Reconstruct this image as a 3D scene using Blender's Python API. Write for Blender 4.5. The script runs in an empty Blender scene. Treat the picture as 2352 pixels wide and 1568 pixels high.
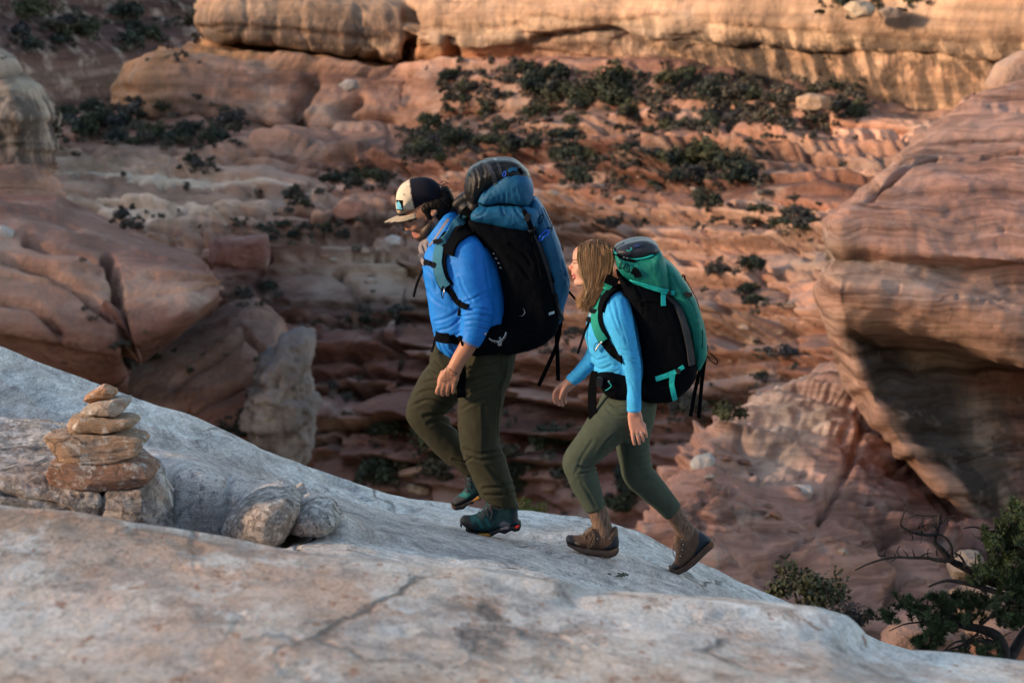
import bpy, bmesh, math, random
import numpy as np
from mathutils import Vector, Matrix
from mathutils.bvhtree import BVHTree

S = bpy.context.scene
COL = S.collection
rng = np.random.default_rng(7)
random.seed(7)

# ------------------------------------------------------------------ camera, world, sun, exposure
CZ = 3.0                         # camera height above the datum (the hikers' feet are near z = 0)
PITCH = math.radians(9.0)
LENS = 85.0
F = LENS / 36.0 * 2352.0         # focal length in picture units (the photograph measured 2352 wide)
cam_d = bpy.data.cameras.new('camera')
cam_d.lens = LENS
cam_d.sensor_width = 36.0
cam_d.clip_start = 0.1
cam_d.clip_end = 9000.0
cam_d.dof.use_dof = True
cam_d.dof.focus_distance = 12.3
cam_d.dof.aperture_fstop = 5.0
cam = bpy.data.objects.new('camera', cam_d)
cam.location = (0, 0, CZ)
cam.rotation_euler = (math.pi / 2 - PITCH, 0, 0)
COL.objects.link(cam)
S.camera = cam

SUN_DIR = Vector((-0.90, -0.22, 0.235)).normalized()      # from the scene towards the sun
w = bpy.data.worlds.new('World')
S.world = w
w.use_nodes = True
nt = w.node_tree
bg = nt.nodes['Background']
sky = nt.nodes.new('ShaderNodeTexSky')
sky.sky_type = 'NISHITA'
sky.sun_disc = False
sky.sun_elevation = math.asin(SUN_DIR.z)
sky.sun_rotation = math.atan2(SUN_DIR.x, SUN_DIR.y)
sky.altitude = 1500
sky.air_density = 1.0
sky.dust_density = 1.6
wb = nt.nodes.new('ShaderNodeMix')                        # camera white balance, the same everywhere in the sky
wb.data_type = 'RGBA'
wb.blend_type = 'MULTIPLY'
wb.inputs[0].default_value = 1.0
wb.inputs[7].default_value = (1.16, 1.0, 0.83, 1)
nt.links.new(sky.outputs[0], wb.inputs[6])
nt.links.new(wb.outputs[2], bg.inputs[0])
bg.inputs[1].default_value = 0.15
sun_d = bpy.data.lights.new('sun', 'SUN')
sun_d.energy = 2.9
sun_d.angle = math.radians(7)
sun_d.color = (1.0, 0.69, 0.43)
sun = bpy.data.objects.new('sun', sun_d)
sun.rotation_euler = SUN_DIR.to_track_quat('Z', 'Y').to_euler()
sun.location = (-20, -10, 30)
COL.objects.link(sun)
S.view_settings.view_transform = 'Standard'
S.view_settings.look = 'None'
S.view_settings.exposure = 1.55
S.view_settings.gamma = 1.0
S.view_settings.use_curve_mapping = False
S.cycles.max_bounces = 6
S.cycles.use_denoising = True

# ------------------------------------------------------------------ helpers
CT, ST = math.cos(PITCH), math.sin(PITCH)


def P(px, py, Y):
    """World point seen at picture position (px, py) and standing at world depth Y."""
    a = (np.asarray(px, float) - 1176.0) / F
    b = (784.0 - np.asarray(py, float)) / F
    dy = CT + b * ST
    dz = -ST + b * CT
    t = np.asarray(Y, float) / dy
    return np.stack(np.broadcast_arrays(a * t, dy * t, dz * t + CZ), -1)


def proj(p):
    """Picture position of world points (n,3)."""
    p = np.asarray(p, float)
    z = p[..., 2] - CZ
    d = p[..., 1] * CT - z * ST
    v = p[..., 1] * ST + z * CT
    return np.stack([1176.0 + F * p[..., 0] / d, 784.0 - F * v / d], -1)


def hash3(i, j, k, seed=0):
    h = (i.astype(np.int64) * 374761393 + j.astype(np.int64) * 668265263 + k.astype(np.int64) * 2147483647 + seed * 1274126177) & 0xFFFFFFFF
    h = ((h ^ (h >> 13)) * 1274126177) & 0xFFFFFFFF
    h = (h ^ (h >> 16)) * 2246822519 & 0xFFFFFFFF
    return (h ^ (h >> 15)) & 0xFFFFFFFF


def noise3(p, seed=0):
    """Gradient noise, about -0.9 .. 0.9."""
    p = np.asarray(p, np.float64)
    i0 = np.floor(p).astype(np.int64)
    f = p - i0
    u = f * f * f * (f * (f * 6 - 15) + 10)
    out = 0.0
    for dx in (0, 1):
        wx = u[..., 0] if dx else 1 - u[..., 0]
        for dy in (0, 1):
            wy = u[..., 1] if dy else 1 - u[..., 1]
            for dz in (0, 1):
                wz = u[..., 2] if dz else 1 - u[..., 2]
                h = hash3(i0[..., 0] + dx, i0[..., 1] + dy, i0[..., 2] + dz, seed)
                gx = ((h & 255) / 127.5 - 1.0)
                gy = (((h >> 8) & 255) / 127.5 - 1.0)
                gz = (((h >> 16) & 255) / 127.5 - 1.0)
                out = out + wx * wy * wz * (gx * (f[..., 0] - dx) + gy * (f[..., 1] - dy) + gz * (f[..., 2] - dz))
    return out


def fbm(p, octaves=4, lac=2.03, gain=0.5, seed=0):
    a, s, out = 1.0, 1.0, 0.0
    p = np.asarray(p, float)
    for o in range(octaves):
        out = out + a * noise3(p * s + 17.3 * o, seed + o)
        a *= gain
        s *= lac
    return out


def ridged(p, octaves=4, seed=0):
    a, s, out = 1.0, 1.0, 0.0
    p = np.asarray(p, float)
    for o in range(octaves):
        out = out + a * (0.5 - np.abs(noise3(p * s + 9.1 * o, seed + o)))
        a *= 0.5
        s *= 2.1
    return out


def rand1(k, seed=0):
    k = np.asarray(k).astype(np.int64)
    return hash3(k, k * 0 + seed, k * 0 + 5, seed) / 4294967295.0


def sstep(a, b, x):
    t = np.clip((x - a) / (b - a), 0, 1)
    return t * t * (3 - 2 * t)


def mesh_np(name, v, quads=None, tris=None, smooth=True):
    me = bpy.data.meshes.new(name)
    v = np.ascontiguousarray(v, np.float32)
    me.vertices.add(len(v))
    me.vertices.foreach_set('co', v.ravel())
    parts, starts, total = [], [], 0
    for f, n in ((quads, 4), (tris, 3)):
        if f is not None and len(f):
            f = np.ascontiguousarray(f, np.int32)
            parts.append(f.ravel())
            starts.append(total + np.arange(len(f), dtype=np.int32) * n)
            total += f.size
    if parts:
        li = np.concatenate(parts)
        ls = np.concatenate(starts).astype(np.int32)
        me.loops.add(len(li))
        me.loops.foreach_set('vertex_index', li)
        me.polygons.add(len(ls))
        me.polygons.foreach_set('loop_start', ls)
        me.update(calc_edges=True)
        me.validate()
        me.polygons.foreach_set('use_smooth', np.full(len(me.polygons), smooth, bool))
    return me


def set_col(me, rgba, name='Col'):
    a = me.color_attributes.new(name, 'FLOAT_COLOR', 'POINT')
    c = np.ones((len(me.vertices), 4), np.float32)
    rgba = np.asarray(rgba, np.float32)
    c[:, :rgba.shape[-1]] = rgba
    a.data.foreach_set('color', c.ravel())


def normals_of(me):
    n = np.empty(len(me.vertices) * 3, np.float32)
    me.vertex_normals.foreach_get('vector', n)
    return n.reshape(-1, 3)


def coords_of(me):
    c = np.empty(len(me.vertices) * 3, np.float32)
    me.vertices.foreach_get('co', c)
    return c.reshape(-1, 3).astype(float)


def put_coords(me, c):
    me.vertices.foreach_set('co', np.ascontiguousarray(c, np.float32).ravel())
    me.update()


def obj(name, me, mat=None, parent=None):
    o = bpy.data.objects.new(name, me)
    COL.objects.link(o)
    if mat is not None and me is not None and not me.materials:
        me.materials.append(mat)
    if parent is not None:
        o.parent = parent
        o.matrix_parent_inverse = parent.matrix_basis.inverted()
    return o


def tag(o, label, cat, group=None):
    o['label'] = label
    o['category'] = cat
    if group:
        o['group'] = group
    return o


def structure(o):
    o['kind'] = 'structure'
    return o


def thing(name, label, cat, loc=(0, 0, 0), group=None):
    o = bpy.data.objects.new(name, None)
    o.location = loc
    o.empty_display_size = 0.1
    COL.objects.link(o)
    return tag(o, label, cat, group)


def grid_quads(nr, nc, wrap=False):
    r = np.arange(nr - 1)[:, None]
    c = np.arange(nc if wrap else nc - 1)[None, :]
    c2 = (c + 1) % nc
    a = r * nc + c
    b = r * nc + c2
    d = (r + 1) * nc + c
    e = (r + 1) * nc + c2
    return np.stack([a, b, e, d], -1).reshape(-1, 4)


def icat(x, pts):
    """piecewise linear table with tuple values"""
    xs = [p[0] for p in pts]
    v = np.array([np.atleast_1d(np.asarray(p[1], float)) for p in pts])
    return np.stack([np.interp(x, xs, v[:, k]) for k in range(v.shape[1])], -1)


def catmull(pts, n, closed=False):
    pts = np.asarray(pts, float)
    m = len(pts)
    if closed:
        idx = np.linspace(0, m, n, endpoint=False)
    else:
        idx = np.linspace(0, m - 1, n)
    i = np.floor(idx).astype(int)
    if not closed:
        i = np.clip(i, 0, m - 2)
    t = (idx - i)[:, None]

    def g(k):
        return pts[k % m] if closed else pts[np.clip(k, 0, m - 1)]
    p0, p1, p2, p3 = g(i - 1), g(i), g(i + 1), g(i + 2)
    return 0.5 * (2 * p1 + (p2 - p0) * t + (2 * p0 - 5 * p1 + 4 * p2 - p3) * t ** 2 + (3 * p1 - p0 - 3 * p2 + p3) * t ** 3)


def seg_dist2d(p, line):
    """distance of picture points p (...,2) from a polyline"""
    best = None
    line = np.asarray(line, float)
    for a, b in zip(line[:-1], line[1:]):
        ab = b - a
        t = np.clip(((p - a) @ ab) / max(ab @ ab, 1e-9), 0, 1)
        d = np.hypot(p[..., 0] - a[0] - t * ab[0], p[..., 1] - a[1] - t * ab[1])
        best = d if best is None else np.minimum(best, d)
    return best


# ------------------------------------------------------------------ node materials
class NB:
    """small node-building helper"""

    def __init__(self, name):
        self.m = bpy.data.materials.new(name)
        self.m.use_nodes = True
        self.t = self.m.node_tree
        self.b = self.t.nodes['Principled BSDF']
        self.tc = self.n('ShaderNodeTexCoord').outputs['Object']

    def n(self, kind, **kw):
        x = self.t.nodes.new(kind)
        for k, v in kw.items():
            setattr(x, k, v)
        return x

    def l(self, a, b):
        self.t.links.new(a, b)

    def mapping(self, scale=(1, 1, 1), rot=(0, 0, 0), vec=None):
        m = self.n('ShaderNodeMapping')
        m.inputs['Scale'].default_value = scale
        m.inputs['Rotation'].default_value = rot
        self.l(vec or self.tc, m.inputs['Vector'])
        return m.outputs[0]

    def noise(self, scale, detail=4, rough=0.55, vec=None, dist=0.0):
        x = self.n('ShaderNodeTexNoise')
        x.inputs['Scale'].default_value = scale
        x.inputs['Detail'].default_value = detail
        x.inputs['Roughness'].default_value = rough
        x.inputs['Distortion'].default_value = dist
        self.l(vec or self.tc, x.inputs['Vector'])
        return x.outputs['Fac']

    def voronoi(self, scale, vec=None, feature='F1', out='Distance'):
        x = self.n('ShaderNodeTexVoronoi', feature=feature)
        x.inputs['Scale'].default_value = scale
        self.l(vec or self.tc, x.inputs['Vector'])
        return x.outputs[out]

    def ramp(self, fac, stops):
        x = self.n('ShaderNodeValToRGB')
        e = x.color_ramp.elements
        while len(e) < len(stops):
            e.new(0.5)
        for k, (p, c) in enumerate(stops):
            e[k].position = p
            c = c if isinstance(c, (tuple, list)) else (c, c, c)
            e[k].color = (*c[:3], 1)
        self.l(fac, x.inputs[0])
        return x.outputs[0]

    def mix(self, fac, a, b, blend='MIX'):
        x = self.n('ShaderNodeMix', data_type='RGBA', blend_type=blend)
        for sock, v in ((x.inputs[0], fac), (x.inputs[6], a), (x.inputs[7], b)):
            if isinstance(v, (int, float)):
                sock.default_value = v
            elif isinstance(v, (tuple, list)):
                sock.default_value = (*v[:3], 1)
            else:
                self.l(v, sock)
        return x.outputs[2]

    def math(self, op, a, b=0.0):
        x = self.n('ShaderNodeMath', operation=op)
        for sock, v in ((x.inputs[0], a), (x.inputs[1], b)):
            if isinstance(v, (int, float)):
                sock.default_value = v
            else:
                self.l(v, sock)
        return x.outputs[0]

    def attr(self, name='Col'):
        x = self.n('ShaderNodeAttribute', attribute_name=name)
        return x.outputs['Color'], x.outputs['Alpha']

    def bump(self, h, dist, strength=1.0, prev=None):
        x = self.n('ShaderNodeBump')
        x.inputs['Strength'].default_value = strength
        x.inputs['Distance'].default_value = dist
        self.l(h, x.inputs['Height'])
        if prev is not None:
            self.l(prev, x.inputs['Normal'])
        return x.outputs[0]

    def done(self, color=None, rough=0.8, normal=None, spec=0.3, sheen=0.0):
        if color is not None:
            if isinstance(color, (tuple, list)):
                self.b.inputs['Base Color'].default_value = (*color[:3], 1)
            else:
                self.l(color, self.b.inputs['Base Color'])
        if isinstance(rough, (int, float)):
            self.b.inputs['Roughness'].default_value = rough
        else:
            self.l(rough, self.b.inputs['Roughness'])
        self.b.inputs['Specular IOR Level'].default_value = spec
        if sheen:
            self.b.inputs['Sheen Weight'].default_value = sheen
        if normal is not None:
            self.l(normal, self.b.inputs['Normal'])
        return self.m


def far_rock(name, size=1.0, lam=0.25, streaks=True):
    """sandstone seen from far: the vertex colour carries the beds, noise breaks them up"""
    k = NB(name)
    col, alpha = k.attr()
    n1 = k.noise(0.12 / size, 5, 0.6)
    n2 = k.noise(0.9 / size, 4, 0.6)
    c = k.mix(1.0, col, k.ramp(n1, [(0.28, 0.62), (0.5, 1.0), (0.75, 1.3)]), 'MULTIPLY')
    c = k.mix(1.0, c, k.ramp(n2, [(0.3, 0.72), (0.7, 1.22)]), 'MULTIPLY')
    beds = k.noise(1.0 / size, 4, 0.6, k.mapping((0.05, 0.05, 0.8)))
    c = k.mix(lam, c, k.mix(1.0, c, k.ramp(beds, [(0.36, (0.45, 0.38, 0.36)), (0.52, (1, 1, 1)), (0.64, (1.4, 1.3, 1.25))]), 'MULTIPLY'))
    # pale bleached patches
    pale = k.ramp(k.noise(0.25 / size, 5, 0.65, k.mapping((1, 1, 1.6))), [(0.52, 0.0), (0.68, 0.55)])
    c = k.mix(pale, c, (0.46, 0.36, 0.30))
    if streaks:
        st = k.noise(1.1 / size, 4, 0.65, k.mapping((1.3, 1.3, 0.07)))
        fac = k.math('MULTIPLY', k.ramp(st, [(0.40, 0.0), (0.52, 1.0)]), alpha)
        c = k.mix(fac, c, (0.06, 0.048, 0.043))
    nrm = k.bump(k.noise(1.6 / size, 6, 0.65), 0.5 * size, 0.7)
    return k.done(c, 0.9, nrm, 0.15)
# ------------------------------------------------------------------ lofted landforms
def loft(name, lines, nc, nr, mat, ledge_seed=1, rough=1.0, rough_scale=0.1, cracks=(), jitter=0.5, ret=None, retr=None, extl=0, extr=0, smoothc=True, flatdir=0.0, gain=1.0, flute=0.0, bedvar=0.26, pillow=0.0, pillow_size=8.0):
    """A landform through beds. Each line: pts [(px,py)..], Y (number or table), col (table over px, rgb + varnish), n beds
    that follow, amp of their ledges in metres. Every bed has its own real distance."""
    m = len(lines)
    nc0 = nc
    L3, LC, LA = [], [], []
    meanpy = []
    for ln in lines:
        pts = ln['pts']
        x0, x1 = pts[0][0], pts[-1][0]
        nc = nc0
        px = x0 + (x1 - x0) * np.linspace(0, 1, nc)
        py = np.interp(px, [q[0] for q in pts], [q[1] for q in pts])
        if smoothc:
            kk = max(3, nc // 90) | 1
            ker = np.hanning(kk + 2)[1:-1]
            ker /= ker.sum()
            py = np.convolve(np.pad(py, kk // 2, mode='edge'), ker, 'valid')
        Yv = ln['Y']
        Y = np.interp(px, [q[0] for q in Yv], [q[1] for q in Yv]) if isinstance(Yv, (list, tuple)) else np.full(nc, float(Yv))
        Y = Y + ln.get('dY', 0.0)
        for far, k0, side in ((extl, 0, -1), (extr, -1, 1)):        # the landform goes on beyond the picture, more coarsely
            if far:
                m_ = max(3, nc // 20)
                sl_ = (py[m_] - py[0]) / (px[m_] - px[0]) if side < 0 else (py[-1] - py[-1 - m_]) / (px[-1] - px[-1 - m_])
                st_ = far * np.linspace(0, 1, 40)[1:] ** 1.3
                ex_, ey_ = px[k0] + side * st_, py[k0] + side * np.clip(sl_, -0.35, 0.35) * 420 * (1 - np.exp(-st_ / 420))
                if side < 0:
                    px, py, Y = np.concatenate([ex_[::-1], px]), np.concatenate([ey_[::-1], py]), np.concatenate([np.full(39, Y[0]), Y])
                else:
                    px, py, Y = np.concatenate([px, ex_]), np.concatenate([py, ey_]), np.concatenate([Y, np.full(39, Y[-1])])
        u = np.linspace(0, 1, nc)
        u = np.concatenate([np.zeros(39 if extl else 0), u, np.ones(39 if extr else 0)])
        if ret:
            Y = Y + ret[1] * (1 - np.sqrt(np.clip(1 - (1 - np.clip(u / ret[0], 0, 1)) ** 2, 0, 1)))      # the end of the headland turns back out of sight
        if retr:
            Y = Y + retr[1] * (1 - np.sqrt(np.clip(1 - (1 - np.clip((1 - u) / retr[0], 0, 1)) ** 2, 0, 1)))
        q3 = P(px, py, Y)
        q3[:, 2] += ln.get('dz', 0.0)
        L3.append(q3)
        meanpy.append(py)
        c = ln['col']
        nc = len(px)
        cc = icat(px, c) if isinstance(c, list) else np.tile(np.asarray(c, float), (nc, 1))
        if cc.shape[1] == 3:
            cc = np.concatenate([cc, np.zeros((nc, 1))], 1)
        LC.append(cc)
        LA.append((ln.get('n', 1), ln.get('amp', 0.5)))
    L3 = np.array(L3)
    LC = np.array(LC)
    gap = np.array([max(np.mean(np.linalg.norm(L3[i + 1] - L3[i], axis=1)) ** 0.5, 0.05) * max(abs(np.mean(meanpy[i + 1] - meanpy[i])), 6) ** 0.5 for i in range(m - 1)])
    cnt = np.maximum(2, np.round(nr * gap / gap.sum()).astype(int))
    s = np.concatenate([i + np.arange(cnt[i]) / cnt[i] for i in range(m - 1)] + [[m - 1.0]])
    i = np.clip(np.floor(s).astype(int), 0, m - 2)
    t = (s - i)[:, None, None]
    g = lambda k: L3[np.clip(k, 0, m - 1)]
    p0, p1, p2, p3 = g(i - 1), g(i), g(i + 1), g(i + 2)
    tau = 0.35
    m1, m2 = tau * (p2 - p0), tau * (p3 - p1)
    V = (2 * t ** 3 - 3 * t ** 2 + 1) * p1 + (t ** 3 - 2 * t ** 2 + t) * m1 + (-2 * t ** 3 + 3 * t ** 2) * p2 + (t ** 3 - t ** 2) * m2
    C = LC[i] * (1 - t) + LC[i + 1] * t
    R = len(s)
    base_px = proj(V)
    nb = np.array([a[0] for a in LA], float)
    amp = np.array([a[1] for a in LA], float)
    cum = np.concatenate([[0], np.cumsum(nb[:-1])])
    phase = np.interp(s, np.arange(m), cum)[:, None]
    A = np.interp(s, np.arange(m), amp)[:, None]
    du = np.gradient(V, axis=1)
    dv = np.gradient(V, axis=0)
    N = np.cross(du, dv)
    N /= np.linalg.norm(N, axis=-1, keepdims=True) + 1e-12
    view = V - np.array([0, 0, CZ])
    N *= -np.sign((N * view).sum(-1, keepdims=True))
    # joints cut the beds into blocks; every block sits a little higher, lower, prouder or further back than the next
    jx = V[..., 0] / pillow_size + 0.8 * fbm(V * rough_scale * 0.5, 2, seed=ledge_seed + 5) + 0.12 * fbm(V * rough_scale * 6, 2, seed=ledge_seed + 6)
    row = np.floor(phase * 0.5 + 0.6 * fbm(V * rough_scale * 0.3, 2, seed=ledge_seed + 7))
    jx = jx * (0.5 + 1.2 * rand1(row, ledge_seed + 33)) + 5.0 * rand1(row, ledge_seed + 34)
    blk = np.floor(jx) * 57 + row * 13
    wv = jitter * (0.75 * fbm(V * rough_scale * 0.45, 3, seed=ledge_seed + 40) + 0.12 * fbm(V * rough_scale * 5, 3, seed=ledge_seed + 41))
    ph = phase + wv * 1.6 + (0.45 * (rand1(blk, ledge_seed + 50) - 0.5) if pillow else 0.0)
    ph = ph + 0.32 * np.sin(ph * 2.1 + 3.0 * noise3(V * rough_scale * 0.3, ledge_seed + 2))      # thick and thin beds
    k = np.floor(ph)
    tt = ph - k
    hard = rand1(k, ledge_seed)
    # each bed: proud just above its undercut, rounded back to the top; some stretches are worn smooth
    bare = sstep(-0.40, 0.10, fbm(V * rough_scale * 0.35, 3, seed=ledge_seed + 60))
    shape = sstep(0.0, 0.07, 1 - tt) * (0.25 + 0.75 * np.clip(tt, 0, 1) ** 0.6)
    D = A * 1.35 * (shape - 0.6) * (0.15 + 1.25 * hard ** 1.5) * (0.35 + 0.65 * bare)
    p2 = ph * 3.7 + 0.5 * fbm(V * rough_scale * 2.2, 3, seed=ledge_seed + 70)
    k2 = np.floor(p2)
    t2 = p2 - k2
    D = D + A * 0.4 * (sstep(0.0, 0.2, 1 - t2) * (0.3 + 0.7 * t2) - 0.6) * rand1(k2 + 3 * (blk if pillow else 0), ledge_seed + 8) * sstep(-0.3, 0.2, fbm(V * rough_scale * 0.8, 2, seed=ledge_seed + 61))
    if pillow:
        f = jx - np.floor(jx)
        e = np.minimum(f, 1 - f)
        D = D + pillow * (0.4 + 0.6 * bare) * (np.clip(e / 0.07, 0, 1) ** 0.6 - 0.8) + pillow * 0.9 * (rand1(blk + k, ledge_seed + 51) - 0.5) * bare
        C = C * (1 + 0.22 * (rand1(blk + k * 7, ledge_seed + 9) - 0.5))[..., None] ** np.array([1, 1.1, 1.15, 0])
    D = D * gain
    if flute:
        D = D + flute * ridged(V * np.array([0.22, 0.22, 0.035]), 4, seed=ledge_seed + 80)
    D = D + rough * fbm(V * rough_scale, 5, seed=ledge_seed)
    C = C.copy()
    C[..., :3] *= (1 + bedvar * (rand1(k, ledge_seed + 21) - 0.55))[..., None] ** np.array([0.8, 1.15, 1.25])
    for pts, wpx, depth in cracks:
        d = seg_dist2d(base_px + 9 * np.stack([fbm(V * rough_scale * 3, 2, seed=3), fbm(V * rough_scale * 3, 2, seed=4)], -1), pts)
        D = D - depth * np.exp(-(d / wpx) ** 2)
    for _ in range(1):
        D[1:-1] = 0.25 * D[:-2] + 0.5 * D[1:-1] + 0.25 * D[2:]
        D[:, 1:-1] = 0.25 * D[:, :-2] + 0.5 * D[:, 1:-1] + 0.25 * D[:, 2:]
    if flatdir:                       # ledges stand out sideways, as beds do, not along the slope's own normal
        N = N * np.array([1, 1, 1 - flatdir])
        N /= np.linalg.norm(N, axis=-1, keepdims=True)
    V = V + N * D[..., None]
    me = mesh_np(name, V.reshape(-1, 3), grid_quads(R, nc))
    set_col(me, np.clip(C.reshape(-1, 4), 0, 1))
    o = obj(name, me, mat)
    return structure(o)


def star_stone(name, outline, Y, half, mat, seed=0, e=0.55, nphi=96, npsi=40, rough=0.02, freq=6.0, col=(0.4, 0.35, 0.3), cuts=3, parent=None, center=None, beds=0.0, lean=0.0):
    """a stone with the given outline from the side, really as deep as `half` on both sides of depth Y"""
    ol = np.asarray(outline, float)
    c = np.asarray(center, float) if center is not None else ol.mean(0)
    cl = np.vstack([ol, ol[:1]])
    ang = np.linspace(0, 2 * np.pi, nphi, endpoint=False)
    rad = np.zeros(nphi)
    for q, a in enumerate(ang):
        d = np.array([math.cos(a), math.sin(a)])
        best = 1.0
        for p1, p2 in zip(cl[:-1], cl[1:]):
            M = np.array([[d[0], -(p2 - p1)[0]], [d[1], -(p2 - p1)[1]]])
            det = np.linalg.det(M)
            if abs(det) < 1e-9:
                continue
            tt, ss = np.linalg.solve(M, p1 - c)
            if tt > 0 and -1e-6 <= ss <= 1 + 1e-6:
                best = max(best, tt)
        rad[q] = best
    psi = np.linspace(-np.pi / 2, np.pi / 2, npsi)
    gg = np.abs(np.cos(psi)) ** e
    gg[0] = gg[-1] = 0.0
    yy = np.sign(np.sin(psi)) * np.abs(np.sin(psi)) ** e * half
    px = c[0] + gg[:, None] * rad[None, :] * np.cos(ang)[None, :]
    py = c[1] + gg[:, None] * rad[None, :] * np.sin(ang)[None, :]
    cw = P(c[0], c[1], Y)
    V = P(px, py, np.full_like(px, Y))
    V[..., 1] += yy[:, None] + lean * (V[..., 2] - cw[2])
    r = np.random.default_rng(seed)
    ctr = V.mean((0, 1))
    size = np.abs(V - ctr).max((0, 1))
    # flat broken faces: cut with a few planes, never the outline itself
    for _ in range(cuts):
        n = np.array([r.normal() * 0.5, -abs(r.normal()) - 0.3 if r.random() < 0.75 else abs(r.normal()) + 0.3, r.normal() * 0.7])
        n /= np.linalg.norm(n)
        h = ((V - ctr) @ n)
        lim = np.abs(h).max() * r.uniform(0.66, 0.9)
        ex = np.clip(h - lim, 0, None)
        V = V - ex[..., None] * n * 0.9
    d = V - ctr
    dn = d / (np.linalg.norm(d / size, axis=-1, keepdims=True) + 1e-6) / size
    nv = rough * fbm(V * freq, 5, seed=seed) + rough * 0.7 * ridged(V * freq * 0.6, 3, seed=seed + 5)
    if beds:
        zz = (V[..., 2] + 0.25 * (V[..., 0]) * r.normal()) / beds + 0.4 * fbm(V * freq * 0.4, 2, seed=seed)
        nv = nv + rough * 1.2 * (rand1(np.floor(zz), seed) - 0.5)
    V = V + dn / (np.linalg.norm(dn, axis=-1, keepdims=True) + 1e-9) * nv[..., None]
    # close the poles
    V[0] = V[0].mean(0)
    V[-1] = V[-1].mean(0)
    me = mesh_np(name, V.reshape(-1, 3), grid_quads(npsi, nphi, True))
    cc = np.tile(np.asarray(col if len(col) == 4 else (*col, 0.0), float), (V.shape[0] * V.shape[1], 1))
    set_col(me, cc)
    bm = bmesh.new()
    bm.from_mesh(me)
    bmesh.ops.remove_doubles(bm, verts=bm.verts, dist=1e-5)
    bmesh.ops.recalc_face_normals(bm, faces=bm.faces)
    bm.to_mesh(me)
    bm.free()
    return obj(name, me, mat, parent)


ROCK_FAR = far_rock('canyon sandstone', 2.2, 0.8)
ROCK_MID = far_rock('nearer sandstone', 1.0, 0.35)

TAN = (0.43, 0.292, 0.20)
ORG = (0.52, 0.27, 0.125)
PNK = (0.365, 0.215, 0.158)
RED = (0.215, 0.112, 0.092)
MAR = (0.125, 0.062, 0.05)
PAL = (0.44, 0.34, 0.265)


def cl(*a):
    return [(px, (*c[:3], s)) for px, c, s in a]


# ground under everything, out to the horizon
gs = 5000.0
me = mesh_np('ground', np.array([[-gs, -200, -95], [gs, -200, -95], [gs, 2 * gs, -95], [-gs, 2 * gs, -95]], float), np.array([[0, 1, 2, 3]]))
set_col(me, np.tile((*RED, 0.0), (4, 1)))
structure(obj('ground', me, ROCK_FAR))

# the far side of the canyon, turned away from the low sun
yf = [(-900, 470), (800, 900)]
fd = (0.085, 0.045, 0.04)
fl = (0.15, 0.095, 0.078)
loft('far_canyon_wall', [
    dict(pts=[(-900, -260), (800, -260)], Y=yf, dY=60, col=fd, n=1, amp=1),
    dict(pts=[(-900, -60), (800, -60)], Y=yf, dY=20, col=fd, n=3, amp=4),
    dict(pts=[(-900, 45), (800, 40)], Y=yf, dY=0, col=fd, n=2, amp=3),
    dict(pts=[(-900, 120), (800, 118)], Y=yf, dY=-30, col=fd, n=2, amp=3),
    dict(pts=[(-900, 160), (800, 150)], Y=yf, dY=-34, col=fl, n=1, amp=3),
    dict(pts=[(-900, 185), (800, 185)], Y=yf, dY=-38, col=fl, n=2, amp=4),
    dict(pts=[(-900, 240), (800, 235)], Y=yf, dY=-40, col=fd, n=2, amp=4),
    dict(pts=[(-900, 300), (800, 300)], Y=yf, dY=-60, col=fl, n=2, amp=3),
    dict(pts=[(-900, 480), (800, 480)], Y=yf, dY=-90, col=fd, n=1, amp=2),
], 200, 110, ROCK_FAR, 11, 3.0, 0.03, extl=1500)

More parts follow.
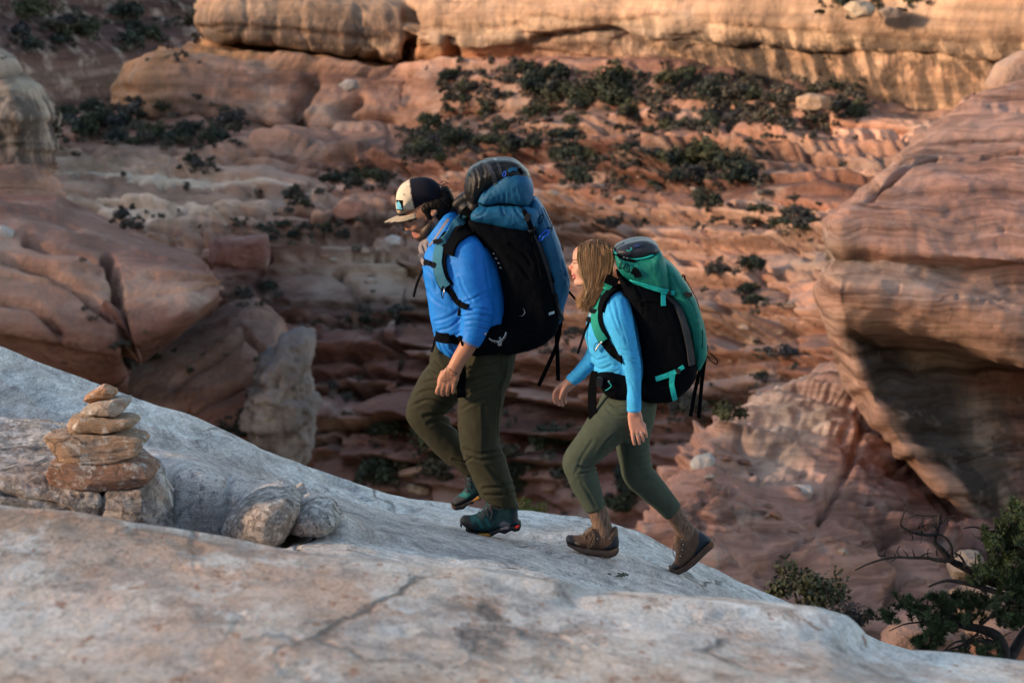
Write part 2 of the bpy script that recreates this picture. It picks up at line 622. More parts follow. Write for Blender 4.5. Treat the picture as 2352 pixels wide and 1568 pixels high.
yb = [(250, 300), (470, 300), (940, 296), (1000, 290), (1500, 272), (2500, 236)]
loft('sandstone_cliff', [
    dict(pts=[(480, -75), (2500, -160)], Y=yb, dY=30, col=TAN, n=1, amp=0.25),
    dict(pts=[(462, 22), (480, 6), (600, -8), (760, 0), (880, 12), (935, 26), (955, 8), (1100, -10), (1300, -30), (2500, -60)], Y=yb, dY=0,
         col=cl((460, TAN, .1), (950, TAN, .1), (2500, TAN, .1)), n=1, amp=0.25),
    dict(pts=[(456, 52), (560, 48), (800, 60), (930, 78), (948, 66), (975, 40), (1200, 30), (1500, 25), (1800, 40), (2100, 52), (2500, 60)], Y=yb, dY=-4,
         col=cl((460, TAN, .7), (900, TAN, .8), (1000, TAN, .15), (2500, TAN, .2)), n=1, amp=0.3),
    dict(pts=[(474, 84), (600, 90), (760, 102), (870, 118), (930, 140), (950, 80), (1100, 86), (1250, 72), (1500, 70), (1700, 85), (1900, 100), (2200, 110), (2500, 120)], Y=yb, dY=-3,
         col=cl((460, TAN, .6), (900, TAN, .7), (1000, TAN, .3), (1500, PAL, .6), (1750, TAN, 1.0), (2500, TAN, .6)), n=0, amp=0.25),
    dict(pts=[(472, 90), (600, 97), (760, 109), (870, 125), (930, 146), (950, 88), (1100, 94), (1250, 80), (1500, 79), (1700, 95), (1900, 112), (2200, 124), (2500, 134)],
         Y=[(250, 311), (935, 308), (960, 288), (1500, 269.5), (1700, 263.5), (2500, 233.5)],
         col=cl((460, ORG, .2), (940, ORG, .2), (1000, TAN, .3), (1500, PAL, .8), (1800, TAN, 1.0), (2500, TAN, .7)), n=1, amp=0.25),
    dict(pts=[(430, 124), (600, 142), (800, 152), (932, 166), (1000, 142), (1200, 133), (1400, 137), (1560, 142), (1700, 178), (1780, 198), (1950, 232), (2100, 262), (2500, 290)], Y=yb, dY=1,
         col=cl((430, ORG, .15), (940, ORG, .15), (1000, ORG, .2), (1200, PNK, .1), (1550, TAN, .8), (1780, TAN, 1.0), (2100, TAN, .7), (2500, TAN, .5)), n=1, amp=0.25),
    dict(pts=[(400, 122), (430, 134), (600, 154), (800, 168), (932, 176), (1050, 158), (1200, 160), (1500, 165), (1700, 194), (2100, 270), (2500, 300)], Y=yb, dY=-5,
         col=cl((400, ORG, 0), (1000, PNK, 0), (1200, RED, 0), (1600, RED, .1), (2100, PNK, .4)), n=1, amp=1.2),
    dict(pts=[(290, 158), (350, 148), (420, 138), (600, 170), (800, 190), (1000, 190), (1200, 188), (1500, 195), (1750, 225), (2100, 285), (2500, 320)], Y=yb, dY=-9,
         col=cl((280, ORG, 0), (500, PNK, .1), (1000, PNK, 0), (1200, PNK, 0), (1800, PNK, .4)), n=4, amp=1.7),
    dict(pts=[(268, 250), (400, 248), (560, 266), (700, 292), (800, 280), (930, 294), (1050, 242), (1200, 236), (1500, 240), (1750, 255), (2100, 300), (2500, 340)], Y=yb, dY=-14,
         col=cl((268, ORG, .1), (420, PNK, .4), (600, PNK, .2), (1000, PNK, 0), (2500, PNK, 0)), n=0, amp=0.8),
    dict(pts=[(268, 285), (400, 280), (560, 300), (930, 325), (1050, 270), (1500, 270), (2100, 330), (2500, 370)], Y=yb, dY=-10, col=PNK, n=1, amp=0.25),
], 450, 195, ROCK_FAR, 5, 1.1, 0.09, cracks=[
    ([(938, 30), (946, 60), (934, 150)], 9, 6.0), ([(566, 5), (572, 50), (548, 95)], 5, 0.5), ([(700, 20), (692, 70), (712, 100)], 4, 0.35), ([(820, 20), (832, 70), (822, 115)], 5, 0.6), ([(470, 60), (640, 66), (900, 92)], 4, 0.7), ([(1042, 95), (1050, 140)], 11, 3.5), ([(720, 190), (680, 265), (690, 300)], 16, 3.5),
    ([(830, 235), (780, 262), (840, 275), (900, 280)], 10, 3.0), ([(1240, 85), (1400, 70), (1560, 120)], 9, 2.0), ([(1700, 200), (1780, 210)], 9, 2)],
    ret=(0.03, 45.0), extr=1800, pillow=0.3, pillow_size=14.0, gain=1.5, flatdir=0.5, flute=1.0)

yc = [(-300, 306), (300, 300), (940, 296), (1500, 272), (2500, 240)]
canyon = loft('canyon_slope', [   # red beds low in the gorge, colours deepened to stand in for its shade
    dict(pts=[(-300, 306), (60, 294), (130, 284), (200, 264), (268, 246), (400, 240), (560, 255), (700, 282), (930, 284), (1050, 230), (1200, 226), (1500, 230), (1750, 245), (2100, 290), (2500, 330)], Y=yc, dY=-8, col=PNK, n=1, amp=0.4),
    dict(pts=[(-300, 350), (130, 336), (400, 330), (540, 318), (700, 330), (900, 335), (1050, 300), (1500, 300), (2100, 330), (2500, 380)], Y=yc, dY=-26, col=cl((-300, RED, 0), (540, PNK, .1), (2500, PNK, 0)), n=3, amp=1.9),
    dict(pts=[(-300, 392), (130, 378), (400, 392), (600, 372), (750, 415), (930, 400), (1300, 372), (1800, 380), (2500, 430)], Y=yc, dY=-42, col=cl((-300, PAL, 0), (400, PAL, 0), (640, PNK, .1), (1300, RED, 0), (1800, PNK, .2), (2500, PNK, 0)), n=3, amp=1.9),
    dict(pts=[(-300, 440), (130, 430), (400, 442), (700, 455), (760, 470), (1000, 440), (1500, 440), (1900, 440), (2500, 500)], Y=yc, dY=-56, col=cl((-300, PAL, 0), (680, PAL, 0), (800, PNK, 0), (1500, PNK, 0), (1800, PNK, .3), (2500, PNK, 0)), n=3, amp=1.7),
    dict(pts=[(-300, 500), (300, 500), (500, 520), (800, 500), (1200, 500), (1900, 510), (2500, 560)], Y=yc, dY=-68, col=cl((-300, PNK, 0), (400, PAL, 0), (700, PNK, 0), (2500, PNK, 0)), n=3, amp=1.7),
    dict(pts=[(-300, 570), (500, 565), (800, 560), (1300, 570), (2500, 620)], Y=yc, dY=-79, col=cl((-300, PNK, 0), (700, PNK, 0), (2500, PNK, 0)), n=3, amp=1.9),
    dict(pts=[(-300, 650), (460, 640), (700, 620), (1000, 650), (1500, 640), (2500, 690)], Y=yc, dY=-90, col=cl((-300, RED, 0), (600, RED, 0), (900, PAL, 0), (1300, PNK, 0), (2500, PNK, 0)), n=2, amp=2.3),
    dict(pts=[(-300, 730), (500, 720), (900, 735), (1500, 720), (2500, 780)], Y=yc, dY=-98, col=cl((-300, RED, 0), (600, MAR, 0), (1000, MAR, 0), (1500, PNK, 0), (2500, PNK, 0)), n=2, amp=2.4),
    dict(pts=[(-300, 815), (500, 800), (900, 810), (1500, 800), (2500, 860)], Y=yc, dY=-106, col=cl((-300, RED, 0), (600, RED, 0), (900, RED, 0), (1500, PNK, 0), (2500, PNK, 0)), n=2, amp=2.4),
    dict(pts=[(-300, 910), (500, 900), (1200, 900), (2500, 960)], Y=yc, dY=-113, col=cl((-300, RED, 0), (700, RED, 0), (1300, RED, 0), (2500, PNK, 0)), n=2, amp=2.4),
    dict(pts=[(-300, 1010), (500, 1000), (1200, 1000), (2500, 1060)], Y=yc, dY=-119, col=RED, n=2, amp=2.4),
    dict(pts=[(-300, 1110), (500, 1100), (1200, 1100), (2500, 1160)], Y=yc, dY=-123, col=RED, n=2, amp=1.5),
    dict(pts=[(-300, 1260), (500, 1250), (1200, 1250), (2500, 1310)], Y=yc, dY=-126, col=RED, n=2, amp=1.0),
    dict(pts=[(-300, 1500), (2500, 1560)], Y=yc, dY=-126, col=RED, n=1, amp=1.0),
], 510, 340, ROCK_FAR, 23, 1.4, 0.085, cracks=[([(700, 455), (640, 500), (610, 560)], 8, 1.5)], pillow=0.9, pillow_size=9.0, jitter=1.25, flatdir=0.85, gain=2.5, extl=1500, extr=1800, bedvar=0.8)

# rounded slickrock domes on the near side of the canyon, left
dome = loft('slickrock_dome', [
    dict(pts=[(-300, 440), (0, 440), (130, 448), (240, 498), (340, 542), (430, 580), (490, 628)], Y=142, col=RED, n=1, amp=0.4),
    dict(pts=[(-300, 520), (0, 525), (130, 545), (250, 580), (380, 600), (460, 615), (499, 645)], Y=128, col=cl((-300, PNK, 0), (500, RED, 0)), n=2, amp=0.6),
    dict(pts=[(-300, 620), (0, 640), (150, 660), (280, 690), (400, 675), (470, 662), (503, 656)], Y=121, col=PNK, n=1, amp=0.7),
    dict(pts=[(-300, 740), (0, 750), (150, 770), (270, 795), (310, 780), (400, 742), (480, 690), (501, 668)], Y=118, col=cl((-300, PNK, 0), (250, RED, 0), (500, RED, 0)), n=1, amp=0.7),
    dict(pts=[(-300, 850), (0, 850), (150, 870), (265, 845), (310, 800), (400, 758), (480, 704), (500, 676)], Y=121, col=RED, n=0, amp=0.5),
    dict(pts=[(-300, 940), (0, 935), (150, 930), (275, 880), (315, 830), (400, 780), (480, 720), (500, 690)], Y=129, col=MAR, n=1, amp=0.4),
], 200, 150, ROCK_FAR, 31, 0.7, 0.12, cracks=[
    ([(245, 590), (268, 690), (290, 790), (300, 830)], 9, 3.0), ([(0, 598), (110, 632), (200, 690), (255, 740)], 8, 1.8), ([(60, 540), (190, 590), (240, 620)], 7, 1.2),
    ([(0, 700), (80, 720), (140, 770)], 7, 1.0)], retr=(0.10, 14.0), extl=2500)

BT = (0.36, 0.295, 0.235)
_sil = [(34, 152), (46, 190), (84, 203), (103, 235), (120, 272), (126, 330), (120, 380), (123, 405), (136, 444), (142, 480)]
loft('butte', [dict(pts=[(-260, 118), (0, 136), (24, 146)], Y=200, col=BT, n=1, amp=0.3)] + [
    dict(pts=[(-260, y_ - 6), (x_ - 40, y_ - 2), (x_, y_)], Y=185 - 0.9 * i_ + (1.5 if i_ in (5, 6) else 0), col=(*(BT if i_ < 6 else PNK), 0.0 if i_ < 3 else 0.85 if i_ < 7 else 0.1), n=1 if i_ < 5 else 2, amp=0.7) for i_, (x_, y_) in enumerate(_sil)],
    130, 150, ROCK_FAR, 83, 0.8, 0.12, retr=(0.22, 12.0), extl=2000, flute=0.5, pillow=0.5, pillow_size=6.0)
loft('tilted_slabs', [
    dict(pts=[(318, 800), (430, 735), (520, 695), (590, 676), (640, 720), (668, 790)], Y=140, col=RED, n=1, amp=0.3),
    dict(pts=[(300, 850), (440, 795), (560, 750), (630, 760), (664, 820)], Y=131, col=(0.33, 0.205, 0.165), n=1, amp=0.5),
    dict(pts=[(285, 930), (440, 880), (570, 840), (640, 830), (672, 850)], Y=127, col=(0.32, 0.195, 0.155), n=1, amp=0.5),
    dict(pts=[(320, 1015), (480, 960), (600, 915), (660, 900), (690, 905)], Y=125, col=RED, n=1, amp=0.5),
    dict(pts=[(380, 1100), (560, 1060), (660, 1030), (720, 1020)], Y=124, col=RED, n=1, amp=0.4),
    dict(pts=[(380, 1180), (560, 1150), (720, 1130)], Y=124, col=RED, n=1, amp=0.4),
], 150, 130, ROCK_FAR, 37, 0.7, 0.14, cracks=[([(395, 880), (455, 835), (520, 800), (560, 770)], 6, 1.8), ([(410, 960), (470, 930), (560, 870), (600, 845)], 6, 1.8), ([(450, 1010), (420, 930)], 5, 1.0), ([(560, 760), (600, 800), (590, 840)], 5, 1.0)])

# unseen ridge added left of the picture to cast shade on lower canyon and bluff
loft('added_shade_ridge', [
    dict(pts=[(0, 0), (1, 0)], Y=100, col=PNK, n=1, amp=0.1),
    dict(pts=[(0, 0), (1, 0)], Y=101, col=PNK, n=1, amp=0.1)], 4, 4, ROCK_FAR, 3, 0.0)
_o = bpy.data.objects['added_shade_ridge']
_n = 130
_yy = np.linspace(-190, 560, _n)
_prof = [(-330, -95), (-320, 33), (-312, 39), (-250, 41), (-205, 39), (-196, 33), (-190, 12), (-176, 5), (-165, -30), (-120, -60), (-100, -95)]
_V = np.array([[(x + 18 * fbm(np.array([[y * 0.02, z * 0.03, 1.0]]), 3, seed=2)[0], y, z + (3 * fbm(np.array([[y * 0.03, x * 0.01, 4.0]]), 2, seed=4)[0] + 14.0 * float(sstep(90, 10, np.array(y))) * (z > 20) if z > -90 else 0)) for x, z in _prof] for y in _yy])
_me = mesh_np('added_shade_ridge', _V.reshape(-1, 3), grid_quads(_n, len(_prof)))
set_col(_me, np.tile((*PNK, 0.2), (len(_V.reshape(-1, 3)), 1)))
_me.materials.append(ROCK_FAR)
_o.data = _me

# unseen hill added behind the camera to cut skylight on camera-facing surfaces
_xs = np.linspace(-160, 160, 70)
_pr = [(-9, -2.0), (-14, 1.5), (-22, 9), (-26, 17), (-34, 21), (-44, 33), (-60, 46), (-90, 60), (-140, 62)]
_V = np.array([[(x, y + 3 * fbm(np.array([[x * 0.06, z * 0.08, 2.0]]), 3, seed=8)[0], z - 0.0009 * x * x + 2.0 * fbm(np.array([[x * 0.05, y * 0.05, 7.0]]), 3, seed=9)[0]) for y, z in _pr] for x in _xs])
_me = mesh_np('added_hill_behind', _V.reshape(-1, 3), grid_quads(len(_xs), len(_pr)))
set_col(_me, np.tile((*RED, 0.2), (len(_V.reshape(-1, 3)), 1)))
structure(obj('added_hill_behind', _me, ROCK_MID))

# big undercut bluff at the right
TB = (0.44, 0.275, 0.205)
PK = (0.42, 0.235, 0.175)
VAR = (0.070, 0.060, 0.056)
GRY = (0.30, 0.235, 0.19)
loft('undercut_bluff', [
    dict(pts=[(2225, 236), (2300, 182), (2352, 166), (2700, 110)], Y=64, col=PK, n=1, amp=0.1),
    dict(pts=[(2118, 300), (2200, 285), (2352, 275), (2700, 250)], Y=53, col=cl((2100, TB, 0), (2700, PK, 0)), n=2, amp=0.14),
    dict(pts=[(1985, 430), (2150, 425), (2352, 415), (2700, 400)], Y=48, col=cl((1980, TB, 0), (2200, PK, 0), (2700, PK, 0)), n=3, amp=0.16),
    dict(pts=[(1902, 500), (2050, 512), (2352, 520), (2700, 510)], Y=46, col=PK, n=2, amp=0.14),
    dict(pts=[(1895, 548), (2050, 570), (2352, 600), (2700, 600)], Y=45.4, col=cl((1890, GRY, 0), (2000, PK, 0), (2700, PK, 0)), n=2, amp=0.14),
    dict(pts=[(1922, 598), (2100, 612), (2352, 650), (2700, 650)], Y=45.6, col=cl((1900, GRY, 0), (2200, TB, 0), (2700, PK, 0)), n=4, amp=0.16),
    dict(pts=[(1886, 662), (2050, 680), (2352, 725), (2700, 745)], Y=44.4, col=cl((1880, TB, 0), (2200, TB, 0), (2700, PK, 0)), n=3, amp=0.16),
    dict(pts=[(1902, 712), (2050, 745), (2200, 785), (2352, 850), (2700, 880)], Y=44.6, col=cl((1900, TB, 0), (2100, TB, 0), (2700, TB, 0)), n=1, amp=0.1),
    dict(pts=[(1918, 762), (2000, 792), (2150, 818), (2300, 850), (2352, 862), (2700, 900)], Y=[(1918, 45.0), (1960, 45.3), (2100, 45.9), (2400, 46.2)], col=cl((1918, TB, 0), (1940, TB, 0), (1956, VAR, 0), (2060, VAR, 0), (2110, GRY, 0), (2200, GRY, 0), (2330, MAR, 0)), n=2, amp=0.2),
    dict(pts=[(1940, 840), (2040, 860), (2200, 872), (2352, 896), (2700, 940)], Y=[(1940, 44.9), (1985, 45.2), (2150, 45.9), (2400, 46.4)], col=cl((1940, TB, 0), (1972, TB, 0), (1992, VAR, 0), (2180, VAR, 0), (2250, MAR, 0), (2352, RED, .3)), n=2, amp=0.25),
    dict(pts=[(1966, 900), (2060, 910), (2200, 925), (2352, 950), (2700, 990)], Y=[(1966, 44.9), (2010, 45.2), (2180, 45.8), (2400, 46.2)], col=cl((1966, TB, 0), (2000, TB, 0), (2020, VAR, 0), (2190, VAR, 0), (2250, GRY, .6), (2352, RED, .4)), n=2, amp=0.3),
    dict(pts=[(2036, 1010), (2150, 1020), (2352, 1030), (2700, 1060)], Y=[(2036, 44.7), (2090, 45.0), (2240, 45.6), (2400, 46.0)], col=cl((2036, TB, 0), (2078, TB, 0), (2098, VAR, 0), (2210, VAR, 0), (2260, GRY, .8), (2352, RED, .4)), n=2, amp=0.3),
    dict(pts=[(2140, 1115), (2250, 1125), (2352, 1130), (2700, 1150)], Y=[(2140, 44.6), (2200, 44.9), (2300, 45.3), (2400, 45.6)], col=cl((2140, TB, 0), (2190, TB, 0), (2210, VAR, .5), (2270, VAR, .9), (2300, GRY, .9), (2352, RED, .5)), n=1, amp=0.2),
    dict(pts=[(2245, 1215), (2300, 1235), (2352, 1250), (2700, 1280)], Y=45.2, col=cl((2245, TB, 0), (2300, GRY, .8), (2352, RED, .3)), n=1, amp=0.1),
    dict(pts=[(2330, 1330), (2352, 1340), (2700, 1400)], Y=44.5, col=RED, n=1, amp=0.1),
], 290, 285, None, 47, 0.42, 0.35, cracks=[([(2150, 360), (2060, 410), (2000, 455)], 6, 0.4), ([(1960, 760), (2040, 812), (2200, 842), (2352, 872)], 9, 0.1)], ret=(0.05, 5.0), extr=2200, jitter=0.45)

# slope of pink rock below the bluff
slope_r = loft('pink_rock_slope', [
    dict(pts=[(1900, 850), (2000, 850), (2700, 850)], Y=58, col=PK, n=1, amp=0.2),
    dict(pts=[(1772, 912), (1860, 888), (1950, 888), (2100, 950), (2700, 1000)], Y=51, col=cl((1770, PAL, 0), (1900, PK, 0), (2700, PK, 0)), n=2, amp=0.35),
    dict(pts=[(1658, 962), (1800, 958), (2000, 1000), (2200, 1100), (2700, 1150)], Y=48, col=cl((1650, PK, 0), (1780, PAL, 0), (1880, PAL, 0), (1960, PK, 0), (2700, PK, 0)), n=2, amp=0.35),
    dict(pts=[(1590, 1012), (1750, 1045), (2000, 1105), (2200, 1200), (2700, 1260)], Y=45, col=cl((1590, PK, 0), (1800, PAL, 0), (1900, PK, 0), (2000, RED, 0), (2700, RED, 0)), n=2, amp=0.4),
    dict(pts=[(1546, 1082), (1700, 1115), (2000, 1200), (2200, 1280), (2700, 1350)], Y=42, col=cl((1545, PK, 0), (1800, PK, 0), (2100, RED, .2), (2700, RED, .2)), n=2, amp=0.4),
    dict(pts=[(1498, 1168), (1700, 1205), (2000, 1290), (2200, 1370), (2700, 1440)], Y=39, col=PK, n=2, amp=0.35),
    dict(pts=[(1428, 1226), (1600, 1290), (1800, 1375), (2000, 1440), (2200, 1480), (2700, 1560)], Y=36, col=PK, n=2, amp=0.3),
    dict(pts=[(1300, 1330), (1600, 1440), (2000, 1550), (2700, 1680)], Y=33, col=RED, n=1, amp=0.2),
    dict(pts=[(1200, 1430), (1600, 1550), (2000, 1680), (2700, 1800)], Y=31, col=RED, n=1, amp=0.2),
], 290, 220, None, 53, 0.5, 0.7, cracks=[([(1990, 960), (1950, 1080), (1880, 1200)], 9, 0.22), ([(2010, 1240), (2080, 1310), (2040, 1370)], 10, 0.4), ([(1700, 1010), (1760, 1080), (1850, 1090)], 8, 0.2)], ret=(0.05, 5.0), extr=2200, pillow=0.25, pillow_size=2.6, jitter=0.8)


def crossbed_rock(name, tilt, scale=1.0):
    k = NB(name)
    col, alpha = k.attr()
    warp = k.noise(0.5 * scale, 3, 0.5)
    vec = k.n('ShaderNodeVectorMath', operation='ADD')
    k.l(k.tc, vec.inputs[0])
    cx = k.n('ShaderNodeCombineXYZ')
    k.l(k.math('MULTIPLY', warp, 0.7), cx.inputs[2])
    k.l(cx.outputs[0], vec.inputs[1])
    lam = k.noise(1.0 * scale, 6, 0.68, k.mapping((0.16, 0.16, 3.4), (0, tilt, 0), vec.outputs[0]))
    lam2 = k.noise(1.0 * scale, 3, 0.6, k.mapping((0.4, 0.4, 9.0), (0, tilt, 0), vec.outputs[0]))
    c = k.mix(1.0, col, k.ramp(lam, [(0.36, (0.40, 0.35, 0.32)), (0.49, (1, 1, 1)), (0.64, (1.3, 1.3, 1.33))]), 'MULTIPLY')
    c = k.mix(0.7, c, k.mix(1.0, c, k.ramp(lam2, [(0.36, (0.6, 0.56, 0.55)), (0.55, (1.1, 1.1, 1.1))]), 'MULTIPLY'))
    n1 = k.noise(0.45 * scale, 5, 0.65)
    c = k.mix(1.0, c, k.ramp(n1, [(0.3, (0.75, 0.72, 0.7)), (0.7, (1.18, 1.2, 1.22))]), 'MULTIPLY')
    pale = k.ramp(k.noise(1.1 * scale, 5, 0.7), [(0.56, 0.0), (0.7, 0.45)])
    c = k.mix(pale, c, (0.47, 0.38, 0.33))
    st = k.noise(1.6 * scale, 4, 0.6, k.mapping((1.6, 1.6, 0.08)))
    fac = k.math('MULTIPLY', k.ramp(st, [(0.44, 0.0), (0.56, 1.0)]), alpha)
    c = k.mix(fac, c, (0.05, 0.045, 0.042))
    b1 = k.bump(lam, 0.12 / scale, 0.8)
    b2 = k.bump(k.noise(3.5 * scale, 7, 0.75), 0.16 / scale, 0.7, b1)
    return k.done(c, 0.9, b2, 0.15)


bpy.data.objects['undercut_bluff'].data.materials.append(crossbed_rock('crossbedded sandstone', 0.28))
slope_r.data.materials.append(crossbed_rock('pink slope sandstone', -0.15))
# ------------------------------------------------------------------ pale slickrock in front
def pale_rock(name, lam_rot=(0, 0.32, 0.0), lam=0.6, warm=0.3, lichen=0.5, dark=0.4, s=1.0, rust=0.3, flat=0.3, pits=0.6):
    """weathered pale sandstone; flat: how far features run along the worn surface (away from the trail side)"""
    k = NB(name)
    col, alpha = k.attr()
    iso = k.mapping((1.0, flat, 1.0), lam_rot)
    v = k.mapping((0.5 * s, 0.9 * s * flat, 5.0 * s), lam_rot)
    lamn = k.noise(2.6, 8, 0.70, v, 0.8)
    fine = k.noise(11.0, 6, 0.72, k.mapping((0.45 * s, 0.9 * s * flat, 5.0 * s), lam_rot), 0.4)
    c = k.mix(lam, col, k.mix(1.0, col, k.ramp(lamn, [(0.33, (0.40, 0.42, 0.45)), (0.46, (0.92, 0.92, 0.93)), (0.60, (1.22, 1.2, 1.17))]), 'MULTIPLY'))
    c = k.mix(min(1.0, lam * 1.35), c, k.mix(1.0, c, k.ramp(fine, [(0.36, (0.50, 0.52, 0.55)), (0.48, (0.98, 0.98, 0.98)), (0.64, (1.18, 1.16, 1.13))]), 'MULTIPLY'))
    # broad weathering: warm tan patches, brown stains and blue grey patina, all with ragged edges
    w1 = k.ramp(k.noise(1.3 * s, 9, 0.68, iso), [(0.47, 0.0), (0.60, 1.0)])
    c = k.mix(k.math('MULTIPLY', w1, warm), c, (0.46, 0.275, 0.185))
    w2 = k.ramp(k.noise(1.9 * s, 9, 0.74, k.mapping((1.0, flat, 1.3), (0.3, 0.1, 0.4))), [(0.555, 0.0), (0.62, 1.0)])
    c = k.mix(k.math('MULTIPLY', w2, warm), c, (0.20, 0.115, 0.07))
    g1 = k.ramp(k.noise(2.0 * s, 9, 0.74, k.mapping((0.8, flat, 1.5), lam_rot)), [(0.50, 0.0), (0.59, 1.0)])
    c = k.mix(k.math('MULTIPLY', g1, dark), c, (0.20, 0.195, 0.205))
    pl = k.ramp(k.noise(4.2 * s, 9, 0.76, iso), [(0.52, 0.0), (0.60, 0.75)])
    c = k.mix(pl, c, (0.63, 0.60, 0.565))
    # lichen crusts: dark specks in clusters
    clus = k.ramp(k.noise(2.2 * s, 3, 0.5, iso), [(0.50, 0.0), (0.60, 1.0)])
    sp = k.ramp(k.noise(30 * s, 5, 0.75, iso), [(0.56, 0.0), (0.60, 1.0)])
    c = k.mix(k.math('MULTIPLY', k.math('MULTIPLY', clus, sp), lichen), c, (0.045, 0.045, 0.05))
    rs = k.ramp(k.noise(20 * s, 3, 0.6, iso), [(0.63, 0.0), (0.67, 1.0)])
    c = k.mix(k.math('MULTIPLY', rs, rust), c, (0.28, 0.11, 0.05))
    gr = k.noise(75 * s, 4, 0.7, iso)
    c = k.mix(1.0, c, k.ramp(gr, [(0.34, 0.72), (0.5, 1.0), (0.66, 1.2)]), 'MULTIPLY')
    pt = k.ramp(k.noise(13 * s, 6, 0.75, iso), [(0.36, 0.0), (0.5, 1.0)])
    # hairline cracks
    wv_ = k.n('ShaderNodeVectorMath', operation='ADD')
    k.l(iso, wv_.inputs[0])
    nc_ = k.n('ShaderNodeTexNoise')
    nc_.inputs['Scale'].default_value = 2.5 * s
    nc_.inputs['Detail'].default_value = 5
    k.l(iso, nc_.inputs['Vector'])
    sc_ = k.n('ShaderNodeVectorMath', operation='SCALE')
    sc_.inputs['Scale'].default_value = 0.55 / s
    k.l(nc_.outputs['Color'], sc_.inputs[0])
    k.l(sc_.outputs[0], wv_.inputs[1])
    ce = k.voronoi(1.3 * s, wv_.outputs[0], 'DISTANCE_TO_EDGE')
    cm = k.ramp(k.noise(0.9 * s, 3, 0.5, iso), [(0.47, 0.0), (0.56, 1.0)])
    cr = k.math('MULTIPLY', k.ramp(ce, [(0.0, 1.0), (0.014, 0.6), (0.03, 0.0)]), cm)
    c = k.mix(k.math('MULTIPLY', cr, 0.75), c, (0.10, 0.085, 0.08))
    b1 = k.bump(lamn, 0.06 / s, 0.7)
    b1 = k.bump(k.math('SUBTRACT', 1.0, cr), 0.03 / s, 0.8, b1)
    b2 = k.bump(pt, 0.03 / s, pits, b1)
    b3 = k.bump(fine, 0.016 / s, 0.6, b2)
    b4 = k.bump(gr, 0.006 / s, 0.6, b3)
    return k.done(c, 0.88, b4, 0.2)


WHT = (0.63, 0.605, 0.58)
WRM = (0.56, 0.48, 0.42)
SLAB_SIL = [(-200, 735), (0, 812), (130, 860), (260, 908), (340, 938), (430, 966), (520, 1005), (600, 1043), (700, 1082), (800, 1118), (900, 1148), (1000, 1168), (1100, 1182), (1200, 1187), (1330, 1200), (1400, 1212), (1480, 1242), (1600, 1302), (1750, 1372), (1900, 1432), (2050, 1492), (2200, 1540), (2600, 1650)]


def shifted(pts, d):
    return [(x, y + d) for x, y in pts]


slab = loft('slickrock_slab', [
    dict(pts=shifted(SLAB_SIL, 160), Y=15.5, dz=-0.55, col=WHT, n=0, amp=0),
    dict(pts=shifted(SLAB_SIL, 14), Y=13.9, col=WHT, n=0, amp=0),
    dict(pts=SLAB_SIL, Y=13.3, col=WHT, n=1, amp=0.012),
    dict(pts=[(-200, 860), (0, 930), (150, 975), (300, 1015), (450, 1052), (600, 1100), (750, 1148), (900, 1186), (1110, 1226), (1350, 1270), (1450, 1290), (1553, 1315), (1750, 1398), (1900, 1455), (2100, 1535), (2600, 1690)], Y=[(-200, 12.0), (1180, 12.0), (1320, 11.66), (2600, 11.66)], col=WHT, n=1, amp=0.008),
    dict(pts=[(-200, 1180), (0, 1190), (300, 1195), (385, 1130), (410, 1094), (460, 1086), (520, 1108), (560, 1122), (640, 1112), (700, 1130), (760, 1152), (800, 1188), (860, 1220), (1000, 1256), (1200, 1291), (1500, 1358), (1800, 1443), (2100, 1550), (2600, 1720)], Y=10.8, col=WHT, n=0, amp=0.01),
    dict(pts=[(-200, 1222), (0, 1228), (300, 1236), (385, 1236), (450, 1240), (520, 1228), (560, 1242), (640, 1254), (700, 1228), (780, 1216), (860, 1246), (1000, 1270), (1200, 1301), (1500, 1368), (1800, 1452), (2100, 1558), (2600, 1728)], Y=10.52, col=cl((-200, WHT, 0), (390, (0.36, 0.345, 0.33), 0), (760, (0.40, 0.38, 0.36), 0), (900, WHT, 0), (2600, WHT, 0)), n=2, amp=0.02),
    dict(pts=[(-200, 1225), (0, 1232), (300, 1240), (480, 1250), (600, 1262), (700, 1246), (800, 1246), (900, 1264), (1200, 1309), (1500, 1376), (1800, 1459), (2100, 1564), (2600, 1734)], Y=10.3, col=cl((-200, WHT, 0), (900, WHT, 0), (2600, WHT, 0)), n=3, amp=0.03),
    dict(pts=[(-200, 1330), (0, 1335), (300, 1352), (600, 1372), (900, 1400), (1200, 1442), (1500, 1502), (1800, 1572), (2600, 1800)], Y=8.3, col=WRM, n=1, amp=0.01),
    dict(pts=[(-200, 1480), (2600, 2000)], Y=7.0, dz=-0.4, col=WRM, n=0, amp=0),
], 480, 265, pale_rock('pale slickrock', lam_rot=(0, 0.30, 0), warm=0.2, dark=0.42, lichen=0.6), 61, 0.03, 1.6, cracks=[
    ([(752, 1100), (800, 1112), (830, 1140), (900, 1165), (960, 1175)], 5, 0.03),
    ([(1380, 1290), (1560, 1330), (1750, 1420)], 4, 0.02), ([(1180, 1245), (1300, 1285), (1400, 1305)], 4, 0.018),
    ([(0, 930), (90, 920), (210, 960)], 6, 0.03), ([(528, 1100), (524, 1160), (512, 1225)], 6, 0.05), ([(690, 1126), (676, 1180), (655, 1250)], 6, 0.05), ([(660, 1212), (720, 1216), (780, 1204)], 5, 0.05), ([(600, 1120), (608, 1160)], 5, 0.02), ([(1620, 1345), (1700, 1385), (1850, 1460)], 4, 0.02)], extl=1700, extr=1700, jitter=0.8)

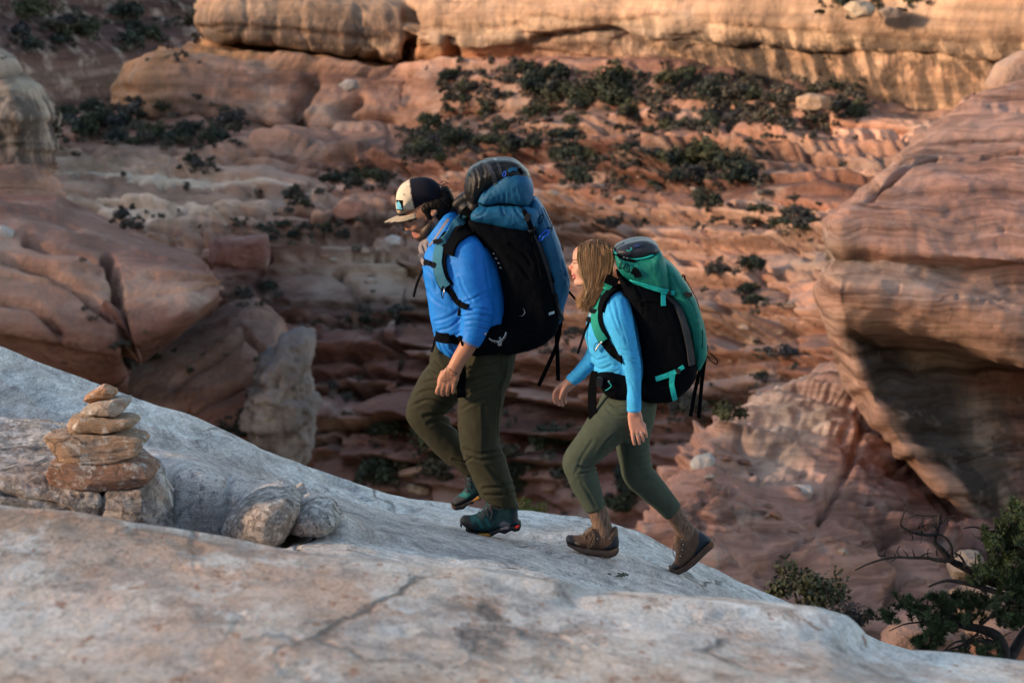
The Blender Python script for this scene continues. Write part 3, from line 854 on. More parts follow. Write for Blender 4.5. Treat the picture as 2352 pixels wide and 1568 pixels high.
FG1 = [(-200, 1150), (0, 1172), (150, 1184), (300, 1206), (450, 1236), (600, 1262), (800, 1288), (1000, 1308), (1100, 1312), (1180, 1325), (1290, 1340), (1340, 1362), (1500, 1368), (1700, 1384), (1880, 1404), (1950, 1424), (1985, 1458), (2002, 1490), (2060, 1500), (2150, 1504), (2352, 1527), (2700, 1560)]
TN = (0.35, 0.235, 0.17)
loft('foreground_ledge', [
    dict(pts=shifted(FG1, 260), Y=8.0, dz=-0.5, col=WHT, n=0, amp=0),
    dict(pts=shifted(FG1, 30), Y=7.1, dz=-0.02, col=WHT, n=0, amp=0),
    dict(pts=FG1, Y=6.75, col=cl((-200, TN, 0), (500, TN, 0), (900, WRM, 0), (1300, WRM, 0), (1700, WHT, 0), (2600, WHT, 0)), n=1, amp=0.012),
    dict(pts=[(-200, 1250), (0, 1265), (400, 1310), (900, 1370), (1400, 1430), (1900, 1490), (2050, 1540), (2600, 1620)], Y=6.15, col=cl((-200, TN, 0), (400, WRM, 0), (900, WRM, 0), (1500, WHT, 0), (2600, WHT, 0)), n=2, amp=0.008),
    dict(pts=[(-200, 1390), (0, 1400), (600, 1440), (1200, 1500), (1900, 1560), (2600, 1670)], Y=5.4, col=cl((-200, WHT, 0), (700, WRM, 0), (1500, WRM, 0), (2600, WHT, 0)), n=2, amp=0.008),
    dict(pts=[(-200, 1560), (0, 1570), (1200, 1620), (2600, 1760)], Y=4.6, col=cl((-200, WRM, 0), (1200, TN, 0), (2600, WHT, 0)), n=1, amp=0.006),
    dict(pts=[(-200, 1800), (1200, 1830), (2600, 1900)], Y=3.7, col=WRM, n=0, amp=0),
], 250, 130, pale_rock('foreground slickrock', lam_rot=(0, 0.12, 0), lam=0.15, warm=0.6, lichen=0.5, dark=0.6, s=1.2, rust=0.7, flat=0.35), 67, 0.02, 1.6, extl=3000, extr=3000, jitter=0.8)

# block the cairn stands on, part of the bedrock
loft('cairn_ledge', [
    dict(pts=[(-200, 980), (0, 1000), (150, 1010), (300, 1040), (395, 1120)], Y=[(-200, 11.7), (300, 11.4), (395, 10.9)], dz=-0.25, col=WHT, n=0, amp=0),
    dict(pts=[(-200, 950), (0, 966), (110, 970), (200, 988), (300, 1010), (370, 1068), (394, 1130)], Y=[(-200, 11.5), (300, 11.2), (394, 10.7)], col=WHT, n=1, amp=0.0),
    dict(pts=[(-200, 1020), (0, 1036), (120, 1044), (250, 1062), (330, 1058), (375, 1090), (395, 1150)], Y=[(-200, 10.8), (330, 10.7), (395, 10.55)], col=WRM, n=1, amp=0.0),
    dict(pts=[(-200, 1075), (0, 1088), (120, 1106), (240, 1122), (340, 1114), (378, 1136), (394, 1165)], Y=[(-200, 10.25), (330, 10.2), (394, 10.4)], col=WRM, n=1, amp=0.03),
    dict(pts=[(-200, 1130), (0, 1140), (150, 1152), (280, 1168), (375, 1185), (396, 1200)], Y=[(-200, 10.12), (330, 10.08), (396, 10.35)], col=(0.33, 0.32, 0.32), n=1, amp=0.04),
    dict(pts=[(-200, 1230), (0, 1236), (150, 1240), (280, 1246), (375, 1250), (398, 1250)], Y=[(-200, 10.15), (330, 10.15), (398, 10.35)], col=(0.33, 0.32, 0.32), n=0, amp=0.0),
], 200, 110, pale_rock('cairn ledge rock', lam=0.3, warm=0.3, dark=0.5, lichen=0.6, flat=0.6, pits=1.0), 71, 0.035, 3.0, cracks=[
    ([(232, 1120), (236, 1160), (222, 1200)], 5, 0.035), ([(332, 1120), (338, 1160), (318, 1205)], 4, 0.03), ([(0, 1130), (80, 1145), (160, 1180)], 6, 0.05)], extl=1700, jitter=0.5)

BROWN = pale_rock('brown sandstone', lam_rot=(0, 0.05, 0), lam=0.5, warm=0.35, lichen=0.5, dark=0.35, s=3.4, rust=0.3, flat=1.0)
LICH = pale_rock('lichen covered sandstone', lam=0.04, warm=0.3, lichen=1.0, dark=0.45, s=1.8, rust=0.2, flat=0.9, pits=1.0)


def boulder(name, label, outline, Y, half, mat, seed, col, **kw):
    grp = kw.pop('group', None)
    o = star_stone(name, outline, Y, half, mat, seed, col=col, **kw)
    return tag(o, label, 'rock', grp)


boulder('lichen_rock', 'pale rounded rock blotched with black lichen right of the cairn',
        [(518, 1206), (530, 1176), (566, 1152), (610, 1136), (660, 1134), (688, 1150), (682, 1190), (660, 1228), (630, 1252), (580, 1248), (535, 1230)], 10.45, 0.26, LICH, 5, (0.47, 0.43, 0.395), rough=0.03, freq=5, cuts=1, e=0.75)
boulder('flat_slab_piece', 'small flat pale slab of rock wedged beside the lichen blotched rock',
        [(668, 1206), (690, 1172), (720, 1158), (760, 1166), (780, 1184), (770, 1200), (740, 1212), (690, 1214)], 10.5, 0.22, LICH, 8, (0.47, 0.44, 0.41), rough=0.02, freq=6, cuts=1, e=0.6)
boulder('angular_rock', 'angular brown grey rock half hidden behind the cairn, dark broken face',
        [(-60, 1000), (0, 984), (50, 985), (100, 990), (135, 1022), (140, 1046), (60, 1060), (-50, 1062)], 11.3, 0.35, BROWN, 9, (0.34, 0.27, 0.235), rough=0.02, freq=4, cuts=6)
for i, (x, y, r) in enumerate([(700, 1108, 9), (735, 1120, 7)]):
    pass

# the cairn, stone by stone
CY = 10.30
boulder('cairn_stone', 'lowest and largest reddish brown stone of the cairn', [(117, 1075), (128, 1052), (160, 1047), (205, 1050), (260, 1048), (310, 1046), (345, 1060), (362, 1080), (348, 1098), (300, 1108), (240, 1112), (190, 1108), (150, 1108), (125, 1096)],
        CY, 0.19, BROWN, 21, (0.25, 0.140, 0.098), rough=0.009, freq=11, cuts=3, e=0.40, group='stones of the cairn', nphi=140, npsi=60)
boulder('cairn_stone', 'wide layered tan stone second from the bottom of the cairn', [(103, 996), (150, 990), (205, 988), (270, 992), (330, 1000), (338, 1012), (322, 1024), (322, 1036), (290, 1048), (240, 1056), (180, 1054), (142, 1050), (134, 1030), (118, 1014)],
        CY - 0.02, 0.16, BROWN, 22, (0.38, 0.265, 0.18), rough=0.008, freq=12, cuts=3, e=0.40, beds=0.03, group='stones of the cairn', nphi=140, npsi=60)
boulder('cairn_stone', 'thin brown slice of stone lying on the wide layered cairn stone', [(150, 992), (165, 983), (220, 982), (290, 986), (337, 1004), (330, 1018), (318, 1020), (250, 1006), (190, 1000)],
        CY + 0.04, 0.13, BROWN, 27, (0.34, 0.22, 0.145), rough=0.008, freq=14, cuts=1, e=0.4, group='stones of the cairn', nphi=140, npsi=60)
boulder('cairn_stone', 'long flat tan stone with dark streaks in the middle of the cairn', [(159, 972), (164, 958), (190, 952), (250, 954), (310, 958), (317, 967), (296, 978), (262, 988), (230, 986), (185, 985), (165, 980)],
        CY, 0.11, BROWN, 23, (0.36, 0.25, 0.165), rough=0.008, freq=14, cuts=2, e=0.36, group='stones of the cairn', nphi=140, npsi=60)
boulder('cairn_stone', 'pale grey white wedge stone second from the top of the cairn', [(189, 942), (205, 928), (230, 918), (270, 912), (299, 914), (297, 926), (285, 940), (268, 951), (230, 949), (205, 948)],
        CY, 0.085, BROWN, 24, (0.50, 0.43, 0.36), rough=0.007, freq=16, cuts=4, e=0.42, group='stones of the cairn', nphi=140, npsi=60)
boulder('cairn_stone', 'small orange stone tilted on the very top of the cairn', [(195, 918), (200, 906), (222, 892), (242, 882), (250, 886), (266, 892), (269, 902), (255, 912), (230, 918), (205, 924)],
        CY, 0.06, BROWN, 25, (0.46, 0.235, 0.115), rough=0.006, freq=18, cuts=4, e=0.45, group='stones of the cairn', nphi=140, npsi=60)
# ------------------------------------------------------------------ smooth solid modelling (signed distance, meshed by surface nets)
class Solid:
    def __init__(self, lo, hi, h):
        self.lo = np.asarray(lo, float)
        self.h = h
        self.n = np.ceil((np.asarray(hi, float) - self.lo) / h).astype(int) + 1
        self.f = np.full(self.n, 1.0, np.float32)
        self.ax = [self.lo[i] + h * np.arange(self.n[i]) for i in range(3)]

    def box(self, lo, hi, m):
        s = []
        for i in range(3):
            a = int(max(0, math.floor((lo[i] - m - self.lo[i]) / self.h)))
            b = int(min(self.n[i], math.ceil((hi[i] + m - self.lo[i]) / self.h) + 1))
            if b <= a:
                return None
            s.append(slice(a, b))
        return tuple(s)

    def put(self, sl, d, k, cut=False):
        a = self.f[sl]
        d = d.astype(np.float32)
        if cut:
            d = -d
            if k > 0:
                hh = np.clip(0.5 - 0.5 * (a - d) / k, 0, 1)
                self.f[sl] = a * (1 - hh) + d * hh + k * hh * (1 - hh)
            else:
                self.f[sl] = np.maximum(a, d)
            return
        if k > 0:
            hh = np.clip(0.5 + 0.5 * (a - d) / k, 0, 1)
            self.f[sl] = a * (1 - hh) + d * hh - k * hh * (1 - hh)
        else:
            self.f[sl] = np.minimum(a, d)

    def tube(self, pts, r, ry=None, k=0.015, sub=4, cut=False):
        """rounded chain through 3D points; radius r in the side view, ry across it"""
        pts = np.asarray(pts, float)
        r = np.broadcast_to(np.asarray(r, float), (len(pts),))
        ry = r if ry is None else np.broadcast_to(np.asarray(ry, float), (len(pts),))
        q = np.concatenate([pts, r[:, None], ry[:, None]], 1)
        if len(pts) > 2 and sub > 1:
            q = catmull(q, (len(pts) - 1) * sub + 1)
        pts, r, ry = q[:, :3], q[:, 3], q[:, 4]
        m = max(0.02, 1.6 * k) + 2 * self.h
        R = np.maximum(r, ry)
        sl = self.box((pts - R[:, None]).min(0), (pts + R[:, None]).max(0), m)
        if sl is None:
            return
        D = np.full([s.stop - s.start for s in sl], 1.0, np.float32)
        for i in range(len(pts) - 1):
            a, b = pts[i], pts[i + 1]
            RR = max(R[i], R[i + 1])
            s2 = self.box(np.minimum(a, b) - RR, np.maximum(a, b) + RR, m)
            if s2 is None:
                continue
            s2 = tuple(slice(max(s2[j].start, sl[j].start), min(s2[j].stop, sl[j].stop)) for j in range(3))
            X = self.ax[0][s2[0]][:, None, None].astype(np.float32)
            Yy = self.ax[1][s2[1]][None, :, None].astype(np.float32)
            Z = self.ax[2][s2[2]][None, None, :].astype(np.float32)
            ab = b - a
            L = max(ab @ ab, 1e-12)
            t = np.clip(((X - a[0]) * ab[0] + (Yy - a[1]) * ab[1] + (Z - a[2]) * ab[2]) / L, 0, 1)
            rr = r[i] + (r[i + 1] - r[i]) * t
            ryy = ry[i] + (ry[i + 1] - ry[i]) * t
            vx = (X - a[0] - t * ab[0]) / rr
            vy = (Yy - a[1] - t * ab[1]) / ryy
            vz = (Z - a[2] - t * ab[2]) / rr
            d = (np.sqrt(vx * vx + vy * vy + vz * vz) - 1) * np.minimum(rr, ryy)
            o = tuple(slice(s2[j].start - sl[j].start, s2[j].stop - sl[j].start) for j in range(3))
            D[o] = np.minimum(D[o], d)
        self.put(sl, D, k, cut)

    def ball(self, c, r, k=0.012, rot=0.0, cut=False):
        """ellipsoid with radii r=(along, across, up), turned by rot in the side view"""
        c = np.asarray(c, float)
        r = np.asarray(r, float)
        R = r.max()
        sl = self.box(c - R, c + R, max(0.02, 1.6 * k) + 2 * self.h)
        if sl is None:
            return
        X = self.ax[0][sl[0]][:, None, None] - c[0]
        Yy = self.ax[1][sl[1]][None, :, None] - c[1]
        Z = self.ax[2][sl[2]][None, None, :] - c[2]
        co, si = math.cos(rot), math.sin(rot)
        x2 = X * co + Z * si
        z2 = -X * si + Z * co
        k0 = np.sqrt((x2 / r[0]) ** 2 + (Yy / r[1]) ** 2 + (z2 / r[2]) ** 2)
        k1 = np.sqrt((x2 / r[0] ** 2) ** 2 + (Yy / r[1] ** 2) ** 2 + (z2 / r[2] ** 2) ** 2) + 1e-9
        self.put(sl, k0 * (k0 - 1) / k1, k, cut)

    def plate(self, outline, y0, hd, R=0.05, k=0.015, cut=False, y_of_z=None, smooth=0):
        """side outline (world x,z), thickness 2*hd about y0, edges rounded by R"""
        ol = np.asarray(outline, float)
        if smooth:
            ol = catmull(ol, len(ol) * smooth, True)
        lo = [ol[:, 0].min(), y0 - hd - 0.05, ol[:, 1].min()]
        hi = [ol[:, 0].max(), y0 + hd + 0.05, ol[:, 1].max()]
        sl = self.box(lo, hi, max(0.02, 1.6 * k) + 2 * self.h)
        if sl is None:
            return
        X, Z = np.meshgrid(self.ax[0][sl[0]], self.ax[2][sl[2]], indexing='ij')
        d2 = np.full(X.shape, 1e9)
        inside = np.zeros(X.shape, bool)
        for a, b in zip(ol, np.roll(ol, -1, 0)):
            e = b - a
            t = np.clip(((X - a[0]) * e[0] + (Z - a[1]) * e[1]) / max(e @ e, 1e-12), 0, 1)
            d2 = np.minimum(d2, (X - a[0] - t * e[0]) ** 2 + (Z - a[1] - t * e[1]) ** 2)
            if abs(b[1] - a[1]) > 1e-12:
                cr = ((a[1] > Z) != (b[1] > Z)) & (X < (b[0] - a[0]) * (Z - a[1]) / (b[1] - a[1]) + a[0])
                inside ^= cr
        d = np.sqrt(d2)
        d = np.where(inside, -d, d)[:, None, :]
        yc = y0 if y_of_z is None else np.interp(self.ax[2][sl[2]], y_of_z[0], y_of_z[1])[None, None, :]
        wdt = np.abs(self.ax[1][sl[1]][None, :, None] - yc) - hd
        # R: radius of the rounding; a wide R pillows the whole plate
        ax, wz = np.maximum(d + R, 0), np.maximum(wdt + R, 0)
        D = np.minimum(np.maximum(d + R, wdt + R), 0) + np.sqrt(ax ** 2 + wz ** 2) - R
        self.put(sl, D, k, cut)

    def mesh(self, name, relax=1):
        f = self.f
        s = f < 0
        nx, ny, nz = f.shape
        c = s[:-1, :-1, :-1].astype(np.int8)
        for dx in (0, 1):
            for dy in (0, 1):
                for dz in (0, 1):
                    if dx + dy + dz:
                        c = c + s[dx:nx - 1 + dx, dy:ny - 1 + dy, dz:nz - 1 + dz]
        act = (c > 0) & (c < 8)
        I, J, K = np.nonzero(act)
        idx = np.full(act.shape, -1, np.int32)
        idx[I, J, K] = np.arange(len(I), dtype=np.int32)
        v = {}
        for dx in (0, 1):
            for dy in (0, 1):
                for dz in (0, 1):
                    v[dx, dy, dz] = f[I + dx, J + dy, K + dz].astype(np.float64)
        acc = np.zeros((len(I), 3))
        cnt = np.zeros(len(I))
        corners = list(v)
        for a in corners:
            for ax in range(3):
                if a[ax] == 0:
                    b = tuple(1 if q == ax else a[q] for q in range(3))
                    fa, fb = v[a], v[b]
                    m = (fa < 0) != (fb < 0)
                    t = np.where(m, fa / np.where(m, fa - fb, 1), 0)
                    p = np.tile(np.array(a, float), (len(I), 1))
                    p[:, ax] += t
                    acc += p * m[:, None]
                    cnt += m
        p = acc / cnt[:, None]
        V = self.lo + self.h * (np.stack([I, J, K], 1) + p)
        Q = []
        for ax in range(3):
            b1, b2 = (ax + 1) % 3, (ax + 2) % 3
            sa = np.take(s, range(0, f.shape[ax] - 1), ax)
            sb = np.take(s, range(1, f.shape[ax]), ax)
            e = np.argwhere(sa != sb)
            e = e[(e[:, b1] > 0) & (e[:, b2] > 0) & (e[:, b1] < f.shape[b1] - 1) & (e[:, b2] < f.shape[b2] - 1)]
            flip = sa[e[:, 0], e[:, 1], e[:, 2]]
            o = np.zeros((4, 3), int)
            o[0, b1], o[0, b2] = -1, -1
            o[1, b2] = -1
            o[3, b1] = -1
            q = np.stack([idx[e[:, 0] + w_[0], e[:, 1] + w_[1], e[:, 2] + w_[2]] for w_ in o], 1)
            q = np.where(flip[:, None], q, q[:, ::-1])
            Q.append(q)
        Q = np.concatenate(Q)
        Q = Q[(Q >= 0).all(1)]
        for _ in range(relax):
            acc = np.zeros_like(V)
            cn = np.zeros(len(V))
            for a in range(4):
                np.add.at(acc, Q[:, a], V[Q[:, (a + 1) % 4]] + V[Q[:, (a + 3) % 4]])
                np.add.at(cn, Q[:, a], 2)
            V = 0.5 * V + 0.5 * acc / np.maximum(cn, 1)[:, None]
        return mesh_np(name, V, Q)


def drape(me, folds=(), wrinkle=0.004, scale=(9, 9, 9), seed=0, ymid=None, seams=(), extra=None):
    """push folds into a garment: each fold a picture polyline (px,py), width px, depth m; only on the side it lies on"""
    for it in range(1):
        V = coords_of(me)
        N = normals_of(me)
        px = proj(V)
        D = wrinkle * fbm(V * np.array(scale), 3, seed=seed) + 0.5 * wrinkle * (0.5 - np.abs(noise3(V * np.array(scale) * 1.7, seed + 9))) * 2
        near = np.ones(len(V)) if ymid is None else sstep(0.03, -0.02, V[:, 1] - ymid)
        wob = 2.5 * np.stack([noise3(V * 14, seed + 3), noise3(V * 14, seed + 4)], -1)
        for pts, wpx, depth in folds:
            pl = catmull(pts, 12) if len(pts) > 2 else np.asarray(pts, float)
            d = seg_dist2d(px + wob, pl)
            # taper to the ends
            e0 = np.minimum(np.hypot(*(px - pl[0]).T), np.hypot(*(px - pl[-1]).T))
            w1 = 0.62 * wpx
            g = 0.85 * np.exp(-(d / w1) ** 2) - 0.40 * np.exp(-((d - 2.0 * w1) / (1.2 * w1)) ** 2)
            D = D - depth * g * near * sstep(0, 3 * wpx, e0 + wpx)
        if extra is not None:
            D = D + extra(V, px)
        put_coords(me, V + N * D[:, None])


def ribbon(name, pts, width, thick, mat, parent=None, nrm=None, n=None, wtab=None):
    """flat webbing through 3D points; nrm: face normals per point"""
    pts = np.asarray(pts, float)
    n = n or max(8, 6 * len(pts))
    if nrm is None:
        nrm = np.tile(np.array([0, -1.0, 0.05]), (len(pts), 1))
    nrm = np.asarray(nrm, float)
    if len(pts) > 2:
        c = catmull(np.concatenate([pts, nrm], 1), n)
    else:
        t = np.linspace(0, 1, n)[:, None]
        c = np.concatenate([pts, nrm], 1)[0] * (1 - t) + np.concatenate([pts, nrm], 1)[1] * t
    p, nn = c[:, :3], c[:, 3:]
    T = np.gradient(p, axis=0)
    T /= np.linalg.norm(T, axis=1, keepdims=True) + 1e-12
    B = np.cross(T, nn)
    B /= np.linalg.norm(B, axis=1, keepdims=True) + 1e-12
    M = np.cross(B, T)
    wv = np.full(n, width) if wtab is None else np.interp(np.linspace(0, 1, n), np.linspace(0, 1, len(wtab)), wtab)
    wv = wv[:, None] * 0.5
    e = 0.25 * thick
    ring = [p - B * wv + M * e, p - B * wv * 0.94 + M * thick, p + B * wv * 0.94 + M * thick, p + B * wv + M * e, p + B * wv * 0.94 - M * 0.5 * thick, p - B * wv * 0.94 - M * 0.5 * thick]
    V = np.stack(ring, 1)
    q = grid_quads(n, 6, True)
    V2 = V.reshape(-1, 3)
    caps = np.array([[0, 1, 2, 3], [0, 3, 4, 5], [(n - 1) * 6 + 3, (n - 1) * 6 + 2, (n - 1) * 6 + 1, (n - 1) * 6], [(n - 1) * 6 + 5, (n - 1) * 6 + 4, (n - 1) * 6 + 3, (n - 1) * 6]])
    me = mesh_np(name, V2, np.concatenate([q, caps]), smooth=False)
    if mat is None:
        return me
    return obj(name, me, mat, parent)


def cord_mesh(paths, seg=6):
    """round cords; paths: list of (points, radius or table)"""
    Vs, Qs, Ts, off = [], [], [], 0
    for pts, r in paths:
        pts = np.asarray(pts, float)
        n = max(4, 6 * (len(pts) - 1) + 1) if len(pts) > 2 else 3
        p = catmull(pts, n) if len(pts) > 2 else np.linspace(pts[0], pts[1], n)
        T = np.gradient(p, axis=0)
        T /= np.linalg.norm(T, axis=1, keepdims=True) + 1e-12
        ref = np.array([0.3, -1.0, 0.2])
        A = np.cross(T, ref)
        A /= np.linalg.norm(A, axis=1, keepdims=True) + 1e-9
        B = np.cross(T, A)
        rr = np.interp(np.linspace(0, 1, n), np.linspace(0, 1, np.size(r)), np.atleast_1d(r)) if np.size(r) > 1 else np.full(n, float(r))
        an = np.linspace(0, 2 * np.pi, seg, endpoint=False)
        V = p[:, None] + rr[:, None, None] * (A[:, None] * np.cos(an)[None, :, None] + B[:, None] * np.sin(an)[None, :, None])
        Vs.append(V.reshape(-1, 3))
        Qs.append(grid_quads(n, seg, True) + off)
        base = off
        for ring in (0, n - 1):
            c0 = base + ring * seg
            for j in range(1, seg - 1):
                Ts.append([c0, c0 + j, c0 + j + 1] if ring else [c0, c0 + j + 1, c0 + j])
        off += len(V.reshape(-1, 3))
    return np.concatenate(Vs), np.concatenate(Qs), np.array(Ts)


def cord(name, paths, mat, parent=None, seg=6):
    v, q, t = cord_mesh(paths, seg)
    return obj(name, mesh_np(name, v, q, t), mat, parent)


class Skin:
    """places details on a finished mesh as seen from the trail side"""

    def __init__(self, objs):
        vs, ps, off = [], [], 0
        for o in objs:
            me = o.data
            c = coords_of(me)
            M = np.array(o.matrix_world)
            vs.append(c)
            for p in me.polygons:
                ps.append([x + off for x in p.vertices])
            off += len(c)
        self.t = BVHTree.FromPolygons(np.concatenate(vs).tolist(), ps)

    def at(self, px, py, off=0.004, fallback=12.0):
        d = P(px, py, 10.0) - np.array([0, 0, CZ])
        d /= np.linalg.norm(d)
        hit = self.t.ray_cast(Vector((0, 0, CZ)), Vector(d))
        if hit[0] is None:
            return P(px, py, fallback), np.array([0, -1.0, 0])
        n = np.array(hit[1])
        if n @ d > 0:
            n = -n
        return np.array(hit[0]) + n * off, n


def strap_on(name, skin, pts, width, mat, parent, thick=0.003, off=0.003, fallback=12.0, dens=10, wtab=None):
    pl = catmull(pts, dens * (len(pts) - 1) + 1) if len(pts) > 2 else np.linspace(pts[0], pts[1], dens)
    a = [skin.at(x, y, off, fallback) for x, y in pl]
    p = np.array([q[0] for q in a])
    n = np.array([q[1] for q in a])
    # smooth
    for _ in range(2):
        p[1:-1] = 0.25 * p[:-2] + 0.5 * p[1:-1] + 0.25 * p[2:]
        n[1:-1] = 0.25 * n[:-2] + 0.5 * n[1:-1] + 0.25 * n[2:]
    return ribbon(name, p, width, thick, mat, parent, n, n=len(p) * 2, wtab=wtab)


def block(name, c, size, mat, parent=None, bev=0.15, rot=None):
    """small bevelled block (buckles, tabs)"""
    bm = bmesh.new()
    bmesh.ops.create_cube(bm, size=1.0)
    for v in bm.verts:
        v.co = Vector((v.co.x * size[0], v.co.y * size[1], v.co.z * size[2]))
    bmesh.ops.bevel(bm, geom=list(bm.edges), offset=min(size) * bev, segments=2, affect='EDGES')
    if rot is not None:
        bmesh.ops.rotate(bm, verts=bm.verts, cent=(0, 0, 0), matrix=Matrix.Rotation(rot, 3, 'Y'))
    bmesh.ops.translate(bm, verts=bm.verts, vec=Vector(c))
    me = bpy.data.meshes.new(name)
    bm.to_mesh(me)
    bm.free()
    return obj(name, me, mat, parent)


def PP(pts, Y):
    """picture points -> world points on the plane Y"""
    pts = np.asarray(pts, float)
    return P(pts[:, 0], pts[:, 1], Y)


def XZ(pts, Y):
    q = PP(pts, Y)
    return q[:, [0, 2]]
# ------------------------------------------------------------------ cloth, skin and kit materials
def fabric(name, col, rough=0.75, weave=900, var=0.12, sheen=0.0, bump=0.0012, spec=0.25, heather=0.0):
    k = NB(name)
    n = k.noise(22, 4, 0.6)
    c = k.mix(1.0, col, k.ramp(n, [(0.3, 1 - var), (0.7, 1 + var)]), 'MULTIPLY')
    if heather:
        h = k.noise(260, 2, 0.6, k.mapping((1, 1, 0.35)))
        c = k.mix(1.0, c, k.ramp(h, [(0.35, 1 - heather), (0.65, 1 + heather)]), 'MULTIPLY')
    b = k.bump(k.noise(9, 5, 0.6, None, 1.2), bump * 6, 0.55)
    b = k.bump(k.noise(70, 4, 0.6), bump, 0.6, b)
    b = k.bump(k.noise(weave, 2, 0.5), bump * 0.4, 0.5, b)
    return k.done(c, rough, b, spec, sheen)


def coloured(name, rough=0.6, spec=0.3, bump=0.0006, bs=160):
    k = NB(name)
    c, a = k.attr()
    c = k.mix(1.0, c, k.ramp(k.noise(40, 4, 0.6), [(0.3, 0.88), (0.7, 1.1)]), 'MULTIPLY')
    return k.done(c, rough, k.bump(k.noise(bs, 4, 0.6), bump, 0.6), spec)


SKIN = coloured('skin', 0.5, 0.35)
SKIN.node_tree.nodes['Principled BSDF'].inputs['Subsurface Weight'].default_value = 0.12
SKIN.node_tree.nodes['Principled BSDF'].inputs['Subsurface Radius'].default_value = (0.02, 0.008, 0.004)
JACKET = fabric('blue jacket cloth', (0.008, 0.19, 0.66), 0.6, spec=0.3)
TEE = fabric('light blue jersey', (0.055, 0.40, 0.78), 0.85, heather=0.10, spec=0.15)
OLIVE = fabric('olive trouser cloth', (0.033, 0.032, 0.019), 0.85, spec=0.2)
SAGE = fabric('grey green trouser cloth', (0.052, 0.068, 0.050), 0.85, spec=0.2)
BLACK = fabric('black pack cloth', (0.0030, 0.0038, 0.0055), 0.85, spec=0.04, bump=0.003)
BLKSHINY = fabric('black coated cloth', (0.0075, 0.008, 0.009), 0.42, spec=0.32, bump=0.003)
WEB = fabric('black webbing', (0.0035, 0.0038, 0.005), 0.9, spec=0.04)
PLAST = fabric('black buckle plastic', (0.012, 0.012, 0.013), 0.35, spec=0.5)
PETROL = fabric('petrol blue pack cloth', (0.006, 0.095, 0.215), 0.55, bump=0.003)
STRAPBLUE = fabric('grey blue strap mesh', (0.045, 0.19, 0.285), 0.8)
TEAL = fabric('green teal pack cloth', (0.004, 0.165, 0.135), 0.55, bump=0.003)
MINT = fabric('mint strap webbing', (0.012, 0.42, 0.42), 0.6)
STRAPGRN = fabric('green strap mesh', (0.01, 0.25, 0.19), 0.8)
GREY = fabric('grey lining cloth', (0.22, 0.20, 0.21), 0.85)
WHITEPRINT = fabric('pale print', (0.50, 0.53, 0.55), 0.6)
METAL = NB('bare metal')
METAL.b.inputs['Metallic'].default_value = 1.0
METAL = METAL.done((0.7, 0.7, 0.72), 0.3)
LACE = fabric('dark grey lace', (0.07, 0.07, 0.075), 0.8)
BLUEPLAST = fabric('bright blue cord', (0.01, 0.12, 0.75), 0.45)
BOOT = coloured('boot upper', 0.7, 0.25, 0.002, 120)
SOLE = coloured('boot sole', 0.75, 0.2, 0.002, 90)
CREAM = coloured('worn cap cloth', 0.85, 0.15, 0.001, 200)

MPX = 451.0        # picture units per metre at the hikers


def T(rows):
    a = np.asarray(rows, float)
    return P(a[:, 0], a[:, 1], a[:, 2]), a[:, 3] / MPX


def limb(s, rows, k=0.015, flat=1.0, sub=4):
    p, r = T(rows)
    s.tube(p, r, r * flat, k=k, sub=sub)


def bounds(x0, y0, x1, y1, Y, hy):
    a, b = P(x0, y1, Y), P(x1, y0, Y)
    return [a[0], Y - hy, a[2]], [b[0], Y + hy, b[2]]


def inpoly(p, poly):
    poly = np.asarray(poly, float)
    ins = np.zeros(len(p), bool)
    for a, b in zip(poly, np.roll(poly, -1, 0)):
        if abs(b[1] - a[1]) < 1e-12:
            continue
        ins ^= ((a[1] > p[:, 1]) != (b[1] > p[:, 1])) & (p[:, 0] < (b[0] - a[0]) * (p[:, 1] - a[1]) / (b[1] - a[1]) + a[0])
    return ins


def finger(s, rows, k=0.004):
    p, r = T(rows)
    s.tube(p, r, k=k, sub=3)


def person_root(name, label, body):
    return tag(obj(name, body, SKIN), label, 'person')


# ------------------------------------------------------------------ the man
MY = 12.0
b = Solid(*bounds(895, 405, 1215, 1240, MY, 0.34), 0.0050)
limb(b, [(1095, 800, MY, 44), (1082, 700, MY, 46), (1068, 620, MY, 48), (1050, 560, MY, 40)], 0.02, 1.3)
limb(b, [(1046, 566, MY, 30), (1022, 535, MY, 27), (1000, 505, MY, 27)], 0.02)
# head, bowed
b.ball(P(986, 466, MY), (0.103, 0.078, 0.098), 0.02, rot=0.35)
limb(b, [(958, 488, MY, 27), (962, 508, MY, 26), (968, 528, MY, 20)], 0.02, 1.02)
for sgn in (-1, 1):
    limb(b, [(994, 506, MY + sgn * 0.052, 11), (978, 532, MY + sgn * 0.042, 10), (966, 543, MY + sgn * 0.014, 9)], 0.012)
    b.ball(P(956, 514, MY + sgn * 0.04), (0.03, 0.025, 0.026), 0.012)
    b.ball(P(938.5, 501, MY + sgn * 0.026), (0.012, 0.026, 0.009), 0.008, rot=0.5)
    b.ball(P(936, 507.5, MY + sgn * 0.034), (0.013, 0.014, 0.010), 0.006, cut=True)
    b.ball(P(944, 507.5, MY + sgn * 0.031), (0.014, 0.014, 0.012), 0.003)
    # ear
    b.ball(P(997, 485, MY + sgn * 0.083), (0.018, 0.008, 0.029), 0.004, rot=-0.25)
    b.ball(P(995, 483, MY + sgn * 0.091), (0.009, 0.005, 0.016), 0.003, rot=-0.25, cut=True)
b.ball(P(963, 545, MY), (0.022, 0.024, 0.020), 0.012)
limb(b, [(936, 505, MY, 4.5), (933.5, 515, MY, 5.2), (936, 523.5, MY, 6.4)], 0.006, 1.0)
b.ball(P(938, 526, MY), (0.016, 0.0175, 0.009), 0.006)
b.ball(P(950.5, 536.6, MY), (0.012, 0.024, 0.0075), 0.004, rot=0.4)
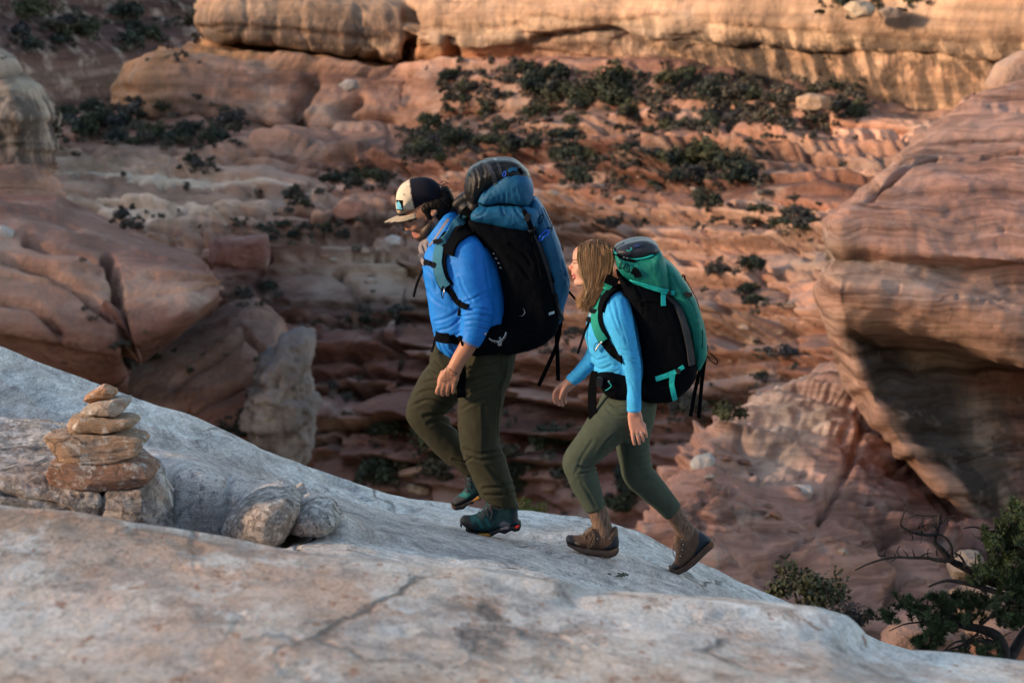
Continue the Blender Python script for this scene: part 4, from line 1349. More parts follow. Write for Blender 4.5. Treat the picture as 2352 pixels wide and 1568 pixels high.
b.ball(P(954, 542, MY), (0.012, 0.021, 0.008), 0.004, rot=0.4)
# legs
limb(b, [(1108, 830, MY - 0.09, 40), (1100, 930, MY - 0.09, 34), (1103, 1030, MY - 0.09, 26), (1130, 1100, MY - 0.09, 24), (1150, 1175, MY - 0.09, 16), (1120, 1205, MY - 0.09, 14)], 0.02)
limb(b, [(1075, 835, MY + 0.09, 40), (1010, 895, MY + 0.09, 34), (972, 950, MY + 0.09, 27), (1020, 1010, MY + 0.09, 22), (1090, 1092, MY + 0.09, 12), (1085, 1135, MY + 0.09, 9)], 0.02)
# arms
limb(b, [(1070, 592, MY - 0.13, 27), (1084, 660, MY - 0.19, 25), (1096, 728, MY - 0.215, 22), (1077, 788, MY - 0.23, 19.5), (1058, 820, MY - 0.235, 17.5), (1043, 846, MY - 0.24, 15.5)], 0.02, 0.9)
b.plate(XZ([(1028, 842), (1058, 842), (1056, 862), (1049, 884), (1032, 889), (1007, 884), (1007, 868), (1018, 852)], MY - 0.24), MY - 0.24, 0.018, 0.016, 0.012, smooth=2)
for x0, x1, x2, yb_, r in ((1010, 1004.5, 1006, 908, 5.3), (1019.5, 1015, 1016.5, 911, 5.4), (1030, 1027, 1027.5, 911, 5.2), (1042, 1040, 1040, 906, 4.6)):
    finger(b, [(x0 + 3, 874, MY - 0.238, r), (x0, 885, MY - 0.252, r + 0.5), (x1, 898, MY - 0.252, r), (x2, yb_ - r, MY - 0.238, r - 0.6), (x2 + 2, yb_ - r - 2, MY - 0.218, r - 0.9)])
finger(b, [(1018, 856, MY - 0.225, 7), (1010, 874, MY - 0.205, 6.2), (1011, 890, MY - 0.200, 5.4), (1016, 900, MY - 0.2, 4.6)])
limb(b, [(1062, 594, MY + 0.13, 27), (1085, 670, MY + 0.19, 27), (1102, 735, MY + 0.21, 22), (1092, 800, MY + 0.22, 17), (1086, 830, MY + 0.22, 14)], 0.02, 0.9)
b.plate(XZ([(1074, 826), (1099, 828), (1102, 858), (1096, 868), (1074, 866), (1068, 845)], MY + 0.22), MY + 0.22, 0.016, 0.014, 0.012)
for x0 in (1073, 1081, 1089, 1097):
    finger(b, [(x0, 858, MY + 0.22, 4.6), (x0 - 2, 872, MY + 0.228, 4.6), (x0, 884, MY + 0.215, 4)])
finger(b, [(1070, 840, MY + 0.205, 5.5), (1063, 858, MY + 0.195, 5), (1066, 870, MY + 0.195, 4)])
me = b.mesh('body')
V = coords_of(me)
px = proj(V)
sk = np.tile(np.array([0.42, 0.215, 0.135]), (len(V), 1))
sk *= (1 + 0.10 * fbm(V * 30, 3, seed=2))[:, None]
fz = px[:, 1] > 700
sk[fz] *= np.array([1.02, 0.92, 0.88])
wob = px + 1.6 * np.stack([noise3(V * 90, 4), noise3(V * 90, 5)], -1)
hd = px[:, 1] < 570
beard = hd & (inpoly(wob, [(944, 530), (952, 527), (966, 530), (974, 520), (980, 500), (992, 500), (994, 512), (990, 534), (978, 552), (965, 560), (953, 556), (950, 548), (956, 546), (964, 545), (966, 538), (950, 534)]))
sk[beard] = np.array([0.045, 0.028, 0.02])
stub = hd & ~beard & inpoly(wob, [(940, 528), (968, 522), (978, 500), (992, 498), (1000, 520), (975, 565), (950, 560)])
sk[stub] = sk[stub] * 0.55
brow = hd & (seg_dist2d(px, [(932, 499), (940, 497.5), (953, 499.5)]) < 2.1)
sk[brow] = (0.03, 0.02, 0.016)
eye = hd & (seg_dist2d(px, [(936, 507.2), (946, 508.4)]) < 1.3)
sk[eye] = (0.03, 0.02, 0.018)
lip = hd & inpoly(px, [(944, 535), (952, 533), (964, 538.5), (963, 541), (960, 545), (951, 546), (946, 541)])
sk[lip] = (0.40, 0.155, 0.12)
ink = np.full(len(V), 9.0)
for ln in ([(1026, 843), (1050.5, 857.7)], [(1050.5, 857.7), (1021, 878)], [(1026, 843), (1024, 874)], [(1033, 850), (1030, 868)], [(1038, 853), (1046, 858)], [(1034, 862), (1042, 862)], [(1028, 876), (1040, 869)], [(1017, 874), (1027, 880)]):
    ink = np.minimum(ink, seg_dist2d(px, ln))
for q in ((1006, 893), (1016, 898), (1028, 901), (1041, 897), (1049, 876), (1048, 880)):
    ink = np.minimum(ink, np.hypot(px[:, 0] - q[0], px[:, 1] - q[1]) - 0.9)
tat = (ink < 1.1) & (V[:, 1] < MY - 0.2) & (px[:, 1] > 830)
sk[tat] = sk[tat] * np.array([0.38, 0.46, 0.55])
set_col(me, sk)
man = person_root('person', 'bearded hiker in bright blue jacket and cap looking down at the rock', me)

# jacket
j = Solid(*bounds(955, 478, 1200, 835, MY, 0.36), 0.0068)
j.plate(XZ([(1004, 548), (986, 562), (975, 590), (972, 622), (979, 652), (985, 690), (990, 730), (999, 765), (1006, 792), (1022, 814), (1042, 823), (1060, 812), (1110, 812), (1150, 802), (1176, 788), (1172, 740), (1162, 680), (1150, 622), (1132, 572), (1104, 538), (1060, 512), (1035, 520)], MY), MY, 0.20, 0.13, 0.02, smooth=3,
        y_of_z=None)
limb(j, [(1073, 584, MY - 0.13, 44), (1078, 632, MY - 0.165, 40), (1091, 682, MY - 0.19, 35.5), (1096, 722, MY - 0.215, 34), (1088, 764, MY - 0.225, 27), (1079, 786, MY - 0.23, 22.5), (1071, 803, MY - 0.232, 20)], 0.03, 1.0)
limb(j, [(1062, 588, MY + 0.14, 44), (1080, 640, MY + 0.175, 41), (1094, 690, MY + 0.19, 36), (1102, 728, MY + 0.21, 31), (1097, 775, MY + 0.22, 25), (1090, 806, MY + 0.22, 21)], 0.03)
# stand-up collar
ring = [(984, 562, MY, 11), (992, 551, MY - 0.05, 11), (1010, 529, MY - 0.088, 12), (1030, 505, MY - 0.075, 13), (1047, 490, MY, 13), (1030, 505, MY + 0.075, 13), (1010, 529, MY + 0.088, 12), (992, 551, MY + 0.05, 11), (984, 562, MY, 11)]
limb(j, ring, 0.012)
limb(j, [(q[0] + 10, q[1] + 16, q[2] + (q[2] - MY) * 0.25, 15) for q in ring], 0.02)
j.plate(XZ([(1035, 770), (1057.5, 780), (1099, 799), (1135, 820), (1100, 850), (1030, 830)], MY - 0.23), MY - 0.27, 0.10, 0.004, 0.003, cut=True)
me = j.mesh('jacket')
FJ = [([(1064, 716), (1095, 708), (1128, 712)], 3.2, 0.010), ([(1066, 727), (1098, 722), (1130, 726)], 3.0, 0.012), ([(1070, 739), (1096, 736), (1128, 741)], 2.8, 0.010), ([(1072, 750), (1098, 751), (1122, 757)], 2.6, 0.008),
      ([(1052, 700), (1078, 690), (1120, 668)], 4.0, 0.007), ([(1036, 612), (1050, 660), (1066, 700)], 4.5, 0.007), ([(1056, 640), (1068, 668), (1086, 694)], 4, 0.005), ([(1112, 600), (1120, 640), (1124, 680)], 5, 0.005),
      ([(982, 664), (1000, 690), (1030, 708)], 5, 0.005), ([(1060, 700), (1040, 724), (1000, 738)], 4.5, 0.006), ([(1062, 726), (1036, 750), (1004, 760)], 4, 0.007), ([(1000, 764), (1030, 774), (1060, 762)], 4.0, 0.006),
      ([(1014, 786), (1026, 804), (1040, 816)], 3.5, 0.012), ([(1032, 788), (1042, 802), (1052, 810)], 3.5, 0.010), ([(1044, 790), (1050, 800), (1058, 806)], 3, 0.007), ([(980, 620), (996, 640), (1004, 668)], 5, 0.004),
      ([(1000, 560), (1020, 538), (1040, 508)], 4, 0.008), ([(1012, 570), (1030, 545), (1050, 515)], 5, 0.006), ([(1078, 772), (1092, 777), (1104, 776)], 3, 0.004)]
drape(me, FJ, 0.0045, (5, 7, 5), 5, MY - 0.02)
jacket = obj('jacket', me, JACKET, man)
jskin = Skin([jacket])
strap_on('cuff', jskin, [(1058, 779), (1078, 789), (1098, 798)], 0.006, GREY, jacket, 0.0015, 0.001)
strap_on('collar_trim', jskin, [(986, 566), (1000, 548), (1014, 527), (1030, 503)], 0.014, GREY, jacket, 0.0015, 0.001)
g = Solid(*bounds(955, 540, 1010, 605, MY, 0.12), 0.004)
limb(g, [(976, 558, MY - 0.03, 8), (972, 572, MY - 0.04, 9), (982, 588, MY - 0.05, 8)], 0.01)
limb(g, [(984, 556, MY - 0.05, 8), (986, 572, MY - 0.065, 10), (993, 582, MY - 0.07, 8)], 0.01)
limb(g, [(976, 558, MY + 0.03, 8), (970, 572, MY + 0.02, 9), (980, 590, MY + 0.02, 8)], 0.01)
limb(g, [(985, 590, MY - 0.06, 6), (1000, 586, MY - 0.09, 5)], 0.008)
gm = g.mesh('neck_gaiter')
drape(gm, [([(970, 562), (978, 580)], 3, 0.006), ([(982, 560), (988, 582)], 3, 0.006)], 0.004, (20, 20, 20), 3)
obj('neck_gaiter', gm, GREY, man)

# trousers
t = Solid(*bounds(925, 780, 1200, 1180, MY, 0.26), 0.0068)
t.plate(XZ([(1004, 790), (1080, 800), (1176, 788), (1182, 822), (1172, 862), (1150, 890), (1060, 900), (1004, 860), (988, 826)], MY), MY, 0.175, 0.11, 0.03, smooth=2)
limb(t, [(1118, 832, MY - 0.085, 54), (1108, 895, MY - 0.09, 52), (1101, 955, MY - 0.09, 48), (1102, 1018, MY - 0.09, 44), (1124, 1082, MY - 0.09, 42), (1143, 1132, MY - 0.09, 39), (1152, 1168, MY - 0.09, 37)], 0.03)
limb(t, [(1056, 838, MY + 0.085, 56), (1008, 893, MY + 0.09, 51), (975, 942, MY + 0.09, 41), (984, 966, MY + 0.09, 39), (1012, 1000, MY + 0.09, 36), (1046, 1040, MY + 0.09, 32), (1078, 1076, MY + 0.09, 28)], 0.03)
t.plate(XZ([(1080, 1138), (1108, 1143), (1150, 1155), (1190, 1166), (1230, 1250), (1080, 1250)], MY - 0.09), MY - 0.09, 0.12, 0.004, 0.003, cut=True)
t.plate(XZ([(1020, 1072), (1046, 1066), (1070, 1078), (1104, 1086), (1130, 1130), (1020, 1130)], MY + 0.09), MY + 0.12, 0.08, 0.004, 0.003, cut=True)
me = t.mesh('trousers')
FT = [([(1068, 850), (1100, 842), (1140, 835)], 5, 0.008), ([(1066, 880), (1100, 868), (1135, 858)], 5, 0.008), ([(1062, 910), (1095, 896), (1130, 886)], 5, 0.007), ([(1060, 940), (1085, 925), (1110, 915)], 5, 0.006),
      ([(970, 880), (1000, 872), (1040, 880)], 5, 0.009), ([(960, 905), (990, 895), (1035, 905)], 5, 0.010), ([(950, 930), (985, 918), (1030, 930)], 5, 0.010), ([(1000, 835), (1020, 850), (1045, 880)], 5, 0.010), ([(990, 855), (1010, 868), (1040, 895)], 5, 0.008),
      ([(975, 955), (1005, 950), (1040, 958)], 6, 0.011), ([(985, 972), (1010, 964), (1045, 980)], 6, 0.009),
      ([(1070, 1030), (1100, 1042), (1140, 1036)], 6, 0.010), ([(1078, 1048), (1110, 1056), (1150, 1050)], 6, 0.008), ([(1110, 930), (1114, 980), (1112, 1040)], 6, 0.006), ([(1120, 1070), (1150, 1110), (1165, 1140)], 6, 0.007),
      ([(1112, 1120), (1145, 1118), (1178, 1110)], 5, 0.011), ([(1116, 1136), (1150, 1136), (1182, 1130)], 4.5, 0.010), ([(1040, 1055), (1065, 1060), (1085, 1050)], 4, 0.009),
      ([(1160, 830), (1158, 860), (1140, 900)], 4, 0.008), ([(1150, 800), (1152, 850), (1146, 905), (1142, 960), (1140, 1000)], 2.5, 0.005)]
drape(me, FT, 0.005, (7, 7, 5), 15, MY + 0.2)
trou = obj('trousers', me, OLIVE, man)


def boot(parent, up, sole, Y, hd, col_up, col_sole, paint=None, solepaint=None, label=None):
    q = np.array(up + sole)
    s = Solid(*bounds(q[:, 0].min() - 8, q[:, 1].min() - 8, q[:, 0].max() + 8, q[:, 1].max() + 8, Y, hd + 0.03), 0.0048)
    s.plate(XZ(up, Y), Y, hd, 0.042, 0.008, smooth=2)
    me = s.mesh('boot')
    V = coords_of(me)
    p = proj(V)
    c = np.tile(np.asarray(col_up, float), (len(V), 1)) * (1 + 0.3 * fbm(V * 40, 3, seed=3))[:, None]
    if paint:
        for poly, cc in paint:
            c[inpoly(p, poly)] = cc
    set_col(me, np.clip(c, 0, 1))
    bo = obj('boot', me, BOOT, parent)
    if label:
        bo['label'] = label
    s = Solid(*bounds(q[:, 0].min() - 8, q[:, 1].min() - 8, q[:, 0].max() + 8, q[:, 1].max() + 8, Y, hd + 0.03), 0.0048)
    s.plate(XZ(sole, Y), Y, hd + 0.006, 0.012, 0.004)
    me = s.mesh('sole')
    V = coords_of(me)
    p = proj(V)
    c = np.tile(np.asarray(col_sole, float), (len(V), 1)) * (1 + 0.4 * fbm(V * 50, 3, seed=5))[:, None]
    if solepaint:
        for poly, cc in solepaint:
            c[inpoly(p, poly)] = cc
    set_col(me, np.clip(c, 0, 1))
    obj('sole', me, SOLE, bo)
    return bo


DKT = (0.006, 0.035, 0.045)
NB1 = boot(man, [(1058, 1200), (1058, 1190), (1066, 1183), (1083, 1183), (1103, 1175), (1116, 1158), (1122, 1148), (1184, 1150), (1189, 1166), (1190, 1190), (1195, 1205), (1160, 1214), (1115, 1222), (1080, 1216)],
           [(1054, 1198), (1058, 1206), (1072, 1214), (1095, 1220), (1115, 1221), (1140, 1212), (1165, 1203), (1185, 1203), (1196, 1196), (1197, 1206), (1193, 1214), (1180, 1217), (1176, 1213), (1160, 1222), (1146, 1218), (1128, 1228), (1112, 1231), (1088, 1226), (1066, 1212)],
           MY - 0.09, 0.047, DKT, (0.014, 0.016, 0.02),
           paint=[([(1052, 1208), (1052, 1180), (1072, 1178), (1084, 1200), (1090, 1222), (1060, 1222)], (0.028, 0.03, 0.034)), ([(1092, 1192), (1098, 1190), (1112, 1212), (1106, 1214)], (0.006, 0.09, 0.10)), ([(1110, 1186), (1116, 1185), (1128, 1208), (1122, 1210)], (0.006, 0.085, 0.10)),
                  ([(1078, 1186), (1094, 1184), (1090, 1200), (1084, 1202)], (0.008, 0.075, 0.085)), ([(1146, 1204), (1155, 1196), (1174, 1202), (1166, 1212), (1152, 1214)], (0.11, 0.125, 0.16)), ([(1178, 1180), (1192, 1172), (1192, 1200), (1176, 1196)], (0.03, 0.035, 0.042))],
           solepaint=[([(1098, 1224), (1120, 1224), (1128, 1230), (1110, 1236)], (0.34, 0.17, 0.03)), ([(1050, 1190), (1064, 1198), (1070, 1216), (1056, 1210)], (0.17, 0.10, 0.06)), ([(1183, 1208), (1192, 1205), (1191, 1211), (1184, 1213)], (0.45, 0.02, 0.02)), ([(1145, 1206), (1172, 1200), (1168, 1214), (1150, 1216)], (0.12, 0.135, 0.17))])
NB2 = boot(man, [(1040, 1158), (1040, 1148), (1047, 1140), (1062, 1130), (1071, 1109), (1076, 1082), (1102, 1084), (1110, 1112), (1111, 1132), (1090, 1146), (1065, 1158), (1048, 1162)],
           [(1036, 1152), (1044, 1158), (1060, 1156), (1085, 1143), (1110, 1126), (1112, 1136), (1100, 1146), (1092, 1146), (1086, 1154), (1076, 1154), (1066, 1165), (1046, 1168), (1038, 1162)],
           MY + 0.09, 0.045, DKT, (0.016, 0.016, 0.02),
           paint=[([(1036, 1165), (1036, 1144), (1050, 1138), (1070, 1146), (1066, 1165)], (0.03, 0.034, 0.04)), ([(1052, 1138), (1066, 1128), (1082, 1134), (1072, 1144)], (0.006, 0.12, 0.125))],
           solepaint=[([(1084, 1150), (1098, 1138), (1104, 1146), (1092, 1156)], (0.3, 0.15, 0.04)), ([(1034, 1150), (1042, 1150), (1046, 1168), (1036, 1164)], (0.2, 0.10, 0.06))])


def laces(boot_o, eyelets, Y, mat, loops=()):
    sk_ = Skin([boot_o])
    paths = []
    for (xa, ya), (xb, yb2) in zip(eyelets[:-1], eyelets[1:]):
        a = sk_.at(xa, ya, 0.004, Y)[0]
        c = sk_.at(xb, yb2, 0.004, Y)[0]
        m = sk_.at((xa + xb) / 2, (ya + yb2) / 2, 0.009, Y)[0]
        paths.append((np.array([a, m, c]), 0.0024))
    for lp in loops:
        paths.append((PP(lp, Y - 0.05), 0.0022))
    cord('laces', paths, mat, boot_o, 5)


laces(NB1, [(1100, 1182), (1112, 1190), (1110, 1172), (1122, 1184), (1118, 1164), (1132, 1176), (1124, 1158), (1142, 1166)], MY - 0.09, LACE,
      [[(1122, 1166), (1110, 1172), (1098, 1176), (1108, 1166), (1120, 1160)], [(1124, 1166), (1130, 1178), (1127, 1192)], [(1126, 1162), (1140, 1168), (1157, 1168)]])
laces(NB2, [(1066, 1128), (1076, 1130), (1072, 1114), (1082, 1118), (1076, 1100), (1086, 1104)], MY + 0.09, LACE,
      [[(1074, 1104), (1062, 1096), (1054, 1100), (1066, 1082), (1072, 1080)], [(1072, 1106), (1070, 1120), (1068, 1082)]])
pull = cord('pull_loop', [(PP([(1187, 1160), (1196, 1153), (1204, 1154), (1200, 1160), (1189, 1160)], MY - 0.09), 0.003)], fabric('tan cord', (0.4, 0.28, 0.12)), NB1)

# cap
c_ = Solid(*bounds(900, 400, 1032, 500, MY, 0.13), 0.0038)
c_.plate(XZ([(910, 462), (911, 445), (919, 428), (935, 415), (955, 408.5), (972, 407), (990, 411), (1006, 422), (1018, 440), (1022, 456), (1012, 468), (988, 474), (960, 482), (935, 488), (916, 491), (910, 478)], MY), MY, 0.096, 0.085, 0.01, smooth=2)
me = c_.mesh('cap')
V = coords_of(me)
p = proj(V)
c = np.tile(np.array([0.0085, 0.010, 0.017]), (len(V), 1))
fr = p[:, 0] < np.interp(p[:, 1], [405, 417, 450, 484], [940, 941, 945, 953])
c[fr] = np.array([0.60, 0.52, 0.40]) * (1 + 0.22 * fbm(V[fr] * 25, 3, seed=1))[:, None]
stain = fr & (p[:, 1] + 4 * noise3(V * 40, 7) > 480)
c[stain] = (0.42, 0.32, 0.2)
set_col(me, np.clip(c, 0, 1))
drape(me, [([(941, 417), (945, 450), (953, 484)], 1.5, 0.004), ([(975, 410), (996, 440), (1000, 470)], 1.2, 0.003)], 0.001, (20, 20, 20), 2)
cap = obj('cap', me, CREAM, man)
cap['label'] = 'cap with cream front and dark navy back'
fwd = np.array([-0.950, 0.0, -0.31])
up = np.array([-0.31, 0.0, 0.950])
C0 = P(963, 479, MY)
phs = np.linspace(-math.radians(84), math.radians(84), 41)
rows = []
for q in np.linspace(0, 1, 12):
    L = 0.112 + q * 0.078 * np.cos(phs) ** 0.55
    yy = (0.084 + 0.006 * q) * np.sin(phs)
    dr = -0.026 * np.sin(phs) ** 2 * (0.35 + 0.65 * q) - 0.010 * q ** 2
    rows.append(C0 + (L * np.cos(phs) ** 0.8)[:, None] * fwd + dr[:, None] * up + np.stack([0 * yy, yy, 0 * yy], -1))
Vt = np.array(rows)
Vb = Vt - 0.0045 * up
Vv = np.concatenate([Vt.reshape(-1, 3), Vb.reshape(-1, 3)])
n1 = 12 * 41
qs = grid_quads(12, 41)
edge = []
bl = [(11 * 41 + i) for i in range(41)]
edge += [[bl[i], bl[i + 1], bl[i + 1] + n1, bl[i] + n1] for i in range(40)]
for i in range(11):
    edge.append([i * 41, (i + 1) * 41, (i + 1) * 41 + n1, i * 41 + n1])
    edge.append([i * 41 + 40, (i + 1) * 41 + 40, (i + 1) * 41 + 40 + n1, i * 41 + 40 + n1])
me = mesh_np('visor', Vv, np.concatenate([qs, qs[:, ::-1] + n1, np.array(edge)]))
cc = np.tile(np.array([0.36, 0.30, 0.225]), (len(Vv), 1)) * (1 + 0.35 * fbm(Vv * 30, 3, seed=4))[:, None]
worn = np.tile((np.arange(12)[:, None] + 1.2 * noise3(Vt * 60, 2) > 10.2), 1).reshape(-1)
cc[:n1][worn] = (0.02, 0.02, 0.024)
cc[n1:] = (0.06, 0.055, 0.05)
set_col(me, np.clip(cc, 0, 1))
obj('visor', me, CREAM, cap)
cs = Skin([cap])


def decal(name, skin, poly, mat, parent, off=0.0015, step=2.0, fallback=12.0):
    """flat print or badge laid on a surface"""
    poly = np.asarray(poly, float)
    x0, y0 = poly.min(0)
    x1, y1 = poly.max(0)
    bm = bmesh.new()
    vs = []
    cen = poly.mean(0)
    ringp = []
    for a, b2 in zip(poly, np.roll(poly, -1, 0)):
        m = max(1, int(np.hypot(*(b2 - a)) / step))
        for t_ in range(m):
            ringp.append(a + (b2 - a) * t_ / m)
    cv = bm.verts.new(skin.at(cen[0], cen[1], off, fallback)[0])
    mid = [bm.verts.new(skin.at(*(cen + 0.5 * (q - cen)), off, fallback)[0]) for q in ringp]
    out = [bm.verts.new(skin.at(*q, off, fallback)[0]) for q in ringp]
    m = len(ringp)
    for i in range(m):
        k2 = (i + 1) % m
        bm.faces.new((mid[i], mid[k2], cv))
        bm.faces.new((out[i], out[k2], mid[k2], mid[i]))
    me = bpy.data.meshes.new(name)
    bm.to_mesh(me)
    bm.free()
    return obj(name, me, mat, parent)


decal('logo_patch', cs, [(911, 459), (925.5, 460), (926, 484), (912, 482)], BLACK, cap, 0.0025)
decal('mountain_print', cs, [(912, 463), (914, 466), (917, 461), (922, 470), (924, 481), (912.5, 480)], fabric('sky blue print', (0.13, 0.42, 0.58)), cap, 0.004)
decal('eyelet', cs, [(926.5, 445), (929.5, 445), (929.5, 448), (926.5, 448)], fabric('grey green thread', (0.08, 0.12, 0.11)), cap, 0.0015)
o = block('button', P(941, 416, MY), (0.012, 0.012, 0.006), fabric('navy button', (0.03, 0.032, 0.04)), cap, 0.4, 0.5)

# hair
h = Solid(*bounds(955, 415, 1045, 520, MY, 0.13), 0.0042)
for sgn in (-1, 1):
    limb(h, [(978, 480, MY + sgn * 0.072, 7), (984, 490, MY + sgn * 0.072, 5), (987, 500, MY + sgn * 0.066, 3.4)], 0.01)
    limb(h, [(987, 472, MY + sgn * 0.07, 8), (1006, 470, MY + sgn * 0.066, 12), (1020, 470, MY + sgn * 0.05, 14)], 0.015)
    limb(h, [(1008, 486, MY + sgn * 0.055, 9), (1014, 495, MY + sgn * 0.045, 8)], 0.012)
limb(h, [(1014, 446, MY, 12), (1022, 462, MY, 15), (1018, 485, MY, 14), (1012, 498, MY, 10)], 0.02, 2.2)
limb(h, [(1022, 440, MY, 8), (1030, 460, MY, 8), (1032, 476, MY, 7)], 0.015, 3.0)
me = h.mesh('hair')
V = coords_of(me)
N = normals_of(me)
put_coords(me, V + N * (0.010 * ridged(V * 55, 3, seed=3))[:, None])
HAIRD = fabric('black brown hair', (0.006, 0.005, 0.0045), 0.55, spec=0.12)
hair = obj('hair', me, HAIRD, man)
r = np.random.default_rng(4)
paths = []
for i in range(150):
    a = r.uniform(0, 1)
    x, y = 1000 + 30 * a + r.normal() * 4, 430 + 55 * a + r.normal() * 7
    yo = MY + r.uniform(-0.085, 0.085)
    L = r.uniform(6, 15)
    ang = r.uniform(-0.9, 1.3)
    c1 = P(x, y, yo)
    paths.append((np.array([c1, P(x + L * 0.5 * math.cos(ang), y + L * 0.5 * math.sin(ang), yo + r.normal() * 0.01), P(x + L * math.cos(ang), y + L * math.sin(ang) + 3, yo + r.normal() * 0.01), P(x + L * 0.8 * math.cos(ang) + 2, y + L * math.sin(ang) + 7, yo)]), [0.0014, 0.0012, 0.001, 0.0004]))
for q in ([(1010, 420), (1022, 416), (1029, 424)], [(1014, 428), (1026, 420), (1035, 425)], [(1016, 432), (1026, 428), (1031, 436)]):
    paths.append((PP(q, MY - 0.02), [0.002, 0.0016, 0.0006]))
cord('curl', paths, HAIRD, hair, 4)
# ------------------------------------------------------------------ his pack
def bag(name, outline, Y, hd, R, mat, parent, h=0.0085, folds=(), wrinkle=0.003, seed=0, k=0.02, smooth=2, tubes=(), scale=(10, 10, 7)):
    q = np.array(outline, float)
    lo, hi = q.min(0), q.max(0)
    for tb in tubes:
        a = np.array(tb, float)
        lo = np.minimum(lo, (a[:, :2] - a[:, 3:4]).min(0))
        hi = np.maximum(hi, (a[:, :2] + a[:, 3:4]).max(0))
    s = Solid(*bounds(lo[0] - 12, lo[1] - 12, hi[0] + 12, hi[1] + 12, Y, hd + 0.06), h)
    s.plate(XZ(outline, Y), Y, hd, R, k, smooth=smooth)
    for tb in tubes:
        limb(s, tb, k)
    me = s.mesh(name)
    drape(me, folds, wrinkle, scale, seed, None)
    return obj(name, me, mat, parent)


pack = thing('backpack', 'tall petrol blue and black trekking pack worn by the man in the blue jacket', 'backpack', tuple(P(1200, 800, MY)))
main = bag('main_bag', [(1076, 506), (1100, 496), (1214, 520), (1240, 560), (1262, 620), (1275, 680), (1283, 735), (1268, 766), (1232, 790), (1190, 801), (1150, 803), (1132, 775), (1150, 730), (1160, 690), (1150, 625), (1124, 565), (1098, 535)],
           MY, 0.205, 0.075, BLACK, pack, folds=[([(1170, 560), (1200, 580), (1220, 610)], 5, 0.008), ([(1165, 590), (1190, 605), (1215, 640)], 5, 0.007), ([(1180, 700), (1200, 730), (1240, 750)], 6, 0.008), ([(1160, 740), (1200, 760), (1235, 770)], 5, 0.008), ([(1190, 540), (1215, 550), (1228, 570)], 4, 0.006)], wrinkle=0.006, seed=3)
ext = bag('pack_collar', [(1082, 498), (1096, 470), (1180, 464), (1232, 474), (1238, 500), (1224, 523), (1170, 519), (1120, 508)], MY, 0.208, 0.06, PETROL, pack,
          folds=[([(1120, 476), (1112, 490), (1092, 498)], 4, 0.007), ([(1150, 474), (1156, 492), (1176, 508)], 4, 0.008), ([(1180, 474), (1190, 492), (1206, 508)], 4, 0.008), ([(1110, 500), (1140, 492), (1160, 500)], 3, 0.005)], wrinkle=0.004, seed=5)
lid = bag('lid_pocket', [(1099, 446), (1108, 432), (1140, 406), (1160, 390), (1190, 387), (1212, 402), (1222, 420), (1224, 442), (1213, 470), (1180, 469), (1140, 467), (1112, 474), (1099, 465)], MY, 0.195, 0.07, PETROL, pack,
          folds=[([(1118, 468), (1124, 455), (1132, 442)], 2.6, 0.006), ([(1132, 468), (1136, 452), (1140, 440)], 2.6, 0.006), ([(1146, 466), (1148, 452), (1150, 440)], 2.4, 0.005), ([(1160, 467), (1160, 450), (1162, 436)], 2.4, 0.006), ([(1174, 468), (1172, 452), (1170, 438)], 2.4, 0.005), ([(1190, 468), (1186, 450), (1182, 430)], 2.6, 0.006), ([(1204, 466), (1198, 448), (1190, 425)], 2.6, 0.006), ([(1112, 450), (1122, 428), (1140, 415)], 3.5, 0.006), ([(1170, 405), (1190, 400), (1208, 408)], 3, 0.004)], wrinkle=0.003, seed=7)
dry = bag('dry_bag', [(1068, 434), (1072, 402), (1084, 384), (1105, 372), (1130, 364.5), (1175, 365.5), (1199, 380), (1217, 404), (1200, 425), (1150, 425), (1110, 452), (1090, 470), (1076, 456)], MY, 0.185, 0.10, BLKSHINY, pack,
          folds=[([(1078, 392), (1084, 420), (1082, 450)], 3, 0.008), ([(1090, 388), (1098, 415), (1094, 445)], 3.5, 0.009), ([(1106, 378), (1112, 405), (1104, 435)], 3, 0.006), ([(1135, 380), (1160, 378), (1185, 385)], 4, 0.006), ([(1130, 395), (1150, 388), (1170, 386)], 3, 0.005)],
          wrinkle=0.004, seed=9, tubes=[[(1040, 478, MY - 0.06, 8), (1056, 464, MY - 0.07, 12), (1078, 452, MY - 0.07, 14)], [(1052, 494, MY - 0.03, 8), (1068, 480, MY - 0.08, 14), (1084, 486, MY - 0.1, 15)], [(1078, 500, MY - 0.08, 12), (1090, 480, MY - 0.1, 16), (1096, 462, MY - 0.1, 14)], [(1060, 474, MY + 0.05, 12), (1084, 470, MY + 0.06, 16)]], k=0.01)
rear = bag('rear_pocket', [(1214, 478), (1224, 455), (1238, 462), (1262, 508), (1285, 560), (1300, 615), (1307, 652), (1300, 682), (1290, 712), (1284, 738), (1274, 700), (1262, 650), (1248, 590), (1230, 540)], MY, 0.165, 0.055, PETROL, pack,
           folds=[([(1240, 480), (1262, 540), (1280, 600)], 3, 0.007), ([(1250, 520), (1268, 580), (1284, 660)], 3, 0.006), ([(1290, 600), (1296, 640), (1285, 690)], 3, 0.007), ([(1280, 620), (1296, 630), (1304, 650)], 3, 0.006), ([(1276, 650), (1288, 662), (1300, 664)], 3, 0.006)], wrinkle=0.005, seed=11)
belt = bag('hip_belt', [(1066, 806), (1082, 776), (1112, 752), (1150, 742), (1190, 762), (1205, 785), (1180, 800), (1130, 810), (1090, 812)], MY - 0.13, 0.10, 0.05, BLACK, pack, wrinkle=0.003, seed=13)
pskin = Skin([main, ext, lid, dry, rear, belt, jacket, trou])
